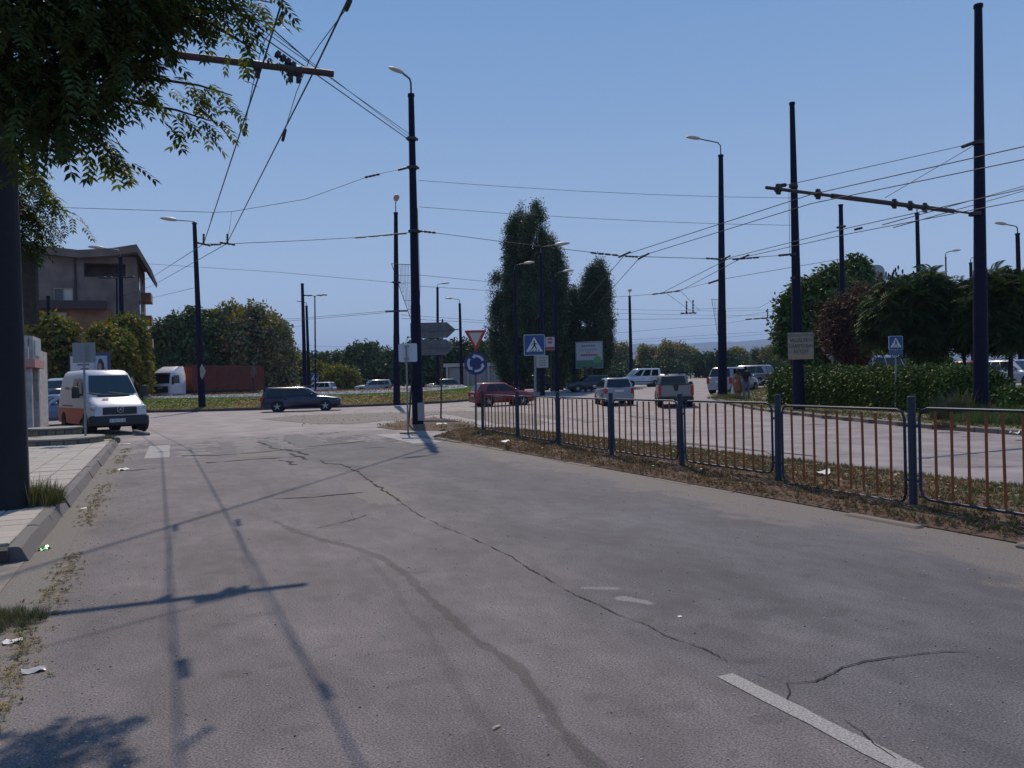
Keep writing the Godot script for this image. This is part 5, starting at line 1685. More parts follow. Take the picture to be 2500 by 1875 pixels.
	# fittings: insulators and clamps where wires meet, each its own thing
	var fit := [
		["crossing clamp where the left contact wire turns", [[Vector3(1.11,6.17,-27.15),Vector3(1.51,6.06,-26.97)], [Vector3(1.32,6.44,-27.06),Vector3(1.31,6.15,-27.06)]], 0.035],
		["crossing clamp where the right contact wire turns", [[Vector3(1.8,6.21,-27.18),Vector3(2.25,6.12,-26.98)], [Vector3(2.03,6.48,-27.08),Vector3(2.02,6.18,-27.08)]], 0.035],
		["insulator rod between the two left contact wires", [[Vector3(1.52,6.1,-27.08),Vector3(1.83,6.13,-27.05)]], 0.03],
		["long insulator on the span wire left of the island lamp pole", [[Vector3(6.05,6.51,-26.85),Vector3(7.96,6.79,-27)]], 0.028],
		["insulator on the span wire above, left of the island lamp pole", [[Vector3(6.43,8.54,-26.7),Vector3(6.94,8.69,-26.69)], [Vector3(7.63,8.92,-26.83),Vector3(8.07,9.09,-26.96)]], 0.04],
		["insulator on the span wire right of the island lamp pole", [[Vector3(8.33,6.86,-26.84),Vector3(8.9,6.8,-26.7)]], 0.04],
		["hanger clamp on the left contact wire below the bracket arm", [[Vector3(1.48,6.24,-14.88),Vector3(1.48,6.17,-15.31)]], 0.03],
		["hanger clamp on the right contact wire below the bracket arm", [[Vector3(2.14,6.19,-14.8),Vector3(2.15,6.12,-15.24)]], 0.03],
		["hanger clamp on the left contact wire above the bracket arm", [[Vector3(1.42,6.01,-9.77),Vector3(1.41,6.02,-10.11)]], 0.03],
		["hanger clamp on the right contact wire above the bracket arm", [[Vector3(2.06,5.95,-9.05),Vector3(2.06,5.94,-9.27)]], 0.03],
		["insulator cluster on the span wire beside the small poplars, left", [[Vector3(13.82,5.98,-24.54),Vector3(14.73,5.86,-24.15)], [Vector3(14.62,5.76,-23.97),Vector3(14.68,5.85,-23.29)]], 0.035],
		["insulator cluster on the span wire beside the small poplars, right", [[Vector3(14.93,5.83,-24.06),Vector3(15.35,5.79,-23.87)], [Vector3(15.35,5.71,-23.88),Vector3(15.43,5.83,-23.3)]], 0.035],
		["insulator cluster left of the curved lamp pole", [[Vector3(18.4,5.89,-24.07),Vector3(19.08,5.87,-23.99)], [Vector3(18.98,5.82,-23.93),Vector3(19.1,5.94,-23.55)]], 0.035],
		["insulator cluster right of the curved lamp pole", [[Vector3(19.42,5.86,-23.84),Vector3(20.81,6.01,-24)], [Vector3(19.68,5.85,-23.95),Vector3(19.92,6,-23.51)]], 0.035],
		["insulator on the span wire at the lettered pole", [[Vector3(22.2,6.21,-24.49),Vector3(22.98,6.31,-24.58)]], 0.045],
		["insulator at the curved lamp pole's left side", [[Vector3(29.51,6.99,-38.43),Vector3(30.33,7.23,-38.4)]], 0.06],
		["insulator bar on the far wire left of the curved lamp pole", [[Vector3(29.27,6.93,-43.99),Vector3(30.98,7.12,-43.24)]], 0.05],
		["switch frame hanging on two droppers left of the curved lamp pole", [[Vector3(35.71,6.28,-49.9),Vector3(36.82,6.28,-49.42)], [Vector3(36.15,7.2,-49.72),Vector3(36.12,6.3,-49.72)], [Vector3(36.59,7.26,-49.52),Vector3(36.57,6.29,-49.53)]], 0.06],
		["switch frame hanging over the far road right of the curved lamp pole", [[Vector3(53.53,7.08,-63.95),Vector3(56.29,7.2,-62.74)], [Vector3(55.58,7.86,-63.05),Vector3(55.57,7.12,-63.06)], [Vector3(56.09,7.94,-62.83),Vector3(56.07,7.11,-62.84)]], 0.07],
		["insulator at the thick right pole's upper clamp", [[Vector3(21.11,7.95,-15.8),Vector3(21.69,8.15,-15.77)]], 0.05],
		["insulator at the bracket arm's tip by the lettered pole", [[Vector3(14.18,6.28,-15.66),Vector3(14.46,6.33,-15.65)]], 0.05],
		["clamp on the upper wire of the lower right pair", [[Vector3(18.64,5.93,-18.07),Vector3(19.03,6,-18.12)]], 0.035],
		["clamp on the lower wire of the lower right pair", [[Vector3(19.28,5.89,-18.01),Vector3(19.57,5.96,-17.99)]], 0.035],
	]
	for q in fit:
		var s := tool_(true)
		for e in q[1]: bone(s, e[0], e[1], q[2])
		tag(put(s, "wire_fitting", C.iron), q[0], "insulator", "insulators and clamps on the wires")

# ---------------------------------------------------------------- railing on the median
func build_railing():
	var posts := [Vector3(7.42, 0, -1.75), Vector3(7.47, 0, -4.05), Vector3(7.54,0.2,-6.31), Vector3(7.66,0.2,-8.55), Vector3(7.67,0.2,-10.77), Vector3(7.68,0.2,-13), Vector3(7.88,0.2,-15.58), Vector3(7.99,0.2,-18.02), Vector3(8.35,0.2,-21.27)]
	var rail := thing("pedestrian_railing", "long navy railing with rusty uprights running along the median strip", "railing")
	var pm := tool_(true)
	cyl(pm, Vector3(0, -0.25, 0), Vector3(0, 1.16, 0), 0.043, 0.043, 14)
	cyl(pm, Vector3(0, 1.16, 0), Vector3(0, 1.175, 0), 0.046, 0.04, 14)
	var post := made(pm)
	for k in posts.size():
		var p: Vector3 = posts[k]
		posts[k] = Vector3(p.x, 0.14, p.z)
		part(post, "post", C.navy_rail, rail, Transform3D(Basis(Vector3.BACK, rng.randf_range(-0.012, 0.012)) * Basis(Vector3.RIGHT, rng.randf_range(-0.012, 0.012)), posts[k]))
	var bm := tool_(true)
	cyl(bm, Vector3(0, 0.10, 0), Vector3(0, 1.03, 0), 0.0145, 0.0145, 8, false)
	var bar := made(bm)
	for k in posts.size() - 1:
		var a: Vector3 = posts[k]
		var b: Vector3 = posts[k + 1]
		var L := a.distance_to(b) - 0.20
		var o := Node3D.new()
		o.name = "panel"
		rail.add_child(o, true)
		o.position = (a + b) * 0.5
		o.rotation.y = yaw_of(b - a)
		if k == 1: o.set_meta("label", "railing panel hanging clear of its post")
		var drop := 0.10 if k == 2 else (0.0 if k != 1 else 0.03)
		var s := tool_(true)
		var h := L / 2
		var gap := 0.10 if k == 1 else 0.0
		var pts := []
		var y0 := 0.09 - drop
		var y1 := 1.055 - drop * 0.3
		for q in [[-h, y0 + 0.12], [-h, y1 - 0.10], [-h + 0.03, y1 - 0.03], [-h + 0.10, y1], [h - 0.10 - gap, y1], [h - 0.03 - gap, y1 - 0.03], [h - gap, y1 - 0.10], [h - gap, y0 + 0.10], [h - 0.03 - gap, y0 + 0.03], [h - 0.10 - gap, y0], [-h + 0.10, y0], [-h + 0.03, y0 + 0.03], [-h, y0 + 0.12]]:
			pts.append(Vector3(0, q[1], q[0]))
		tube(s, pts, 0.016, 8)
		put(s, "frame", C.navy_rail, o)
		s = tool_()
		for e in [-1, 1]:
			for y in [0.25, 0.85]: box(s, Vector3(0, y, e * (h + 0.04)), Vector3(0.03, 0.03, 0.09))
		put(s, "lug", C.navy_rail, o)
		for i in 9:
			var z := lerpf(-h + 0.2, h - 0.2 - gap, i / 8.0)
			var t := Transform3D(Basis(Vector3.RIGHT, rng.randf_range(-0.012, 0.012)) * Basis(Vector3.BACK, rng.randf_range(-0.01, 0.01)), Vector3(0, -drop * 0.5, z))
			if k == 3 and i == 0:
				t.basis = Basis(Vector3.RIGHT, 0.06)
			part(bar, "upright", C.rust, o, t)

# ---------------------------------------------------------------- signs
func face(d: Vector3, at: Vector3) -> Transform3D:  # local +Z looks along d
	var z := Vector3(d.x, 0, d.z).normalized()
	return Transform3D(Basis(Vector3.UP.cross(z).normalized(), Vector3.UP, z), at)

func plate(o: Node, called: String, pts: PackedVector2Array, t: Transform3D, depth: float, m: Material) -> MeshInstance3D:
	var s := tool_()
	prism(s, pts, t, depth)
	return put(s, called, m, o)

func letters(o: Node, called: String, words: String, size: float, t: Transform3D, m: Material, wide := 0.0):
	var tm := TextMesh.new()
	var f := SystemFont.new()
	f.font_names = PackedStringArray(["Droid Sans"])
	tm.font = f
	tm.text = words
	tm.font_size = 64
	tm.pixel_size = size / 46.0
	tm.depth = 0.004
	part(tm, called, m, o, t)

func circle(r: float, n := 28) -> PackedVector2Array:
	var out := PackedVector2Array()
	for k in n: out.append(Vector2(cos(TAU * k / n), sin(TAU * k / n)) * r)
	return out

func post_to(o: Node, a: Vector3, b: Vector3, r: float, m: Material):
	var s := tool_(true)
	cyl(s, a, b, r, r, 10)
	put(s, "post", m, o)

func walker_sign(o: Node, t: Transform3D, w: float):
	var blue := mat(0.028, 0.075, 0.21, 0.5)
	var white := mat(0.60, 0.62, 0.64, 0.4)
	var black := mat(0.015, 0.015, 0.02, 0.5)
	plate(o, "backing", rounded(w, w, w * 0.06), t, 0.02, white)
	plate(o, "blue_field", rounded(w * 0.95, w * 0.95, w * 0.05), t.translated_local(Vector3(0, 0, 0.004)), 0.003, blue)
	plate(o, "white_triangle", PackedVector2Array([Vector2(-0.40, -0.32) * w, Vector2(0.40, -0.32) * w, Vector2(0, 0.38) * w]), t.translated_local(Vector3(0, 0, 0.008)), 0.003, white)
	var f := t.translated_local(Vector3(0, -0.02 * w, 0.012))
	var s := tool_()
	var head := circle(0.04 * w, 12)
	for k in head.size(): head[k] += Vector2(0.0, 0.19) * w
	prism(s, head, f, 0.003)
	prism(s, PackedVector2Array([Vector2(-0.05, -0.02) * w, Vector2(0.05, -0.02) * w, Vector2(0.055, 0.13) * w, Vector2(-0.03, 0.14) * w]), f, 0.003)
	prism(s, PackedVector2Array([Vector2(0.05, 0.0) * w, Vector2(-0.01, -0.02) * w, Vector2(0.06, -0.14) * w, Vector2(0.11, -0.22) * w, Vector2(0.14, -0.20) * w, Vector2(0.09, -0.10) * w]), f, 0.003)
	prism(s, PackedVector2Array([Vector2(-0.05, 0.0) * w, Vector2(0.02, -0.01) * w, Vector2(-0.05, -0.12) * w, Vector2(-0.13, -0.22) * w, Vector2(-0.17, -0.20) * w, Vector2(-0.08, -0.09) * w]), f, 0.003)
	prism(s, PackedVector2Array([Vector2(-0.03, 0.13) * w, Vector2(-0.05, 0.10) * w, Vector2(-0.14, 0.0) * w, Vector2(-0.16, 0.02) * w]), f, 0.003)
	prism(s, PackedVector2Array([Vector2(0.04, 0.12) * w, Vector2(0.05, 0.08) * w, Vector2(0.13, 0.03) * w, Vector2(0.14, 0.06) * w]), f, 0.003)
	for k in 4:
		var x := -0.22 + 0.14 * k
		prism(s, PackedVector2Array([Vector2(x - 0.04, -0.29) * w, Vector2(x + 0.04, -0.29) * w, Vector2(x + 0.06, -0.24) * w, Vector2(x - 0.01, -0.24) * w]), f, 0.003)
	put(s, "walking_figure", black, o)

func build_signs():
	var grey := grainy(mat(0.16, 0.165, 0.18, 0.6), C.mottle, 0.8)
	var brown := grainy(mat(0.13, 0.085, 0.07, 0.7), C.fine, 1.0)
	var to_us := Vector3(-0.4,0,0.92)
	# backs of two arrow boards
	var b := Vector3(10.19,0.1,-30.54)
	var o := thing("direction_sign", "two grey arrow-shaped direction boards seen from behind on a rusty post", "sign", b)
	post_to(o, Vector3(0, -0.2, 0), Vector3(10.36,4.09,-30.52) - b, 0.035, brown)
	var arrow := PackedVector2Array([Vector2(-1.25, -0.31), Vector2(0.22, -0.31), Vector2(0.56, 0.0), Vector2(0.22, 0.31), Vector2(-1.25, 0.31)])
	plate(o, "arrow_board", arrow, face(to_us, Vector3(10.27,3.65,-30.39) - b), 0.03, grey)
	plate(o, "arrow_board", arrow, face(to_us, Vector3(10.22,2.97,-30.41) - b), 0.03, grey)
	for q in [Vector3(10.24,3.65,-30.35) - b, Vector3(10.2,2.97,-30.36) - b]:
		var s := tool_()
		box(s, q, Vector3(1.5, 0.04, 0.03), Basis(Vector3.UP, deg_to_rad(-23.6)))
		put(s, "stiffener", grey, o)
	# back of a square sign at the crossing
	b = Vector3(6.97,0,-24.1)
	o = thing("square_sign", "pale square sign seen from behind on a thin post before the island lamp pole", "sign", b)
	post_to(o, Vector3(0, -0.2, 0), Vector3(6.98,2.72,-24.13) - b, 0.028, C.galv)
	plate(o, "board", rounded(0.575, 0.575, 0.05), face(to_us, Vector3(7.04,2.52,-24.16) - b), 0.012, mat(0.50, 0.54, 0.58, 0.35))
	for py in [Vector3(6.98,2.72,-24.09) - b, Vector3(6.97,2.33,-24.09) - b]:
		var s := tool_()
		box(s, py, Vector3(0.16, 0.05, 0.03), Basis(Vector3.UP, deg_to_rad(-23.6)))
		put(s, "bracket", C.galv, o)
	var bs := tool_()
	box(bs, Vector3(0, 0.02, 0), Vector3(0.5, 0.05, 0.16))
	put(bs, "foot", C.kerb_dirty, o)
	# give way and roundabout signs
	b = Vector3(8.33,0.15,-21.77)
	o = thing("road_sign", "give way triangle above a round blue roundabout sign on one post at the railing's end", "road sign", b)
	post_to(o, Vector3(0, -0.2, 0), Vector3(8.41,3.06,-21.82) - b, 0.03, grainy(mat(0.22, 0.14, 0.11, 0.7), C.fine, 1.0))
	var tr := face(to_us, Vector3(8.38,2.76,-21.75) - b)
	var tri_pts := PackedVector2Array()
	for q in [Vector2(-0.285, 0.28), Vector2(0.285, 0.28), Vector2(0.0, -0.26)]:
		for k in 12: tri_pts.append(q + Vector2(cos(TAU * k / 12), sin(TAU * k / 12)) * 0.025)
	tri_pts = Geometry2D.convex_hull(tri_pts)
	tri_pts.remove_at(tri_pts.size() - 1)
	plate(o, "give_way_board", tri_pts, tr, 0.015, mat(0.42, 0.035, 0.03, 0.4))
	plate(o, "give_way_field", PackedVector2Array([Vector2(-0.20, 0.235), Vector2(0.20, 0.235), Vector2(0, -0.155)]), tr.translated_local(Vector3(0, 0, 0.004)), 0.003, mat(0.50, 0.46, 0.38, 0.5))
	var rt := face(to_us, Vector3(8.37,2.1,-21.75) - b)
	plate(o, "round_board", circle(0.335), rt, 0.015, mat(0.018, 0.032, 0.12, 0.5))
	for k in 3:
		var pts := PackedVector2Array()
		var a0 := TAU * k / 3.0 + 0.35
		for i in 9: pts.append(Vector2(cos(a0 + i * 0.165), sin(a0 + i * 0.165)) * 0.255)
		for q in [[1.38, 0.275], [1.80, 0.205], [1.38, 0.145]]: pts.append(Vector2(cos(a0 + q[0]), sin(a0 + q[0])) * q[1])
		for i in 9: pts.append(Vector2(cos(a0 + (8 - i) * 0.165), sin(a0 + (8 - i) * 0.165)) * 0.185)
		plate(o, "ring_arrow", pts, rt.translated_local(Vector3(0, 0, 0.004)), 0.003, mat(0.46, 0.48, 0.54, 0.5))
	# crossing sign with a small white board, in the railing
	b = Vector3(8.37,0,-17.8)
	b = Vector3(b.x, 0.12, b.z)
	o = thing("crossing_sign", "blue pedestrian crossing sign with a small white board, standing by the railing", "road sign", b)
	post_to(o, Vector3(0, -0.2, 0), Vector3(8.44,2.62,-17.84) - b, 0.03, C.galv)
	walker_sign(o, face(to_us, Vector3(8.37,2.44,-17.74) - b), 0.51)
	var wt := face(to_us, Vector3(8.55,2.03,-17.68) - b)
	plate(o, "white_board", rounded(0.29, 0.30, 0.01), wt, 0.01, mat(0.40, 0.39, 0.37, 0.6))
	for k in 4:
		plate(o, "print_line", rounded(0.20 - 0.03 * (k % 2), 0.016, 0.004), wt.translated_local(Vector3(0, 0.09 - 0.06 * k, 0.004)), 0.002, mat(0.15, 0.12, 0.12, 0.7))
	# crossing sign before the hedge
	b = Vector3(23.98,0.11,-20.73)
	o = thing("crossing_sign", "blue pedestrian crossing sign on a thin post before the hedge", "road sign", b)
	post_to(o, Vector3(0, -0.2, 0), Vector3(24.13,2.78,-20.79) - b, 0.03, C.galv)
	walker_sign(o, face(to_us, Vector3(24,2.59,-20.68) - b), 0.5)
	var s2 := tool_()
	box(s2, Vector3.ZERO, Vector3(0.5, 0.16, 0.02))
	part(made(s2), "lower_plate", mat(0.05, 0.10, 0.20, 0.5), o, face(to_us, Vector3(23.99,2.24,-20.68) - b))
	# lettered board on the trolley pole
	var c := Vector3(22.94,2.66,-24.19)
	o = thing("lettered_board", "cream board lettered МОДЕРЕН ЩАМПОВАН БЕТОН strapped to the pole before the hedge", "sign", c)
	var ft := face(to_us, Vector3.ZERO)
	plate(o, "board", rounded(1.0, 1.05, 0.02), ft, 0.02, grainy(mat(0.36, 0.31, 0.23, 0.7), C.mottle, 0.7))
	var ink := mat(0.05, 0.04, 0.03, 0.7)
	letters(o, "lettering", "ЗАВОДСКИ СТРОЕЖИ", 0.085, ft.translated_local(Vector3(0, 0.42, 0.004)), mat(0.05, 0.10, 0.10, 0.7))
	letters(o, "lettering", "МОДЕРЕН", 0.135, ft.translated_local(Vector3(0, 0.22, 0.004)), ink)
	letters(o, "lettering", "ЩАМПОВАН", 0.135, ft.translated_local(Vector3(0, 0.0, 0.004)), ink)
	letters(o, "lettering", "БЕТОН", 0.135, ft.translated_local(Vector3(0, -0.22, 0.004)), ink)
	plate(o, "footer_strip", rounded(0.92, 0.13, 0.01), ft.translated_local(Vector3(0, -0.42, 0.004)), 0.003, mat(0.34, 0.23, 0.12, 0.7))
	s2 = tool_()
	cyl(s2, Vector3(0, -0.03, 0), Vector3(0, 0.03, 0), 0.2, 0.2, 12)
	var band := made(s2)
	for y in [-0.3, 0.3]: part(band, "strap", C.iron, o, Transform3D(Basis(), -to_us * 0.34 + Vector3(0, y, 0)))
	# sign post by the steps, board seen from behind
	b = Vector3(-1.98,0.15,-25.12)
	o = thing("square_sign", "grey sign board seen from behind on a thin grey post by the round steps", "sign", b)
	post_to(o, Vector3(0, -0.2, 0), Vector3(-1.97,2.89,-25.2) - b, 0.03, C.galv)
	plate(o, "board", rounded(0.64, 0.56, 0.03), face(to_us, Vector3(-1.98,2.64,-25.32) - b), 0.012, mat(0.20, 0.22, 0.225, 0.5))
	# poster stand behind the van
	b = Vector3(-4.12,0,-56.36)
	o = thing("poster_stand", "street poster stand with pale lettered half and a dark-haired portrait behind the van", "poster stand", b)
	var pt := face(to_us, Vector3(-4.13,2.81,-56.38) - b)
	s2 = tool_()
	box(s2, Vector3(0, 0, -0.1), Vector3(2.5, 2.3, 0.16))
	part(made(s2), "case", mat(0.05, 0.055, 0.09, 0.6), o, pt)
	plate(o, "pale_poster", rounded(1.5, 1.8, 0.01), pt.translated_local(Vector3(-0.42, 0, 0.004)), 0.004, mat(0.46, 0.44, 0.46, 0.5))
	plate(o, "portrait_poster", rounded(0.78, 1.8, 0.01), pt.translated_local(Vector3(0.74, 0, 0.004)), 0.004, mat(0.30, 0.36, 0.46, 0.5))
	plate(o, "portrait_hair", PackedVector2Array([Vector2(-0.22, -0.5), Vector2(0.26, -0.5), Vector2(0.2, 0.3), Vector2(0.05, 0.62), Vector2(-0.12, 0.58), Vector2(-0.2, 0.25)]), pt.translated_local(Vector3(0.72, 0.1, 0.008)), 0.003, mat(0.03, 0.022, 0.02, 0.6))
	plate(o, "portrait_face", PackedVector2Array([Vector2(-0.08, -0.18), Vector2(0.05, -0.2), Vector2(0.1, 0.05), Vector2(0.04, 0.25), Vector2(-0.08, 0.25), Vector2(-0.12, 0.05)]), pt.translated_local(Vector3(0.68, 0.18, 0.012)), 0.003, mat(0.36, 0.22, 0.16, 0.6))
	for k in 3: plate(o, "print_line", rounded(1.0 - 0.25 * k, 0.09, 0.02), pt.translated_local(Vector3(-0.45 + 0.08 * k, 0.62 - 0.26 * k, 0.008)), 0.003, mat(0.10, 0.08, 0.12, 0.6))
	post_to(o, Vector3(0, -0.1, -0.1), pt.origin + Vector3(0, -1.0, -0.1), 0.12, C.iron)
	# billboard before the small poplars
	b = Vector3(36.19,0.41,-64.94)
	o = thing("billboard", "white and green billboard with a red line of print before the small poplars", "billboard", b)
	var bt := face(Vector3(-0.49,0,0.87), Vector3(36.23,3.72,-64.94) - b)
	s2 = tool_()
	slab(s2, Vector3(0, 0, -0.12), Vector3(2.55, 2.5, 0.2), 0.03)
	part(made(s2), "case", mat(0.16, 0.17, 0.17, 0.6), o, bt)
	plate(o, "white_field", rounded(2.35, 1.6, 0.02), bt.translated_local(Vector3(0, 0.33, 0.004)), 0.004, mat(0.34, 0.35, 0.37, 0.4))
	plate(o, "green_field", rounded(2.35, 0.62, 0.02), bt.translated_local(Vector3(0, -0.83, 0.004)), 0.004, mat(0.045, 0.14, 0.09, 0.4))
	plate(o, "green_emblem", PackedVector2Array([Vector2(-0.35, -0.25), Vector2(0.4, -0.3), Vector2(0.45, 0.2), Vector2(0.1, 0.4), Vector2(-0.2, 0.2)]), bt.translated_local(Vector3(0.65, -0.45, 0.012)), 0.003, mat(0.06, 0.26, 0.10, 0.4))
	for q in [[0.85, 1.5, 0.16, mat(0.08, 0.16, 0.12)], [0.48, 1.7, 0.07, mat(0.10, 0.12, 0.20)], [0.28, 0.6, 0.07, mat(0.10, 0.12, 0.20)], [0.0, 1.6, 0.17, mat(0.30, 0.04, 0.05)]]:
		var words := int(q[1] / 0.22)
		for k in words:
			plate(o, "print_word", rounded(0.17, q[2], 0.02), bt.translated_local(Vector3(-q[1] * 0.5 + 0.22 * (k + 0.5), q[0], 0.008)), 0.003, q[3])
	for x in [-0.45, 0.2]: post_to(o, Vector3(x, -0.1, 0), Vector3(x, bt.origin.y - 1.1, 0), 0.13, C.iron)
	# red and white shop sign on the pole between the poplars
	c = Vector3(31.15,4.69,-62.8)
	o = thing("shop_sign", "small white sign with a red emblem and red foot between the poplar groups", "sign", c)
	var st := face(to_us, Vector3.ZERO)
	plate(o, "board", rounded(0.8, 1.15, 0.04), st, 0.06, mat(0.42, 0.41, 0.42, 0.5))
	plate(o, "red_emblem", circle(0.26), st.translated_local(Vector3(0, 0.25, 0.004)), 0.003, mat(0.40, 0.04, 0.04, 0.5))
	plate(o, "emblem_bar", rounded(0.6, 0.14, 0.02), st.translated_local(Vector3(0, 0.25, 0.008)), 0.003, mat(0.42, 0.41, 0.42, 0.5))
	plate(o, "red_foot", rounded(0.78, 0.26, 0.03), st.translated_local(Vector3(0, -0.42, 0.004)), 0.003, mat(0.38, 0.03, 0.04, 0.5))
	post_to(o, Vector3(0.1, -4.2, -0.12), Vector3(0.1, 0.5, -0.12), 0.06, C.iron)
	# diamond signs on the bank
	c = Vector3(2.47,2.63,-57.53)
	o = thing("diamond_sign", "white diamond sign on the lamp pole at the left end of the bank", "road sign", c)
	plate(o, "board", PackedVector2Array([Vector2(-0.36, 0), Vector2(0, -0.52), Vector2(0.36, 0), Vector2(0, 0.52)]), face(Vector3(-0.79,0,0.61), Vector3.ZERO), 0.02, mat(0.26, 0.28, 0.32, 0.5))
	plate(o, "diamond", PackedVector2Array([Vector2(-0.2, 0), Vector2(0, -0.3), Vector2(0.2, 0), Vector2(0, 0.3)]), face(Vector3(-0.79,0,0.61), Vector3.ZERO).translated_local(Vector3(0, 0, 0.004)), 0.003, mat(0.32, 0.25, 0.07, 0.5))
	b = Vector3(6.69,0.7,-66.92)
	o = thing("diamond_sign", "dark diamond sign on a thin post before the rust-red container", "road sign", b)
	post_to(o, Vector3(0, -0.2, 0), Vector3(6.7,2.84,-66.92) - b, 0.04, C.iron)
	plate(o, "board", PackedVector2Array([Vector2(-0.34, 0), Vector2(0, -0.5), Vector2(0.34, 0), Vector2(0, 0.5)]), face(Vector3(-0.79,0,0.61), Vector3(6.7,2.73,-66.87) - b), 0.02, mat(0.10, 0.09, 0.10, 0.5))
	b = Vector3(17.04,0.1,-99.49)
	o = thing("crossing_sign", "tiny far pedestrian crossing sign between the three poles behind the bank", "road sign", b)
	post_to(o, Vector3(0, -0.1, 0), Vector3(17.09,2.42,-99.48) - b, 0.05, C.galv)
	walker_sign(o, face(to_us, Vector3(17.06,2.48,-99.28) - b), 1.0)
	# blue fuel-pump sign and clock behind the hedge
	b = Vector3(35.26,0.39,-34.79)
	o = thing("fuel_sign", "small blue sign with a white square and a round dial below, behind the hedge", "road sign", b)
	post_to(o, Vector3(0, -0.1, 0), Vector3(35.32,3.17,-34.78) - b, 0.04, C.galv)
	var pf := face(to_us, Vector3(35.24,3.04,-34.7) - b)
	plate(o, "board", rounded(0.42, 0.72, 0.03), pf, 0.02, mat(0.03, 0.10, 0.32, 0.4))
	plate(o, "white_square", rounded(0.29, 0.34, 0.02), pf.translated_local(Vector3(0, 0.08, 0.004)), 0.003, mat(0.55, 0.57, 0.6, 0.4))
	plate(o, "pump_figure", PackedVector2Array([Vector2(-0.06, -0.1), Vector2(0.05, -0.1), Vector2(0.05, 0.1), Vector2(-0.06, 0.1)]), pf.translated_local(Vector3(0, 0.08, 0.008)), 0.003, mat(0.02, 0.02, 0.02))
	plate(o, "dial", circle(0.17, 18), pf.translated_local(Vector3(0, -0.62, 0)), 0.03, mat(0.30, 0.30, 0.28, 0.5))
	# price totem of the filling station
	b = Vector3(50.79,0.77,-45.46)
	o = thing("station_totem", "tall rounded white and green filling station totem rising behind the brown tree", "totem", b)
	var tt := face(Vector3(-0.7,0,0.72), Vector3(0, Vector3(50.94,9.83,-45.45).y - b.y - 3.6, 0))
	plate(o, "pylon", rounded(1.25, 7.2, 0.55, 6), tt, 0.42, mat(0.42, 0.43, 0.42, 0.5))
	plate(o, "green_face", rounded(0.5, 6.6, 0.22, 6), tt.translated_local(Vector3(-0.3, 0, 0.004)), 0.003, mat(0.16, 0.23, 0.18, 0.5))
	plate(o, "red_face", rounded(0.4, 2.2, 0.1), tt.translated_local(Vector3(0.3, 1.9, 0.004)), 0.003, mat(0.34, 0.13, 0.12, 0.5))
	plate(o, "yellow_panel", rounded(1.2, 1.7, 0.02), face(to_us, Vector3(0.0, 1.55, 0.7)), 0.05, mat(0.50, 0.46, 0.05, 0.5))
	s2 = tool_()
	box(s2, Vector3(0, 0.8, 0), Vector3(1.3, 2.0, 0.5))
	part(made(s2), "foot", C.white, o, face(to_us, Vector3.ZERO))
	# blue round sign before the poplars
	b = Vector3(33.07,0.37,-75.03)
	o = thing("round_sign", "dark blue round sign on a post under the tall poplars", "road sign", b)
	post_to(o, Vector3(0, -0.1, 0), Vector3(33.13,3.04,-75.02) - b, 0.05, C.iron)
	plate(o, "board", circle(0.5, 20), face(to_us, Vector3(33.08,2.7,-74.93) - b), 0.02, mat(0.03, 0.06, 0.22, 0.5))

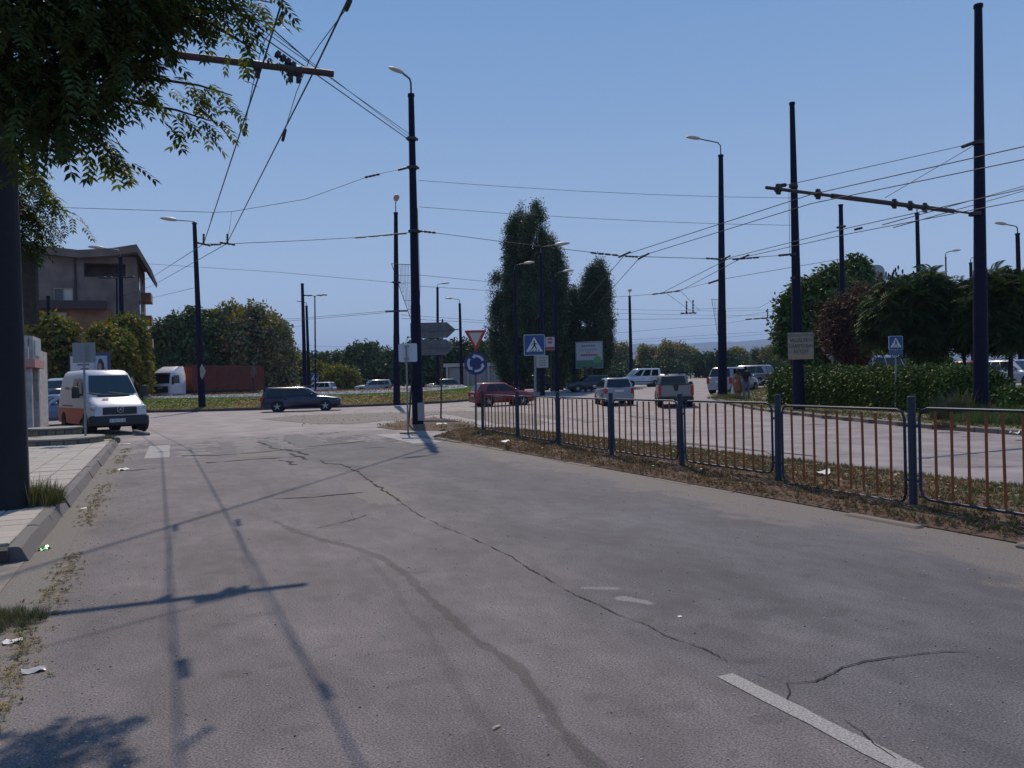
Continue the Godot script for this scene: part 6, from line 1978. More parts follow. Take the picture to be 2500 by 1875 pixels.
# ---------------------------------------------------------------- vehicles
func build_vehicles():
	var coat := func(r: float, g: float, b: float) -> StandardMaterial3D:
		var m := mat(r, g, b, 0.35)
		m.clearcoat_enabled = true
		m.clearcoat = 0.5
		m.clearcoat_roughness = 0.12
		return m
	C.silver = coat.call(0.29, 0.30, 0.33)
	C.white_car = coat.call(0.58, 0.58, 0.60)
	C.black_car = coat.call(0.022, 0.024, 0.03)
	var spec := sedan_spec(4.65, 1.47)
	spec.f0 = 1.25; spec.f1 = 2.05; spec.r0 = 0.05; spec.r1 = 0.28; spec.hood = 0.80; spec.wf = 0.88; spec.wr = 0.95
	spec.sides = [[0.02, 0.33, 0.10, 0.0], [0.35, 0.63, 0.0, 0.0], [0.65, 0.96, 0.0, 0.03]]
	var o := car("estate_car", "dark blue estate car driving along the roundabout kerb", "car", on_ground((Vector3(6.43,0,-50.53) + Vector3(9.24,0,-49.8)) * 0.5), Vector3(0.97,0,0.24), spec, coat.call(0.005, 0.007, 0.034))
	var s := tool_(true)
	for e in [-1, 1]: tube(s, [Vector3(e * 0.58, 1.45, -0.6), Vector3(e * 0.58, 1.52, -0.5), Vector3(e * 0.58, 1.52, 1.9), Vector3(e * 0.58, 1.45, 2.0)], 0.018, 6)
	put(s, "roof_rail", C.trim, o)
	spec = sedan_spec(3.85, 1.45)
	spec.f0 = 0.95; spec.f1 = 1.85; spec.r0 = 0.06; spec.r1 = 0.42; spec.wheel = 0.29; spec.belt = 0.93; spec.handles = [0.1]
	spec.sides = [[0.04, 0.50, 0.10, 0.0], [0.54, 0.86, 0.0, 0.10]]
	o = car("hatchback", "dark red three-door hatchback entering the roundabout behind the railing's far end", "car", on_ground((Vector3(17.41,0,-44.48) + Vector3(21.03,0.01,-47.54)) * 0.5 + Vector3(0.3, 0, -0.3)), Vector3(1,0,0.03), spec, coat.call(0.22, 0.012, 0.02))
	s = tool_()
	for e in [-1, 1]: box(s, Vector3(e * 0.875, 0.62, -0.1), Vector3(0.02, 0.035, 1.9))
	put(s, "side_strip", C.rim, o)
	spec = sedan_spec(4.2, 1.52)
	spec.f0 = 1.0; spec.f1 = 1.9; spec.r0 = 0.05; spec.r1 = 0.42; spec.tail_h = 0.30; spec.deck = 0.98; spec.belt = 0.96; spec.plate_y = 0.80
	o = car("hatchback", "silver white hatchback with red tail lights seen from behind beyond the railing", "car", on_ground(Vector3(23.26,0.03,-38.3) + Vector3(0.34,0,-0.94) * 2.0), Vector3(0.37,0,-0.93), spec, C.silver)
	s = tool_()
	box(s, Vector3(0, 1.03, 2.06), Vector3(0.5, 0.03, 0.05))
	put(s, "wiper", C.trim, o)
	s = tool_(true)
	cyl(s, Vector3(0, 1.5, 1.5), Vector3(0, 1.62, 1.6), 0.015, 0.01, 6)
	put(s, "aerial", C.trim, o)
	# pickup
	pickup(on_ground(Vector3(23.37,0.02,-33.14) + Vector3(0.51,0,-0.86) * 2.3), Vector3(0.52,0,-0.86))
	# small white van with windows, side on
	spec = sedan_spec(4.05, 1.82)
	spec.f0 = 0.75; spec.f1 = 1.55; spec.r0 = 0.05; spec.r1 = 0.14; spec.belt = 1.05; spec.hood = 0.92; spec.roof_w = 0.84
	spec.sides = [[0.02, 0.30, 0.12, 0.0], [0.36, 0.62, 0.0, 0.0], [0.68, 0.93, 0.0, 0.0]]
	o = car("minivan", "boxy white passenger van with three dark side windows crossing between two cars", "van", Vector3(43.75,0.59,-68.18), Vector3(-0.97,0,-0.24), spec, C.white_car)
	s = tool_()
	for e in [-1, 1]: box(s, Vector3(e * 0.88, 0.52, 0.1), Vector3(0.02, 0.07, 2.6))
	put(s, "side_strip", C.trim, o)
	# silver people carrier by the curved pole
	spec = sedan_spec(4.85, 1.76)
	spec.f0 = 0.95; spec.f1 = 2.0; spec.r0 = 0.06; spec.r1 = 0.40; spec.belt = 1.05; spec.hood = 0.95; spec.W = 1.9; spec.wheel = 0.33; spec.tail_h = 0.42; spec.deck = 1.1
	car("people_carrier", "silver people carrier seen from behind passing the curved lamp pole", "car", Vector3(36.61,0.35,-45.11), Vector3(0.88,0,-0.47), spec, C.silver)
	car("people_carrier", "second silver car half hidden beyond the people carrier and the walkers", "car", Vector3(46.78,0.61,-55.95), Vector3(-0.42,0,-0.91), spec, C.silver)
	# cars behind the roundabout
	spec = sedan_spec(4.8, 1.72)
	spec.belt = 1.05; spec.hood = 0.95; spec.f0 = 1.2; spec.f1 = 2.1; spec.r0 = 0.06; spec.r1 = 0.3; spec.wheel = 0.36
	car("sport_utility_car", "silver grey off-road car behind the flower bed left of the bank kerb pole", "car", Vector3(25.14,0.29,-102.5), Vector3(-0.98,0,-0.21), spec, C.silver)
	car("sport_utility_car", "white off-road car roof showing behind the blue estate car", "car", Vector3(18.47,0.15,-105.42), Vector3(-0.82,0,-0.58), spec, C.white_car)
	car("saloon_car", "black saloon roof behind the flower bed between the posts", "car", Vector3(33.3,0.46,-98.94), Vector3(-0.95,0,-0.31), sedan_spec(4.5, 1.45), C.black_car)
	car("saloon_car", "white car roof behind the container's right end", "car", Vector3(15.52,0.11,-111.07), Vector3(-0.67,0,-0.74), sedan_spec(4.4, 1.5), C.white_car)
	car("hatchback", "dark navy hatchback under the tall poplars", "car", Vector3(35.57,0.43,-76.12), Vector3(-0.87,0,-0.49), sedan_spec(4.3, 1.6), C.black_car)
	car("hatchback", "black car turning in behind the silver white hatchback", "car", Vector3(35.21,0.38,-63.18), Vector3(-0.97,0,-0.26), sedan_spec(4.2, 1.45), C.black_car)
	# beside the white house
	car("saloon_car", "blue saloon facing the street between the white house and the van", "car", Vector3(-4.61,0,-42.93), Vector3(-0.76,0,0.65), sedan_spec(4.4, 1.42), coat.call(0.09, 0.14, 0.24))
	spec = sedan_spec(4.5, 1.72)
	spec.belt = 1.05; spec.f1 = 1.9
	car("sport_utility_car", "dark car with a pale roof edge parked behind the blue saloon", "car", Vector3(-5.45,0,-50.39), Vector3(-0.76,0,0.65), spec, C.black_car)
	van()
	truck()
	# beyond the hedge
	spec = sedan_spec(5.0, 2.0)
	spec.belt = 1.15; spec.f0 = 0.8; spec.f1 = 1.6; spec.r0 = 0.05; spec.r1 = 0.1; spec.roof_w = 0.85; spec.hood = 1.05
	car("delivery_van", "white delivery van behind the tall hedge under the sumacs", "van", Vector3(42.23,0.56,-36.11), Vector3(0.95,0,0.31), spec, C.white_car)
	car("hatchback", "red car behind the sumac stems at the filling station", "car", Vector3(43.16,0.57,-31.34), Vector3(0.99,0,0.12), sedan_spec(4.0, 1.5), coat.call(0.34, 0.02, 0.03))
	car("hatchback", "pale blue white car parked at the far right of the filling station", "car", Vector3(43.1,0.56,-29.18), Vector3(-0.12,0,0.99), sedan_spec(4.2, 1.5), coat.call(0.42, 0.46, 0.52))

func pickup(at: Vector3, dir: Vector3):
	var m := mat(0.24, 0.225, 0.215, 0.4)
	var o := thing("pickup_truck", "pale grey pickup with roof lamps and dark tailgate trim seen from behind", "pickup", at, yaw_of(dir))
	var s := tool_(true)
	var rings := []
	for q in [[-2.25, 0.55, 0.92, 0.86], [-2.1, 0.42, 1.0, 0.95], [-1.2, 0.4, 1.06, 1.0], [0.35, 0.4, 1.06, 1.0]]:
		var w: float = 0.85 * q[3]
		rings.append([Vector3(-w, q[1], q[0]), Vector3(-w, q[2] - 0.08, q[0]), Vector3(-w + 0.08, q[2], q[0]), Vector3(w - 0.08, q[2], q[0]), Vector3(w, q[2] - 0.08, q[0]), Vector3(w, q[1], q[0])])
	loft(s, rings, true)
	var cab := []
	for q in [[1.02, -1.2, 0.3, 0.80], [1.35, -0.85, 0.24, 0.755], [1.58, -0.6, 0.16, 0.70], [1.66, -0.45, 0.05, 0.62]]:
		cab.append([Vector3(-q[3], q[0], q[1]), Vector3(q[3], q[0], q[1]), Vector3(q[3], q[0], q[2]), Vector3(-q[3], q[0], q[2])])
	loft(s, cab, true)
	put(s, "cab", m, o)
	s = tool_()
	box(s, Vector3(0, 0.52, 1.3), Vector3(1.66, 0.1, 1.9))
	for e in [-1, 1]: box(s, Vector3(e * 0.80, 0.80, 1.3), Vector3(0.09, 0.56, 1.9))
	put(s, "load_bed", m, o)
	s = tool_()
	slab(s, Vector3(0, 0.83, 2.24), Vector3(1.46, 0.54, 0.07), 0.02)
	var tg := put(s, "tailgate", m, o)
	s = tool_()
	box(s, Vector3(0, 1.13, 2.22), Vector3(1.72, 0.05, 0.13))
	put(s, "tailgate_cap", C.trim, tg)
	s = tool_()
	prism(s, PackedVector2Array([Vector2(-0.14, 0.14), Vector2(0.14, 0.14), Vector2(0.07, -0.16), Vector2(-0.07, -0.16)]), Transform3D(Basis(), Vector3(0, 0.96, 2.295)), 0.02)
	put(s, "emblem", C.trim, tg)
	s = tool_()
	quad(s, Vector3(-0.66, 1.12, 0.31), Vector3(-0.58, 1.54, 0.21), Vector3(0.58, 1.54, 0.21), Vector3(0.66, 1.12, 0.31))
	put(s, "rear_window", C.glass, o)
	for e in [-1.0, 1.0]:
		s = tool_()
		quad(s, Vector3(e * 0.80, 1.08, -1.05), Vector3(e * 0.735, 1.54, -0.58), Vector3(e * 0.735, 1.54, 0.1), Vector3(e * 0.80, 1.08, 0.2))
		put(s, "side_window", C.glass, o)
		s = tool_()
		slab(s, Vector3(e * 0.79, 0.84, 2.22), Vector3(0.15, 0.5, 0.12), 0.02)
		put(s, "tail_light", C.red_lens, o)
		s = tool_(true)
		ball(s, Vector3(e * 0.98, 1.16, -0.7), Vector3(0.12, 0.1, 0.06), 8, 5)
		put(s, "mirror", C.trim, o)
		s = tool_(true)
		cyl(s, Vector3(e * 0.36, 1.64, -0.1), Vector3(e * 0.36, 1.74, -0.1), 0.02, 0.02, 6)
		cyl(s, Vector3(e * 0.36, 1.80, -0.15), Vector3(e * 0.36, 1.80, -0.04), 0.11, 0.11, 14)
		put(s, "roof_lamp", C.trim, o)
	s = tool_()
	quad(s, Vector3(-0.7, 1.06, -1.2), Vector3(-0.62, 1.55, -0.64), Vector3(0.62, 1.55, -0.64), Vector3(0.7, 1.06, -1.2))
	put(s, "windscreen", C.glass, o)
	s = tool_()
	slab(s, Vector3(0, 0.42, 2.3), Vector3(1.7, 0.2, 0.14), 0.03)
	put(s, "rear_bumper", C.trim, o)
	s = tool_()
	box(s, Vector3(0, 0.36, -0.2), Vector3(1.2, 0.16, 4.0))
	put(s, "chassis", C.trim, o)
	var mesh := wheel_meshes(0.33, 0.22)
	for z in [-1.45, 1.25]:
		for e in [-1.0, 1.0]:
			s = tool_()
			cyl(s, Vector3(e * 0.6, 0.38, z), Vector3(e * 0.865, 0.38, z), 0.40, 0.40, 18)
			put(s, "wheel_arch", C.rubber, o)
			var w := Node3D.new()
			w.name = "wheel"
			o.add_child(w, true)
			w.position = Vector3(e * 0.77, 0.33, z)
			part(mesh[0], "tyre", C.rubber, w)
			part(mesh[1], "rim", C.rim, w)

func van():
	var o := thing("panel_van", "white panel van with red lower sides and a star emblem, facing the street", "van", (Vector3(-1.3,0,-31.47) + Vector3(-0.32,0,-0.95) * 2.5) * Vector3(1, 0, 1), yaw_of(Vector3(0.29,0,0.96)))
	var white := mat(0.55, 0.56, 0.60, 0.35)
	white.clearcoat_enabled = true
	white.clearcoat = 0.5
	var s := tool_(true)
	var rings := []
	# stations from the nose back: z, bottom, top, half width low, half width top
	for q in [[-2.5, 0.62, 0.98, 0.80, 0.74], [-2.42, 0.42, 1.06, 0.90, 0.80], [-2.25, 0.36, 1.14, 0.95, 0.84], [-1.72, 0.34, 1.34, 0.965, 0.86], [-1.68, 0.34, 1.37, 0.965, 0.86], [-0.98, 0.34, 2.16, 0.965, 0.74], [-0.80, 0.34, 2.28, 0.965, 0.73], [0.0, 0.34, 2.33, 0.965, 0.75], [2.3, 0.34, 2.33, 0.965, 0.75], [2.46, 0.36, 2.28, 0.95, 0.74], [2.5, 0.5, 2.15, 0.92, 0.72]]:
		var y0: float = q[1]; var y1: float = q[2]; var a: float = q[3]; var b: float = q[4]
		var r := []
		for p in [[-0.94, 0.0, 0.0], [-1.0, 0.06, 0.0], [-1.0, 0.38, 0.0], [-1.0, 0.55, 0.14], [-1.0, 0.86, 0.72], [-0.97, 0.955, 0.95], [-0.84, 1.0, 1.0], [0.84, 1.0, 1.0], [0.97, 0.955, 0.95], [1.0, 0.86, 0.72], [1.0, 0.55, 0.14], [1.0, 0.38, 0.0], [1.0, 0.06, 0.0], [0.94, 0.0, 0.0]]:
			r.append(Vector3(p[0] * lerpf(a, b, p[2]), y0 + (y1 - y0) * p[1], q[0]))
		rings.append(r)
	loft(s, rings, true)
	put(s, "body", white, o)
	# windscreen
	s = tool_()
	quad(s, Vector3(-0.80, 1.44, -1.655), Vector3(-0.66, 2.12, -1.035), Vector3(0.66, 2.12, -1.035), Vector3(0.80, 1.44, -1.655))
	var ws := put(s, "windscreen", mat(0.02, 0.035, 0.045, 0.06), o)
	s = tool_()
	for x in [-0.35, 0.4]: tube(s, [Vector3(x, 1.43, -1.70), Vector3(x + 0.5, 1.50, -1.63)], 0.012, 5)
	put(s, "wiper", C.trim, ws)
	s = tool_()
	quad(s, Vector3(-0.52, 1.355, -1.74), Vector3(-0.52, 1.385, -1.68), Vector3(0.52, 1.385, -1.68), Vector3(0.52, 1.355, -1.74))
	for v in 1: box(s, Vector3(0, 1.385, -1.70), Vector3(1.06, 0.035, 0.06))
	put(s, "air_slot", C.trim, o)
	# nose
	s = tool_()
	slab(s, Vector3(0, 0.84, -2.46), Vector3(1.12, 0.26, 0.14), 0.03)
	var gr := put(s, "grille", C.trim, o)
	s = tool_()
	for k in 3: box(s, Vector3(0, 0.77 + 0.07 * k, -2.535), Vector3(1.08, 0.022, 0.02))
	put(s, "slat", mat(0.05, 0.05, 0.055, 0.4), gr)
	s = tool_()
	for k in 3:
		var d := Basis(Vector3.BACK, TAU * k / 3.0)
		prism(s, PackedVector2Array([Vector2(-0.016, 0), Vector2(0.016, 0), Vector2(0, 0.10)]), Transform3D(d, Vector3(0, 0.88, -2.56)), 0.01)
	for k in 20:
		var a0 := TAU * k / 20.0
		var a1 := TAU * (k + 1) / 20.0
		tube(s, [Vector3(cos(a0) * 0.108, 0.88 + sin(a0) * 0.108, -2.56), Vector3(cos(a1) * 0.108, 0.88 + sin(a1) * 0.108, -2.56)], 0.009, 4)
	put(s, "star_emblem", C.rim, gr)
	s = tool_(true)
	slab(s, Vector3(0, 0.52, -2.36), Vector3(1.94, 0.36, 0.38), 0.08)
	put(s, "bumper", C.trim, o)
	s = tool_()
	box(s, Vector3(0.1, 0.50, -2.562), Vector3(0.53, 0.12, 0.012))
	var np := put(s, "number_plate", C.plate, o)
	letters(np, "lettering", "PB 6636 HB", 0.085, Transform3D(Basis(Vector3.UP, PI), Vector3(0.1, 0.50, -2.570)), C.trim)
	for e in [-1.0, 1.0]:
		s = tool_(true)
		ball(s, Vector3(e * 0.70, 0.90, -2.34), Vector3(0.25, 0.125, 0.17), 10, 6, Basis(Vector3.BACK, e * 0.25))
		put(s, "headlight", mat(0.42, 0.42, 0.42, 0.12, 0.2), o)
		s = tool_()
		quad(s, Vector3(e * 0.965, 1.42, -1.45), Vector3(e * 0.875, 2.02, -0.92), Vector3(e * 0.875, 2.02, -0.62), Vector3(e * 0.965, 1.36, -0.62))
		put(s, "door_window", C.glass, o)
		s = tool_()
		quad(s, Vector3(e * 0.968, 1.36, -0.42), Vector3(e * 0.878, 2.02, -0.42), Vector3(e * 0.878, 2.02, 0.18), Vector3(e * 0.968, 1.36, 0.18))
		put(s, "side_window", C.glass, o)
		s = tool_(true)
		slab(s, Vector3(e * 1.15, 1.52, -1.32), Vector3(0.24, 0.42, 0.13), 0.04)
		cyl(s, Vector3(e * 0.93, 1.42, -1.3), Vector3(e * 1.1, 1.45, -1.32), 0.03, 0.03, 6)
		put(s, "mirror", C.trim, o)
		# red lower side
		s = tool_()
		box(s, Vector3(e * 0.967, 0.66, 0.38), Vector3(0.012, 0.56, 4.2))
		put(s, "red_band", mat(0.46, 0.075, 0.045, 0.4), o)
		s = tool_()
		box(s, Vector3(e * 0.972, 1.02, 0.9), Vector3(0.014, 0.035, 1.6))
		put(s, "door_rail", C.trim, o)
		s = tool_()
		box(s, Vector3(e * 0.925, 1.68, 1.15), Vector3(0.01, 0.09, 0.55), Basis(Vector3.BACK, e * 0.14))
		put(s, "red_lettering", mat(0.42, 0.1, 0.08, 0.5), o)
	s = tool_()
	box(s, Vector3(0.35, 1.26, -2.02), Vector3(0.2, 0.02, 0.05), Basis(Vector3.RIGHT, 0.35))
	put(s, "hood_badge", mat(0.45, 0.12, 0.1, 0.5), o)
	s = tool_(true)
	cyl(s, Vector3(0, 2.28, -0.75), Vector3(0, 2.42, -0.62), 0.012, 0.008, 6)
	put(s, "aerial", C.trim, o)
	s = tool_()
	box(s, Vector3(0, 0.33, 0.1), Vector3(1.4, 0.16, 4.2))
	put(s, "underbody", C.trim, o)
	var mesh := wheel_meshes(0.335, 0.22)
	for z in [-1.75, 1.55]:
		for e in [-1.0, 1.0]:
			s = tool_()
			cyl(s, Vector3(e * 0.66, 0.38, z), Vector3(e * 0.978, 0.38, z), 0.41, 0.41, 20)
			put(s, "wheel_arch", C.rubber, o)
			var w := Node3D.new()
			w.name = "wheel"
			o.add_child(w, true)
			w.position = Vector3(e * 0.875, 0.335, z)
			if z < 0: w.rotation.y = 0.45
			part(mesh[0], "tyre", C.rubber, w)
			part(mesh[1], "rim", mat(0.10, 0.10, 0.10, 0.6), w)
	# a second white van behind it
	var spec := sedan_spec(5.2, 2.35)
	spec.belt = 1.3; spec.f0 = 0.9; spec.f1 = 1.7; spec.r0 = 0.05; spec.r1 = 0.1; spec.hood = 1.15; spec.roof_w = 0.86; spec.W = 1.9
	car("delivery_van", "white van with a high windscreen parked far behind the two cars by the white house", "van", Vector3(-5.29,0,-56.87), Vector3(-0.66,0,0.75), spec, C.white_car)

func truck():
	var d := Vector3(-0.66,0,0.75)
	var o := thing("semi_truck", "white long-haul truck tractor with black grille beyond the bank", "truck", Vector3(0.64,0,-88.1), yaw_of(d))
	var white := mat(0.60, 0.60, 0.62, 0.4)
	var s := tool_(true)
	var rings := []
	for q in [[0.9, -1.10, 1.0, 1.20], [1.9, -1.16, 1.0, 1.23], [2.0, -1.16, 1.0, 1.23], [2.95, -1.0, 1.0, 1.19], [3.15, -0.9, 1.0, 1.12], [3.5, -0.3, 1.0, 1.05], [3.75, 0.25, 0.98, 0.98]]:
		rings.append([Vector3(-q[3] + 0.12, q[0], q[1]), Vector3(q[3] - 0.12, q[0], q[1]), Vector3(q[3], q[0], q[1] + 0.15), Vector3(q[3], q[0], q[2]), Vector3(-q[3], q[0], q[2]), Vector3(-q[3], q[0], q[1] + 0.15)])
	loft(s, rings, true)
	put(s, "cab", white, o)
	s = tool_()
	quad(s, Vector3(-1.08, 2.05, -1.185), Vector3(-1.05, 2.92, -1.03), Vector3(1.05, 2.92, -1.03), Vector3(1.08, 2.05, -1.185))
	put(s, "windscreen", C.glass, o)
	s = tool_()
	slab(s, Vector3(0, 3.02, -1.2), Vector3(2.2, 0.16, 0.4), 0.03)
	put(s, "sun_visor", C.trim, o)
	s = tool_()
	slab(s, Vector3(0, 1.45, -1.16), Vector3(1.8, 0.62, 0.10), 0.03)
	var gr := put(s, "grille", C.trim, o)
	letters(gr, "lettering", "MAN", 0.2, Transform3D(Basis(Vector3.UP, PI), Vector3(0, 1.62, -1.222)), C.rim)
	s = tool_()
	slab(s, Vector3(0, 0.62, -1.05), Vector3(2.4, 0.6, 0.5), 0.08)
	put(s, "bumper", mat(0.22, 0.22, 0.23, 0.5), o)
	for e in [-1.0, 1.0]:
		s = tool_()
		quad(s, Vector3(e * 1.238, 2.05, -0.85), Vector3(e * 1.205, 2.85, -0.75), Vector3(e * 1.205, 2.85, 0.1), Vector3(e * 1.238, 2.05, 0.1))
		put(s, "door_window", C.glass, o)
		s = tool_()
		slab(s, Vector3(e * 1.42, 2.35, -1.05), Vector3(0.22, 0.8, 0.16), 0.04)
		put(s, "mirror", C.trim, o)
		s = tool_()
		slab(s, Vector3(e * 0.95, 0.68, -1.28), Vector3(0.4, 0.22, 0.06), 0.02)
		put(s, "headlight", C.lens, o)
		s = tool_()
		slab(s, Vector3(e * 1.05, 0.6, 1.5), Vector3(0.3, 0.6, 1.2), 0.04)
		put(s, "side_skirt", white, o)
	s = tool_()
	box(s, Vector3(0, 0.95, 7.2), Vector3(0.9, 0.3, 13.4))
	box(s, Vector3(0, 1.18, 8.2), Vector3(2.3, 0.14, 12.0))
	put(s, "trailer_chassis", C.trim, o)
	var mesh := wheel_meshes(0.5, 0.32)
	for z in [-0.1, 2.9, 10.4, 11.7, 13.0]:
		for e in [-1.0, 1.0]:
			var w := Node3D.new()
			w.name = "wheel"
			o.add_child(w, true)
			w.position = Vector3(e * 1.04, 0.5, z)
			part(mesh[0], "tyre", C.rubber, w)
			part(mesh[1], "rim", C.rim, w)
	# container on the trailer, its side in upright ribs
	var c := thing("shipping_container", "rust red ribbed shipping container on the truck's trailer", "container", o.position + Vector3(0, 1.26, 0) - d * 8.2, yaw_of(d))
	var red := grainy(mat(0.20, 0.048, 0.032, 0.8), C.mottle, 0.2)
	s = tool_()
	box(s, Vector3(0, 1.3, 0), Vector3(2.36, 2.56, 12.1))
	put(s, "box", red, c)
	for k in 40:
		for e in [-1.0, 1.0]:
			s = tool_()
			box(s, Vector3(e * 1.195, 1.3, -5.85 + k * 0.3), Vector3(0.04, 2.36, 0.14))
			put(s, "rib", red, c)
	for k in 8:
		s = tool_()
		box(s, Vector3(-1.02 + k * 0.29, 1.3, -6.07), Vector3(0.13, 2.36, 0.04))
		put(s, "rib", grainy(mat(0.34, 0.075, 0.035, 0.7), C.mottle, 0.3), c)
	s = tool_()
	for y in [0.06, 2.56]:
		for e in [-1.0, 1.0]: box(s, Vector3(e * 1.18, y, 0), Vector3(0.1, 0.14, 12.2))
	for z in [-6.05, 6.05]:
		for e in [-1.0, 1.0]: box(s, Vector3(e * 1.19, 1.3, z), Vector3(0.115, 2.6, 0.12))
	put(s, "rail", red, c)

# ---------------------------------------------------------------- people
# bones: [from, to, radius at from, radius at to, colour]; one continuous surface by surface nets
func figure(bones: Array, cell: float, blend: float) -> ArrayMesh:
	var lo := Vector3.ONE * 1e6
	var hi := -lo
	for b in bones:
		for k in 2:
			var r: float = b[2 + k] + blend + cell * 2
			lo = lo.min(b[k] - Vector3.ONE * r)
			hi = hi.max(b[k] + Vector3.ONE * r)
	var n := Vector3i(((hi - lo) / cell).ceil()) + Vector3i.ONE
	var val := PackedFloat32Array()
	val.resize(n.x * n.y * n.z)
	val.fill(1.0)
	var own := PackedInt32Array()
	own.resize(val.size())
	var best := PackedFloat32Array()
	best.resize(val.size())
	best.fill(1.0)
	for bi in bones.size():
		var b: Array = bones[bi]
		var a: Vector3 = b[0]
		var d: Vector3 = b[1] - a
		var dd := maxf(d.length_squared(), 1e-8)
		var rm := maxf(b[2], b[3]) + blend + cell * 2
		var i0 := Vector3i(((a.min(b[1]) - Vector3.ONE * rm - lo) / cell).floor()).clamp(Vector3i.ZERO, n - Vector3i.ONE)
		var i1 := Vector3i(((a.max(b[1]) + Vector3.ONE * rm - lo) / cell).ceil()).clamp(Vector3i.ZERO, n - Vector3i.ONE)
		for z in range(i0.z, i1.z + 1):
			for y in range(i0.y, i1.y + 1):
				for x in range(i0.x, i1.x + 1):
					var p := lo + Vector3(x, y, z) * cell
					var t := clampf((p - a).dot(d) / dd, 0, 1)
					var dist: float = p.distance_to(a + d * t) - lerpf(b[2], b[3], t)
					var k := (z * n.y + y) * n.x + x
					if dist < best[k]:
						best[k] = dist
						own[k] = bi
					var h := clampf(0.5 + 0.5 * (val[k] - dist) / blend, 0, 1)
					val[k] = lerpf(val[k], dist, h) - blend * h * (1 - h)
	var ids := {}
	var s := tool_(true)
	var verts := []
	var cols := []
	var off := []
	for c in 8: off.append((((c >> 2) & 1) * n.y + ((c >> 1) & 1)) * n.x + (c & 1))
	for z in n.z - 1:
		for y in n.y - 1:
			for x in n.x - 1:
				var k := (z * n.y + y) * n.x + x
				var inside := 0
				for c in 8:
					if val[k + off[c]] < 0: inside += 1
				if inside == 0 or inside == 8: continue
				var sum := Vector3.ZERO
				var cnt := 0
				for c in 8:
					for ax in 3:
						if c & (1 << ax): continue
						var e := c | (1 << ax)
						var va := val[k + off[c]]
						var vb := val[k + off[e]]
						if (va < 0) == (vb < 0): continue
						var pa := Vector3(c & 1, (c >> 1) & 1, (c >> 2) & 1)
						var pb := Vector3(e & 1, (e >> 1) & 1, (e >> 2) & 1)
						sum += pa.lerp(pb, va / (va - vb))
						cnt += 1
				ids[k] = verts.size()
				verts.append(lo + (Vector3(x, y, z) + sum / cnt) * cell)
				cols.append(bones[own[k]][4])
	var step := [1, n.x, n.x * n.y]
	for k in ids:
		var x: int = k % n.x
		var y: int = (k / n.x) % n.y
		var z: int = k / (n.x * n.y)
		for ax in 3:
			var u := (ax + 1) % 3
			var w := (ax + 2) % 3
			var xyz := [x, y, z]
			if xyz[u] == 0 or xyz[w] == 0: continue
			if (val[k] < 0) == (val[k + step[ax]] < 0): continue
			var q := [k, k - step[u], k - step[u] - step[w], k - step[w]]
			if not (ids.has(q[1]) and ids.has(q[2]) and ids.has(q[3])): continue
			if val[k] < 0: q.reverse()
			for i in [0, 1, 2, 0, 2, 3]:
				s.set_color(cols[ids[q[i]]])
				s.add_vertex(verts[ids[q[i]]])
	s.generate_normals()
	return s.commit()

func hand(bones: Array, wrist: Vector3, dir: Vector3, side: Vector3, c: Color):
	var d := dir.normalized()
	var palm := wrist + d * 0.085
	bones.append([wrist, palm, 0.024, 0.03, c])
	for k in 4:
		var root := palm + side * (0.027 - 0.018 * k)
		var l: float = [0.07, 0.08, 0.075, 0.06][k]
		var nrm := d.cross(side)
		bones.append([root, root + d * l * 0.55 + nrm * 0.01, 0.0105, 0.0095, c])
		bones.append([root + d * l * 0.55 + nrm * 0.01, root + d * l * 0.9 + nrm * 0.035, 0.0095, 0.008, c])
	bones.append([wrist + d * 0.03 + side * 0.025, wrist + d * 0.075 + side * 0.055, 0.012, 0.010, c])

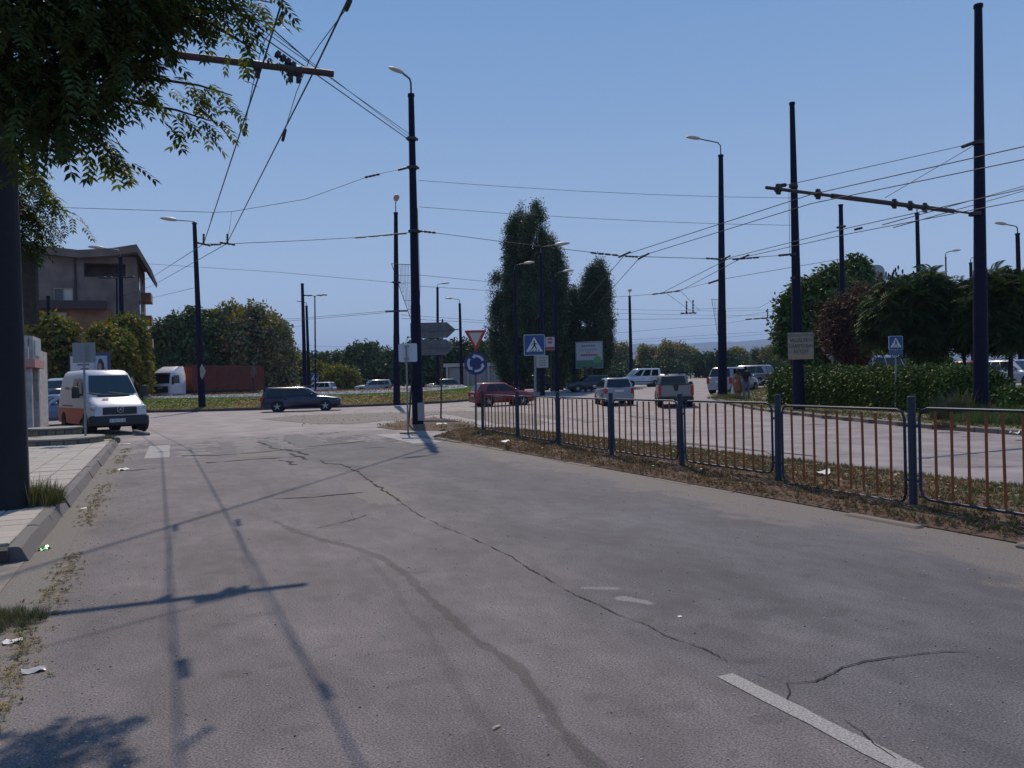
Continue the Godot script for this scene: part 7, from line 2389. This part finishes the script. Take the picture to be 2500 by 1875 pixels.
func build_people():
	var skin := Color(0.30, 0.17, 0.11)
	var m := mat(1, 1, 1, 0.85)
	m.vertex_color_use_as_albedo = true
	# man seen from behind, dark shirt and jeans, arms bent in front; local -Z is where he looks
	var shirt := Color(0.018, 0.018, 0.022)
	var jeans := Color(0.10, 0.13, 0.19)
	var shoe := Color(0.03, 0.025, 0.025)
	var b := []
	for e in [-1.0, 1.0]:
		var hip := Vector3(e * 0.10, 0.92, 0)
		var knee := Vector3(e * 0.12, 0.50, -0.06 - e * 0.05)
		var ankle := Vector3(e * 0.13, 0.085, 0.04 - e * 0.11)
		b.append([hip, knee, 0.092, 0.062, jeans])
		b.append([knee, ankle, 0.064, 0.05, jeans])
		b.append([ankle + Vector3(0, -0.03, 0.03), ankle + Vector3(0, -0.045, -0.16), 0.042, 0.036, shoe])
		var sh := Vector3(e * 0.185, 1.43, 0.0)
		var el := Vector3(e * 0.265, 1.15, 0.02)
		var wr := Vector3(e * 0.14, 1.16, -0.24)
		b.append([sh, el.lerp(sh, 0.45), 0.062, 0.056, shirt])
		b.append([el.lerp(sh, 0.45), el, 0.045, 0.042, skin])
		b.append([el, wr, 0.042, 0.029, skin])
		hand(b, wr, Vector3(-e * 0.35, 0.2, -0.6), Vector3(0, 1, 0.2).normalized(), skin)
	b.append([Vector3(-0.08, 0.95, 0), Vector3(0.08, 0.95, 0), 0.105, 0.105, jeans])
	b.append([Vector3(0, 1.0, 0), Vector3(0, 1.22, 0), 0.135, 0.14, shirt])
	b.append([Vector3(-0.07, 1.3, 0), Vector3(0.07, 1.3, 0), 0.135, 0.135, shirt])
	b.append([Vector3(-0.13, 1.42, 0), Vector3(0.13, 1.42, 0), 0.075, 0.075, shirt])
	b.append([Vector3(0, 1.44, 0), Vector3(0, 1.55, -0.01), 0.058, 0.052, skin])
	b.append([Vector3(0, 1.61, -0.03), Vector3(0, 1.67, 0.0), 0.075, 0.088, skin])
	b.append([Vector3(0, 1.63, -0.10), Vector3(0, 1.615, -0.118), 0.014, 0.016, skin])
	for e in [-1.0, 1.0]: b.append([Vector3(e * 0.09, 1.62, 0), Vector3(e * 0.093, 1.65, 0.01), 0.014, 0.018, skin])
	var o := thing("person", "person in a black T-shirt and blue jeans walking past the curved lamp pole", "person", Vector3(28.88,0.26,-34.56), yaw_of(Vector3(0.61,0,-0.79)), "two walkers")
	part(figure(b, 0.021, 0.03), "body", m, o)
	var hr := [[Vector3(0, 1.70, 0.005), Vector3(0, 1.66, 0.03), 0.092, 0.085, Color(0.012, 0.01, 0.01)], [Vector3(0, 1.60, 0.045), Vector3(0, 1.70, -0.04), 0.058, 0.062, Color(0.012, 0.01, 0.01)]]
	part(figure(hr, 0.018, 0.03), "hair", m, o)
	# woman in an orange-brown dress, a white bag in her hand, one arm raised to the shoulder
	var dress := Color(0.30, 0.10, 0.045)
	b = []
	for e in [-1.0, 1.0]:
		b.append([Vector3(e * 0.09, 0.55, 0), Vector3(e * 0.09, 0.42, -e * 0.05), 0.075, 0.052, skin])
		b.append([Vector3(e * 0.09, 0.42, -e * 0.05), Vector3(e * 0.09, 0.08, -e * 0.07), 0.052, 0.036, skin])
		b.append([Vector3(e * 0.09, 0.04, 0.02 - e * 0.07), Vector3(e * 0.095, 0.03, -0.14 - e * 0.07), 0.034, 0.03, shoe])
	b.append([Vector3(0, 1.08, 0), Vector3(0, 0.86, 0), 0.115, 0.165, dress])
	b.append([Vector3(-0.04, 0.86, 0), Vector3(-0.05, 0.52, 0), 0.165, 0.19, dress])
	b.append([Vector3(0.04, 0.86, 0), Vector3(0.05, 0.52, 0), 0.165, 0.19, dress])
	b.append([Vector3(-0.06, 1.2, 0), Vector3(0.06, 1.2, 0), 0.118, 0.118, dress])
	b.append([Vector3(-0.11, 1.31, 0), Vector3(0.11, 1.31, 0), 0.066, 0.066, dress])
	b.append([Vector3(-0.16, 1.31, 0), Vector3(-0.24, 1.08, 0.0), 0.05, 0.04, skin])
	b.append([Vector3(-0.24, 1.08, 0.0), Vector3(-0.25, 0.85, -0.03), 0.038, 0.026, skin])
	hand(b, Vector3(-0.25, 0.85, -0.03), Vector3(0, -1, 0), Vector3(0, 0, -1), skin)
	b.append([Vector3(0.16, 1.31, 0), Vector3(0.28, 1.15, -0.08), 0.05, 0.04, skin])
	b.append([Vector3(0.28, 1.15, -0.08), Vector3(0.17, 1.33, -0.16), 0.038, 0.026, skin])
	hand(b, Vector3(0.17, 1.33, -0.16), Vector3(-0.4, 0.8, 0.1), Vector3(0, 0, -1), skin)
	b.append([Vector3(0, 1.33, 0), Vector3(0, 1.43, -0.01), 0.047, 0.044, skin])
	b.append([Vector3(0, 1.49, -0.025), Vector3(0, 1.545, 0.0), 0.068, 0.08, skin])
	b.append([Vector3(0, 1.50, -0.09), Vector3(0, 1.49, -0.105), 0.012, 0.014, skin])
	o = thing("person", "person in an orange brown dress carrying a white bag beside the dark-shirted walker", "person", Vector3(28.73,0.26,-35.03), yaw_of(Vector3(0.61,0,-0.79)), "two walkers")
	part(figure(b, 0.021, 0.03), "body", m, o)
	hr = [[Vector3(0, 1.57, 0.01), Vector3(0, 1.53, 0.03), 0.086, 0.08, Color(0.06, 0.03, 0.02)], [Vector3(0, 1.52, 0.04), Vector3(0, 1.36, 0.05), 0.07, 0.05, Color(0.06, 0.03, 0.02)]]
	part(figure(hr, 0.018, 0.03), "hair", m, o)
	var at := o.position + Basis(Vector3.UP, o.rotation.y) * Vector3(-0.26, 0, -0.05)
	var bag := thing("carrier_bag", "white plastic carrier bag hanging from the walker's hand", "bag", at)
	var s := tool_(true)
	var rings := []
	for q in [[0.30, 0.13, 0.09], [0.34, 0.15, 0.10], [0.48, 0.14, 0.08], [0.62, 0.07, 0.04], [0.74, 0.02, 0.015]]:
		var r := []
		for k in 9:
			var a := TAU * k / 9
			r.append(Vector3(cos(a) * q[1] * (1 + 0.15 * sin(k * 2.3)), q[0], sin(a) * q[2]))
		rings.append(r)
	loft(s, rings, true)
	put(s, "sack", mat(0.62, 0.62, 0.64, 0.6), bag)
	s = tool_()
	tube(s, [Vector3(0.02, 0.7, 0), Vector3(0.03, 0.80, 0), Vector3(0, 0.84, 0), Vector3(-0.03, 0.80, 0), Vector3(-0.02, 0.7, 0)], 0.008, 5)
	put(s, "handle", mat(0.62, 0.62, 0.64, 0.6), bag)

# ---------------------------------------------------------------- trees
func build_trees():
	var green := leafy(0.075, 0.110, 0.036, 0.55)
	var olive := leafy(0.250, 0.205, 0.110, 0.7)
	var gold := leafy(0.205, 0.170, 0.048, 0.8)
	var poplar := leafy(0.078, 0.104, 0.060, 0.5)
	var dark := leafy(0.060, 0.088, 0.036, 0.45)
	var rust := leafy(0.100, 0.052, 0.038, 0.4)
	var T := [Color(1, 1, 1), Color(0.8, 0.9, 0.8), Color(1.15, 1.05, 0.9)]
	var Y := [Color(1, 1, 1), Color(0.6, 0.85, 0.75), Color(1.35, 1.0, 0.7), Color(0.5, 0.75, 0.65), Color(0.8, 0.85, 0.8)]
	# [name, label, base, top, width, crown foot, lobes, clumps, leaf kind, material, tones, holes, clump size, depth]
	var list := [
		["yellowing_tree", "yellowing tree before the left part of the apartment block", Vector3(-7.17,0,-66.42), Vector3(-7.01,6.75,-66.39), 3.0, 0.8, 8, 2600, "broad", gold, Y, 0.28, 0.75],
		["yellowing_tree", "yellowing tree standing before the apartment block's right corner", Vector3(-2.52,0,-66.57), Vector3(-2.49,6.81,-66.59), 3.2, 0.6, 9, 3400, "broad", gold, Y, 0.28, 0.75],
		["yellowing_tree", "low yellowing tree between the poster stand and the lamp pole", Vector3(-3.43,0,-63.69), Vector3(-3.38,5.85,-63.7), 2.7, 0.6, 8, 2300, "broad", gold, Y, 0.3, 0.75],
		["street_tree", "green tree behind the truck and the yellowing trees", Vector3(-1.15,0,-113.99), Vector3(-1.13,7.84,-114.02), 5.0, 0.4, 8, 2400, "broad", olive, Y, 0.25, 1.0],
		["broadleaf_tree", "dark pointed green tree just left of the big olive tree", Vector3(1.84,0,-110.5), Vector3(1.71,10.3,-110.61), 6.2, 0.6, 9, 4200, "broad", green, T, 0.24, 1.15],
		["broadleaf_tree", "dark green tree standing against the big olive tree's left side", Vector3(4.91,0,-111.34), Vector3(4.74,11.42,-111.48), 5.5, 0.6, 8, 3600, "broad", green, T, 0.26, 1.15],
		["olive_tree", "largest olive brown broad tree behind the container", Vector3(10.54,0.01,-113.25), Vector3(10.26,12.22,-113.44), 11.0, 0.6, 14, 7600, "broad", olive, Y, 0.37, 1.05],
		["olive_tree", "lower right part tree of the olive group with thin silvery twigs", Vector3(13.55,0.06,-109.75), Vector3(13.66,9.72,-109.75), 5.6, 0.5, 9, 3000, "broad", olive, Y, 0.40, 1.0],
		["broadleaf_tree", "far dark tree behind the white car roof", Vector3(25.31,0.52,-169), Vector3(25.47,7.27,-168.97), 9, 0.4, 8, 3000, "broad", green, T, 0.2, 1.5],
		["broadleaf_tree", "far dark tree behind the three poles", Vector3(31.49,0.67,-171.76), Vector3(31.47,7.3,-171.8), 9, 0.4, 8, 3000, "broad", green, T, 0.2, 1.5],
		["golden_bush", "golden bush right of the three poles behind the bank", Vector3(24.85,0.35,-122.27), Vector3(24.92,3.45,-122.26), 5.2, 0.1, 7, 2000, "broad", gold, Y, 0.2, 1.0],
		["golden_bush", "narrow golden bush at the three poles", Vector3(22.16,0.3,-125.63), Vector3(22.26,4.49,-125.61), 2.6, 0.1, 5, 900, "broad", gold, Y, 0.2, 0.9],
		["broadleaf_tree", "far rounded dark tree with sky gaps left of the bank kerb pole", Vector3(37.27,0.75,-158.32), Vector3(37.45,8.62,-158.28), 7.5, 2.0, 9, 3000, "broad", green, T, 0.34, 1.3],
		["broadleaf_tree", "far dark tree between the golden bush and the rounded one", Vector3(35.75,0.75,-167.71), Vector3(35.91,7.5,-167.68), 6.0, 0.5, 7, 2200, "broad", green, T, 0.25, 1.4],
		["broadleaf_tree", "far dark tree just behind the bank kerb pole", Vector3(42.63,0.88,-161.43), Vector3(42.79,7.39,-161.4), 8.5, 0.5, 8, 3000, "broad", green, T, 0.2, 1.4],
		["broadleaf_tree", "dense dark tree behind the direction boards", Vector3(38.96,0.67,-122.66), Vector3(38.93,7.72,-122.71), 8.5, 0.3, 10, 4800, "broad", dark, T, 0.18, 1.2],
		["broadleaf_tree", "dense dark tree behind the give way sign", Vector3(44.05,0.78,-122.62), Vector3(43.86,7.26,-122.74), 7.5, 0.3, 9, 4200, "broad", dark, T, 0.2, 1.2],
		["broadleaf_tree", "dense dark tree left of the tall poplars", Vector3(47.24,0.83,-116.86), Vector3(47.25,6.96,-116.89), 6.5, 0.3, 9, 3800, "broad", dark, T, 0.24, 1.15],
		["green_bush", "green bushes under the tall poplars", Vector3(39.9,0.57,-87.33), Vector3(39.97,3.69,-87.31), 5.5, 0.1, 7, 2200, "broad", green, T, 0.2, 0.9],
		["green_bush", "light green bush between the two groups of poplars", Vector3(42.47,0.6,-81.84), Vector3(42.53,3.18,-81.82), 3.2, 0.1, 6, 1300, "broad", olive, T, 0.25, 0.8],
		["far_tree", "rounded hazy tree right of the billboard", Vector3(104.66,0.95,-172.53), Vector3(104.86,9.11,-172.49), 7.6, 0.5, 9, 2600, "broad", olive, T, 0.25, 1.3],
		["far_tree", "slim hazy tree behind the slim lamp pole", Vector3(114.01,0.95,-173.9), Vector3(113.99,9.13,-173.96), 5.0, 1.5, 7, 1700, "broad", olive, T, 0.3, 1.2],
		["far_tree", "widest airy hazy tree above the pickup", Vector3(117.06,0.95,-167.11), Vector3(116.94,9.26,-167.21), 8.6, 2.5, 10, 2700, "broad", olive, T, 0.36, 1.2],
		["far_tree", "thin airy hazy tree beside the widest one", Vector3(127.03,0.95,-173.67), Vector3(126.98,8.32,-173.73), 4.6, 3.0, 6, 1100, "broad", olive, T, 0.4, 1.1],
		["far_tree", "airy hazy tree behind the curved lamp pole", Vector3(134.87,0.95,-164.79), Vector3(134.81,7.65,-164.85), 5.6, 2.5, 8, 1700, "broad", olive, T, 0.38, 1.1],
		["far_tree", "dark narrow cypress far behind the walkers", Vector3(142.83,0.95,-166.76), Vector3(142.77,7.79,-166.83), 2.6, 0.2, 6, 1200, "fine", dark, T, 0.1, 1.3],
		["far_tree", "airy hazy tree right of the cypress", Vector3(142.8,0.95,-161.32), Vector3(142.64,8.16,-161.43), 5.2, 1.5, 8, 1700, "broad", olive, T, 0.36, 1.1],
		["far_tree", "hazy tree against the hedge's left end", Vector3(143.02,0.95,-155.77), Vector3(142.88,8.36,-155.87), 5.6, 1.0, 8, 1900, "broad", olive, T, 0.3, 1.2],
		["far_thicket", "dark low thicket behind the pickup and the people carrier", Vector3(120.27,0.95,-154.8), Vector3(120.39,6.22,-154.77), 11, 0.1, 9, 3000, "broad", dark, T, 0.2, 1.3],
		["far_thicket", "dark low thicket behind the white passenger van", Vector3(105.83,0.95,-155.65), Vector3(105.92,4.57,-155.63), 13, 0.1, 9, 3000, "broad", dark, T, 0.2, 1.3],
		["far_thicket", "dark low thicket behind the walkers", Vector3(127.39,0.95,-146.23), Vector3(127.47,4.02,-146.21), 12, 0.1, 9, 3000, "broad", dark, T, 0.2, 1.3],
		["far_thicket", "dark low thicket behind the billboard's foot", Vector3(89.62,0.95,-157.28), Vector3(89.7,4.32,-157.26), 12, 0.1, 9, 2600, "broad", dark, T, 0.2, 1.3],
		["broadleaf_tree", "broad green tree behind the lettered board and the hedge", Vector3(42.34,0.47,-42.61), Vector3(42.52,8.22,-42.57), 5.8, 0.6, 11, 6500, "broad", green, T, 0.2, 0.75],
		["broadleaf_tree", "taller green tree behind the plain pole and the brown tree", Vector3(47.27,0.59,-44.82), Vector3(47.43,9.96,-44.8), 4.0, 0.6, 9, 4200, "broad", green, T, 0.2, 0.75],
	]
	for q in list:
		var h: float = q[3].y - q[2].y
		tree(q[0], q[1], q[2], round_lobes(q[4], q[5], h, q[6], int(q[7] + q[4] * 7 + q[2].x)), q[7], q[8], q[9], q[10], q[11], q[12], clampf(h * 0.025, 0.06, 0.3), 0.55, "", "bush" if q[0].ends_with("bush") or q[0].ends_with("thicket") else "tree")
	# poplars
	for q in [["tallest poplar, left of the group behind the crossing sign", Vector3(32.94,0.36,-72.9), Vector3(33.21,19.03,-72.89), 3.9, 4800], ["tall poplar in the middle of the group behind the crossing sign", Vector3(33.52,0.37,-70.47), Vector3(33.79,18.78,-70.45), 3.8, 4800], ["tall poplar, right of the group and a little lower", Vector3(35.74,0.42,-71.68), Vector3(35.98,17.52,-71.68), 3.3, 3600], ["short poplar on the right flank of the tall group", Vector3(37.42,0.46,-73.13), Vector3(37.67,14.77,-73.1), 2.4, 1900], ["short bulging poplar on the left flank of the tall group", Vector3(32.2,0.36,-75.41), Vector3(32.16,13.4,-75.5), 3.6, 2400], ["slender low poplar between the tall group and the billboard", Vector3(39.58,0.52,-74.37), Vector3(39.74,11.28,-74.36), 2.3, 2300], ["separate dense poplar behind the billboard", Vector3(41.94,0.56,-73.34), Vector3(42.12,14.03,-73.34), 4.3, 4800]]:
		tree("poplar_tree", q[0], q[1], poplar_lobes(q[3], q[2].y - q[1].y, int(q[4])), q[4], "fine", poplar, [Color(1, 1, 1), Color(0.7, 0.75, 0.75), Color(1.3, 1.3, 1.2)], 0.37, 0.62, 0.28, 0.75)
	# the brown withered tree and the sumacs behind the hedge
	var b := Vector3(33.12,0.33,-31.36)
	tree("withered_tree", "withered red brown tree behind the hedge beside the station totem", b, round_lobes(2.9, 1.3, Vector3(33.21,5.92,-31.35).y - b.y, 9, 77), 1900, "dead", rust, [Color(1, 1, 1), Color(0.5, 0.5, 0.6), Color(1.4, 1.2, 0.9)], 0.34, 0.62, 0.1, 0.7)
	b = Vector3(28.98,0.21,-23.89)
	tree("sumac_tree", "dark spreading sumac with drooping leaves behind the hedge, left of the thick pole", b, round_lobes(4.2, 1.9, Vector3(29.11,5.54,-23.86).y - b.y, 12, 31, 0.9), 1900, "frond", dark, T, 0.22, 0.62, 0.14, 0.5)
	b = Vector3(29.84,0.22,-22.42)
	tree("sumac_tree", "dark sumac between the thick pole and its larger neighbours", b, round_lobes(2.6, 2.0, Vector3(29.84,5.08,-22.45).y - b.y, 9, 32, 0.9), 900, "frond", dark, T, 0.22, 0.6, 0.12, 0.5)
	b = Vector3(30.1,0.22,-20.67)
	tree("sumac_tree", "dark spreading sumac at the right edge behind the low hedge", b, round_lobes(3.8, 1.8, Vector3(29.98,5.35,-20.75).y - b.y, 12, 33, 0.9), 1700, "frond", dark, T, 0.22, 0.62, 0.14, 0.5)
	# brown seed cones standing out of the sumac's top
	var s := tool_()
	for k in 14:
		var c := Vector3(27.98,5.43,-23.81) + Vector3(rng.randf_range(-0.7, 0.5), rng.randf_range(-0.2, 0.45), rng.randf_range(-0.4, 0.4))
		ball(s, c, Vector3(0.04, 0.10, 0.04), 6, 4)
		tube(s, [c - Vector3(0, 0.08, 0), c - Vector3(rng.randf_range(-0.2, 0.2), 0.7, 0)], 0.008, 4)
	tag(put(s, "seed_cones", mat(0.05, 0.025, 0.02, 0.9)), "dark brown sumac seed cones standing against the sky", "seed cones", "", "stuff")
	# small shrub seen through the sumac stems
	tree("green_bush", "light green shrub behind the sumac stems", Vector3(38.67,0.45,-31.12), round_lobes(1.9, 0.3, 2.7, 6, 44), 700, "broad", green, T, 0.2, 0.5, 0.05, 0.4, "", "bush")

# ---------------------------------------------------------------- the leafy street tree overhead on the left
func compound_leaf() -> Mesh:
	var s := tool_()
	var last := Vector3.ZERO
	for k in 6:
		var f := (k + 1) / 6.0
		var p := Vector3(0, -0.10 * f * f - 0.02 * f, 0.34 * f)
		quad(s, last + Vector3(0.0022, 0, 0), p + Vector3(0.0015, 0, 0), p - Vector3(0.0015, 0, 0), last - Vector3(0.0022, 0, 0))
		if k >= 1:
			for e in ([-1.0, 1.0] if k < 5 else [-1.0, 1.0, 0.0]):
				var d := Vector3(e * 0.8, -0.35 + rng.randf_range(-0.2, 0.1), 0.65 if e != 0 else 1.0).normalized()
				var l := 0.115 * rng.randf_range(0.85, 1.12)
				var w := d.cross(Vector3.UP).normalized() * 0.021
				var up := w.cross(d).normalized() * 0.006
				var tip := p + d * l
				var m1 := p + d * l * 0.42
				tri(s, p, m1 + w + up, m1)
				tri(s, p, m1, m1 - w + up)
				tri(s, m1, m1 + w + up, tip)
				tri(s, m1, tip, m1 - w + up)
		last = p
	return made(s)

func build_street_tree():
	var base := Vector3(-3.0, 0.0, -4.9)
	var o := thing("ash_tree", "large ash-leaved tree overhanging the street from the left pavement", "tree", base)
	var s := tool_(true)
	tube(s, [Vector3(0, -0.2, 0), Vector3(0.1, 1.5, -0.1), Vector3(0.05, 3.2, -0.3), Vector3(0.3, 5.0, -0.8), Vector3(0.5, 7.2, -1.2)], 0.24, 10, 0.07)
	put(s, "trunk", C.bark, o)
	var leafm := leafy(0.046, 0.070, 0.020, 0.36)
	var mesh := [compound_leaf(), compound_leaf(), compound_leaf()]
	var sprays := [
		[[Vector3(-0.78,4.29,-6.36),Vector3(-0.4,4.39,-6.52),Vector3(0.07,4.61,-6.86),Vector3(0.51,4.8,-7.22),Vector3(0.81,4.85,-7.41)], 58],
		[[Vector3(-0.53,4.53,-6.37),Vector3(0.08,4.79,-6.85),Vector3(0.55,4.94,-7.2),Vector3(0.98,5.01,-7.38)], 46],
		[[Vector3(-0.09,4.48,-6.6),Vector3(0.17,4.61,-6.93),Vector3(0.43,4.7,-7.25),Vector3(0.69,4.67,-7.46),Vector3(0.89,4.62,-7.59)], 34],
		[[Vector3(-0.63,3.94,-6.4),Vector3(-0.27,4.03,-6.79),Vector3(0.06,4.14,-7.19),Vector3(0.35,4.2,-7.39),Vector3(0.63,4.18,-7.49)], 56],
		[[Vector3(-0.72,3.72,-6.44),Vector3(-0.43,3.8,-6.75),Vector3(-0.12,3.88,-7.05),Vector3(0.16,3.89,-7.15),Vector3(0.44,3.89,-7.35)], 50],
		[[Vector3(-0.83,3.66,-6.4),Vector3(-0.64,3.63,-6.7),Vector3(-0.47,3.57,-6.9),Vector3(-0.29,3.43,-7.1)], 56],
		[[Vector3(-0.21,4.51,-6.41),Vector3(0,4.53,-6.69),Vector3(0.24,4.61,-6.96)], 40],
		[[Vector3(-1.59,4.65,-11.08),Vector3(-1.53,4.52,-12.03),Vector3(-1.37,4.3,-12.62),Vector3(-1.14,4.04,-12.84)], 80],
		[[Vector3(-1.9,4.53,-11.54),Vector3(-1.79,4.33,-12.37),Vector3(-1.66,4.03,-12.96),Vector3(-1.4,3.87,-13.06)], 80],
		[[Vector3(-2.02,4.22,-12.46),Vector3(-1.87,3.97,-13.05),Vector3(-1.7,3.77,-13.2),Vector3(-1.57,3.66,-13.25)], 45],
	]
	var places := []
	for q in sprays:
		var pts := []
		for p in q[0]: pts.append(p - base)
		var g := tool_(true)
		tube(g, pts, 0.022, 6, 0.005)
		put(g, "branch", C.bark, o)
		var cv := Curve3D.new()
		for p in pts: cv.add_point(p)
		for k in q[1]:
			var f := pow(rng.randf(), 0.8)
			var p := cv.sample_baked(cv.get_baked_length() * f)
			var d := (cv.sample_baked(minf(cv.get_baked_length(), cv.get_baked_length() * f + 0.1)) - cv.sample_baked(cv.get_baked_length() * f - 0.1)).normalized()
			var out := (d * 0.7 + Vector3(rng.randfn(), rng.randf_range(-0.9, 0.35), rng.randfn()) * 0.7).normalized()
			var z := out
			var x := Vector3.UP.cross(z).normalized()
			places.append(Transform3D(Basis(x, z.cross(x), z) * rng.randf_range(0.52, 0.8), p + Vector3(rng.randfn(), rng.randfn(), rng.randfn()) * 0.06))
	# the thick of the crown
	for q in [[Vector3(-0.8,4.27,-6.47), Vector3(0.85, 0.66, 0.6), 760], [Vector3(-0.36,4.43,-6.72), Vector3(0.50, 0.33, 0.45), 330], [Vector3(-0.79,3.79,-6.69), Vector3(0.46, 0.37, 0.42), 300], [Vector3(0.04,4.91,-6.87), Vector3(0.7, 0.3, 0.5), 220], [Vector3(-1.84,4.29,-13.04), Vector3(0.5, 0.7, 0.5), 240], [Vector3(-1.77,4.48,-7.66), Vector3(0.9, 1.2, 0.8), 500], [Vector3(-1.12,5.97,-7.72), Vector3(1.5, 0.8, 1.2), 600]]:
		for k in q[2]:
			var d := Vector3(rng.randfn(), rng.randfn(), rng.randfn()).normalized() * pow(rng.randf(), 0.45)
			var z := Vector3(rng.randfn(), rng.randf_range(-1.0, 0.2), rng.randfn()).normalized()
			var x := Vector3.UP.cross(z).normalized()
			places.append(Transform3D(Basis(x, z.cross(x), z) * rng.randf_range(0.55, 0.82), q[0] - base + q[1] * d))
	var crown := Node3D.new()
	crown.name = "crown"
	o.add_child(crown)
	leafm.vertex_color_use_as_albedo = false
	var bulk := []
	var cols := []
	for k in places.size():
		if k < 500 and k % 5 < 3: part(mesh[k % 3], "leaf", leafm, crown, places[k])
		else:
			bulk.append(places[k])
			cols.append(Color(1, 1, 1) * rng.randf_range(0.7, 1.3))
	var lm2 := leafm.duplicate()
	lm2.vertex_color_use_as_albedo = true
	scatter("leaves", mesh[0], lm2, bulk, cols, crown).set_meta("kind", "stuff")

# ---------------------------------------------------------------- litter and other small things
func paper(called: String, label: String, at: Vector3, w: float, l: float, turn: float, m: Material, cat := "litter", crumple := 0.25):
	var s := tool_(true)
	var n := 4
	var p := []
	for i in n + 1:
		for k in n + 1:
			p.append(Vector3((i / float(n) - 0.5) * w, 0.004 + absf(rng.randfn()) * crumple * w * 0.35, (k / float(n) - 0.5) * l))
	for i in n:
		for k in n: quad(s, p[i * (n + 1) + k], p[i * (n + 1) + k + 1], p[(i + 1) * (n + 1) + k + 1], p[(i + 1) * (n + 1) + k])
	var o := put(s, called, m)
	o.position = at
	o.rotation.y = turn
	tag(o, label, cat, "litter by the kerbs")

func build_small_things():
	var white := mat(0.58, 0.57, 0.56, 0.6)
	paper("paper_scrap", "flat white paper strip in the gutter beside the weed at the thick pole", Vector3(-0.97,0,-12.22), 0.14, 0.05, 0.4, white, "litter", 0.1)
	paper("paper_scrap", "crumpled white paper on the street before the zebra bar", Vector3(-0.75,0,-17.51), 0.2, 0.14, 0.7, white)
	paper("paper_scrap", "crushed white carton at the driveway edge under the dark green weed", Vector3(-0.91,0,-5.96), 0.11, 0.07, 0.3, white)
	paper("plastic_scrap", "clear plastic wrapper lying on the dirt near the carton", Vector3(-0.71,0,-5.29), 0.12, 0.08, 0.2, mat(0.38, 0.38, 0.38, 0.2))
	paper("crushed_can", "crushed green can against the broken kerb end", Vector3(-1.13,0,-9.27), 0.12, 0.08, 1.0, mat(0.02, 0.20, 0.07, 0.25, 0.4), "litter", 0.5)
	paper("paper_scrap", "white scrap at the pavement corner by the dry grass", Vector3(-1.04,0,-25.67), 0.3, 0.14, 0.1, white, "litter", 0.1)
	paper("plastic_bag", "crumpled clear plastic bag caught behind the railing uprights", Vector3(8.3, 0.2, -8.4), 0.26, 0.2, 0.8, white, "litter", 0.4)
	paper("plastic_bag", "crumpled white bag on the brown median near the far railing panels", Vector3(7.16,0.18,-16.84), 0.2, 0.16, 0.8, white, "litter", 0.35)
	paper("paper_scrap", "small white scrap on the dark lane near the middle crack", Vector3(3.11,0,-4.43), 0.03, 0.025, 0.8, white)
	paper("paper_scrap", "pale twig-like scrap on the street below the crack fork", Vector3(1.37,0,-3.41), 0.05, 0.012, 0.5, mat(0.42, 0.36, 0.28, 0.8))
	paper("paper_scrap", "white scrap among brown leaves before the railing's middle", Vector3(7.52,0.16,-10.09), 0.09, 0.05, 0.4, white)
	paper("plastic_bag", "white bag on the grass below the right kerb beyond the railing", Vector3(17.42,0.12,-11.9), 0.25, 0.18, 0.4, white, "litter", 0.6)
	paper("plastic_bag", "pale rag lying on the earth island by the lamp pole", Vector3(8.4,0.17,-25.05), 0.35, 0.2, 0.4, white, "litter", 0.3)
	# broken kerb piece at the pavement corner
	var s := tool_()
	slab(s, Vector3.ZERO, Vector3(0.22, 0.16, 0.6), 0.03, Basis(Vector3.UP, 0.9) * Basis(Vector3.RIGHT, 0.2))
	var o := put(s, "kerb_rubble", C.kerb)
	o.position = Vector3(-0.7,0,-30.31) + Vector3(0, 0.06, 0)
	tag(o, "broken kerb block tipped over in front of the van", "rubble")
	# traffic cone at the filling station
	o = null
	var c := thing("traffic_cone", "small red and white traffic cone on the grass beyond the low hedge", "traffic cone", Vector3(39.38,0.47,-27.53))
	s = tool_()
	slab(s, Vector3(0, 0.02, 0), Vector3(0.4, 0.04, 0.4), 0.02)
	put(s, "base", mat(0.38, 0.05, 0.02, 0.6), c)
	for k in 5:
		s = tool_(true)
		var r0 := lerpf(0.15, 0.03, k / 5.0)
		var r1 := lerpf(0.15, 0.03, (k + 1) / 5.0)
		cyl(s, Vector3(0, 0.04 + 0.13 * k, 0), Vector3(0, 0.04 + 0.13 * (k + 1), 0), r0, r1, 14, k == 4)
		put(s, "band", white if k % 2 else mat(0.45, 0.06, 0.02, 0.6), c)
	# short stump by the cone
	s = tool_(true)
	tube(s, [Vector3(0, 0, 0), Vector3(0.25, 0.22, 0.1), Vector3(0.65, 0.34, 0.2)], 0.1, 8, 0.07)
	o = put(s, "log", C.bark)
	o.position = Vector3(35.03,0.36,-23.98)
	tag(o, "short leaning log on the station's pavement beyond the low hedge", "log")
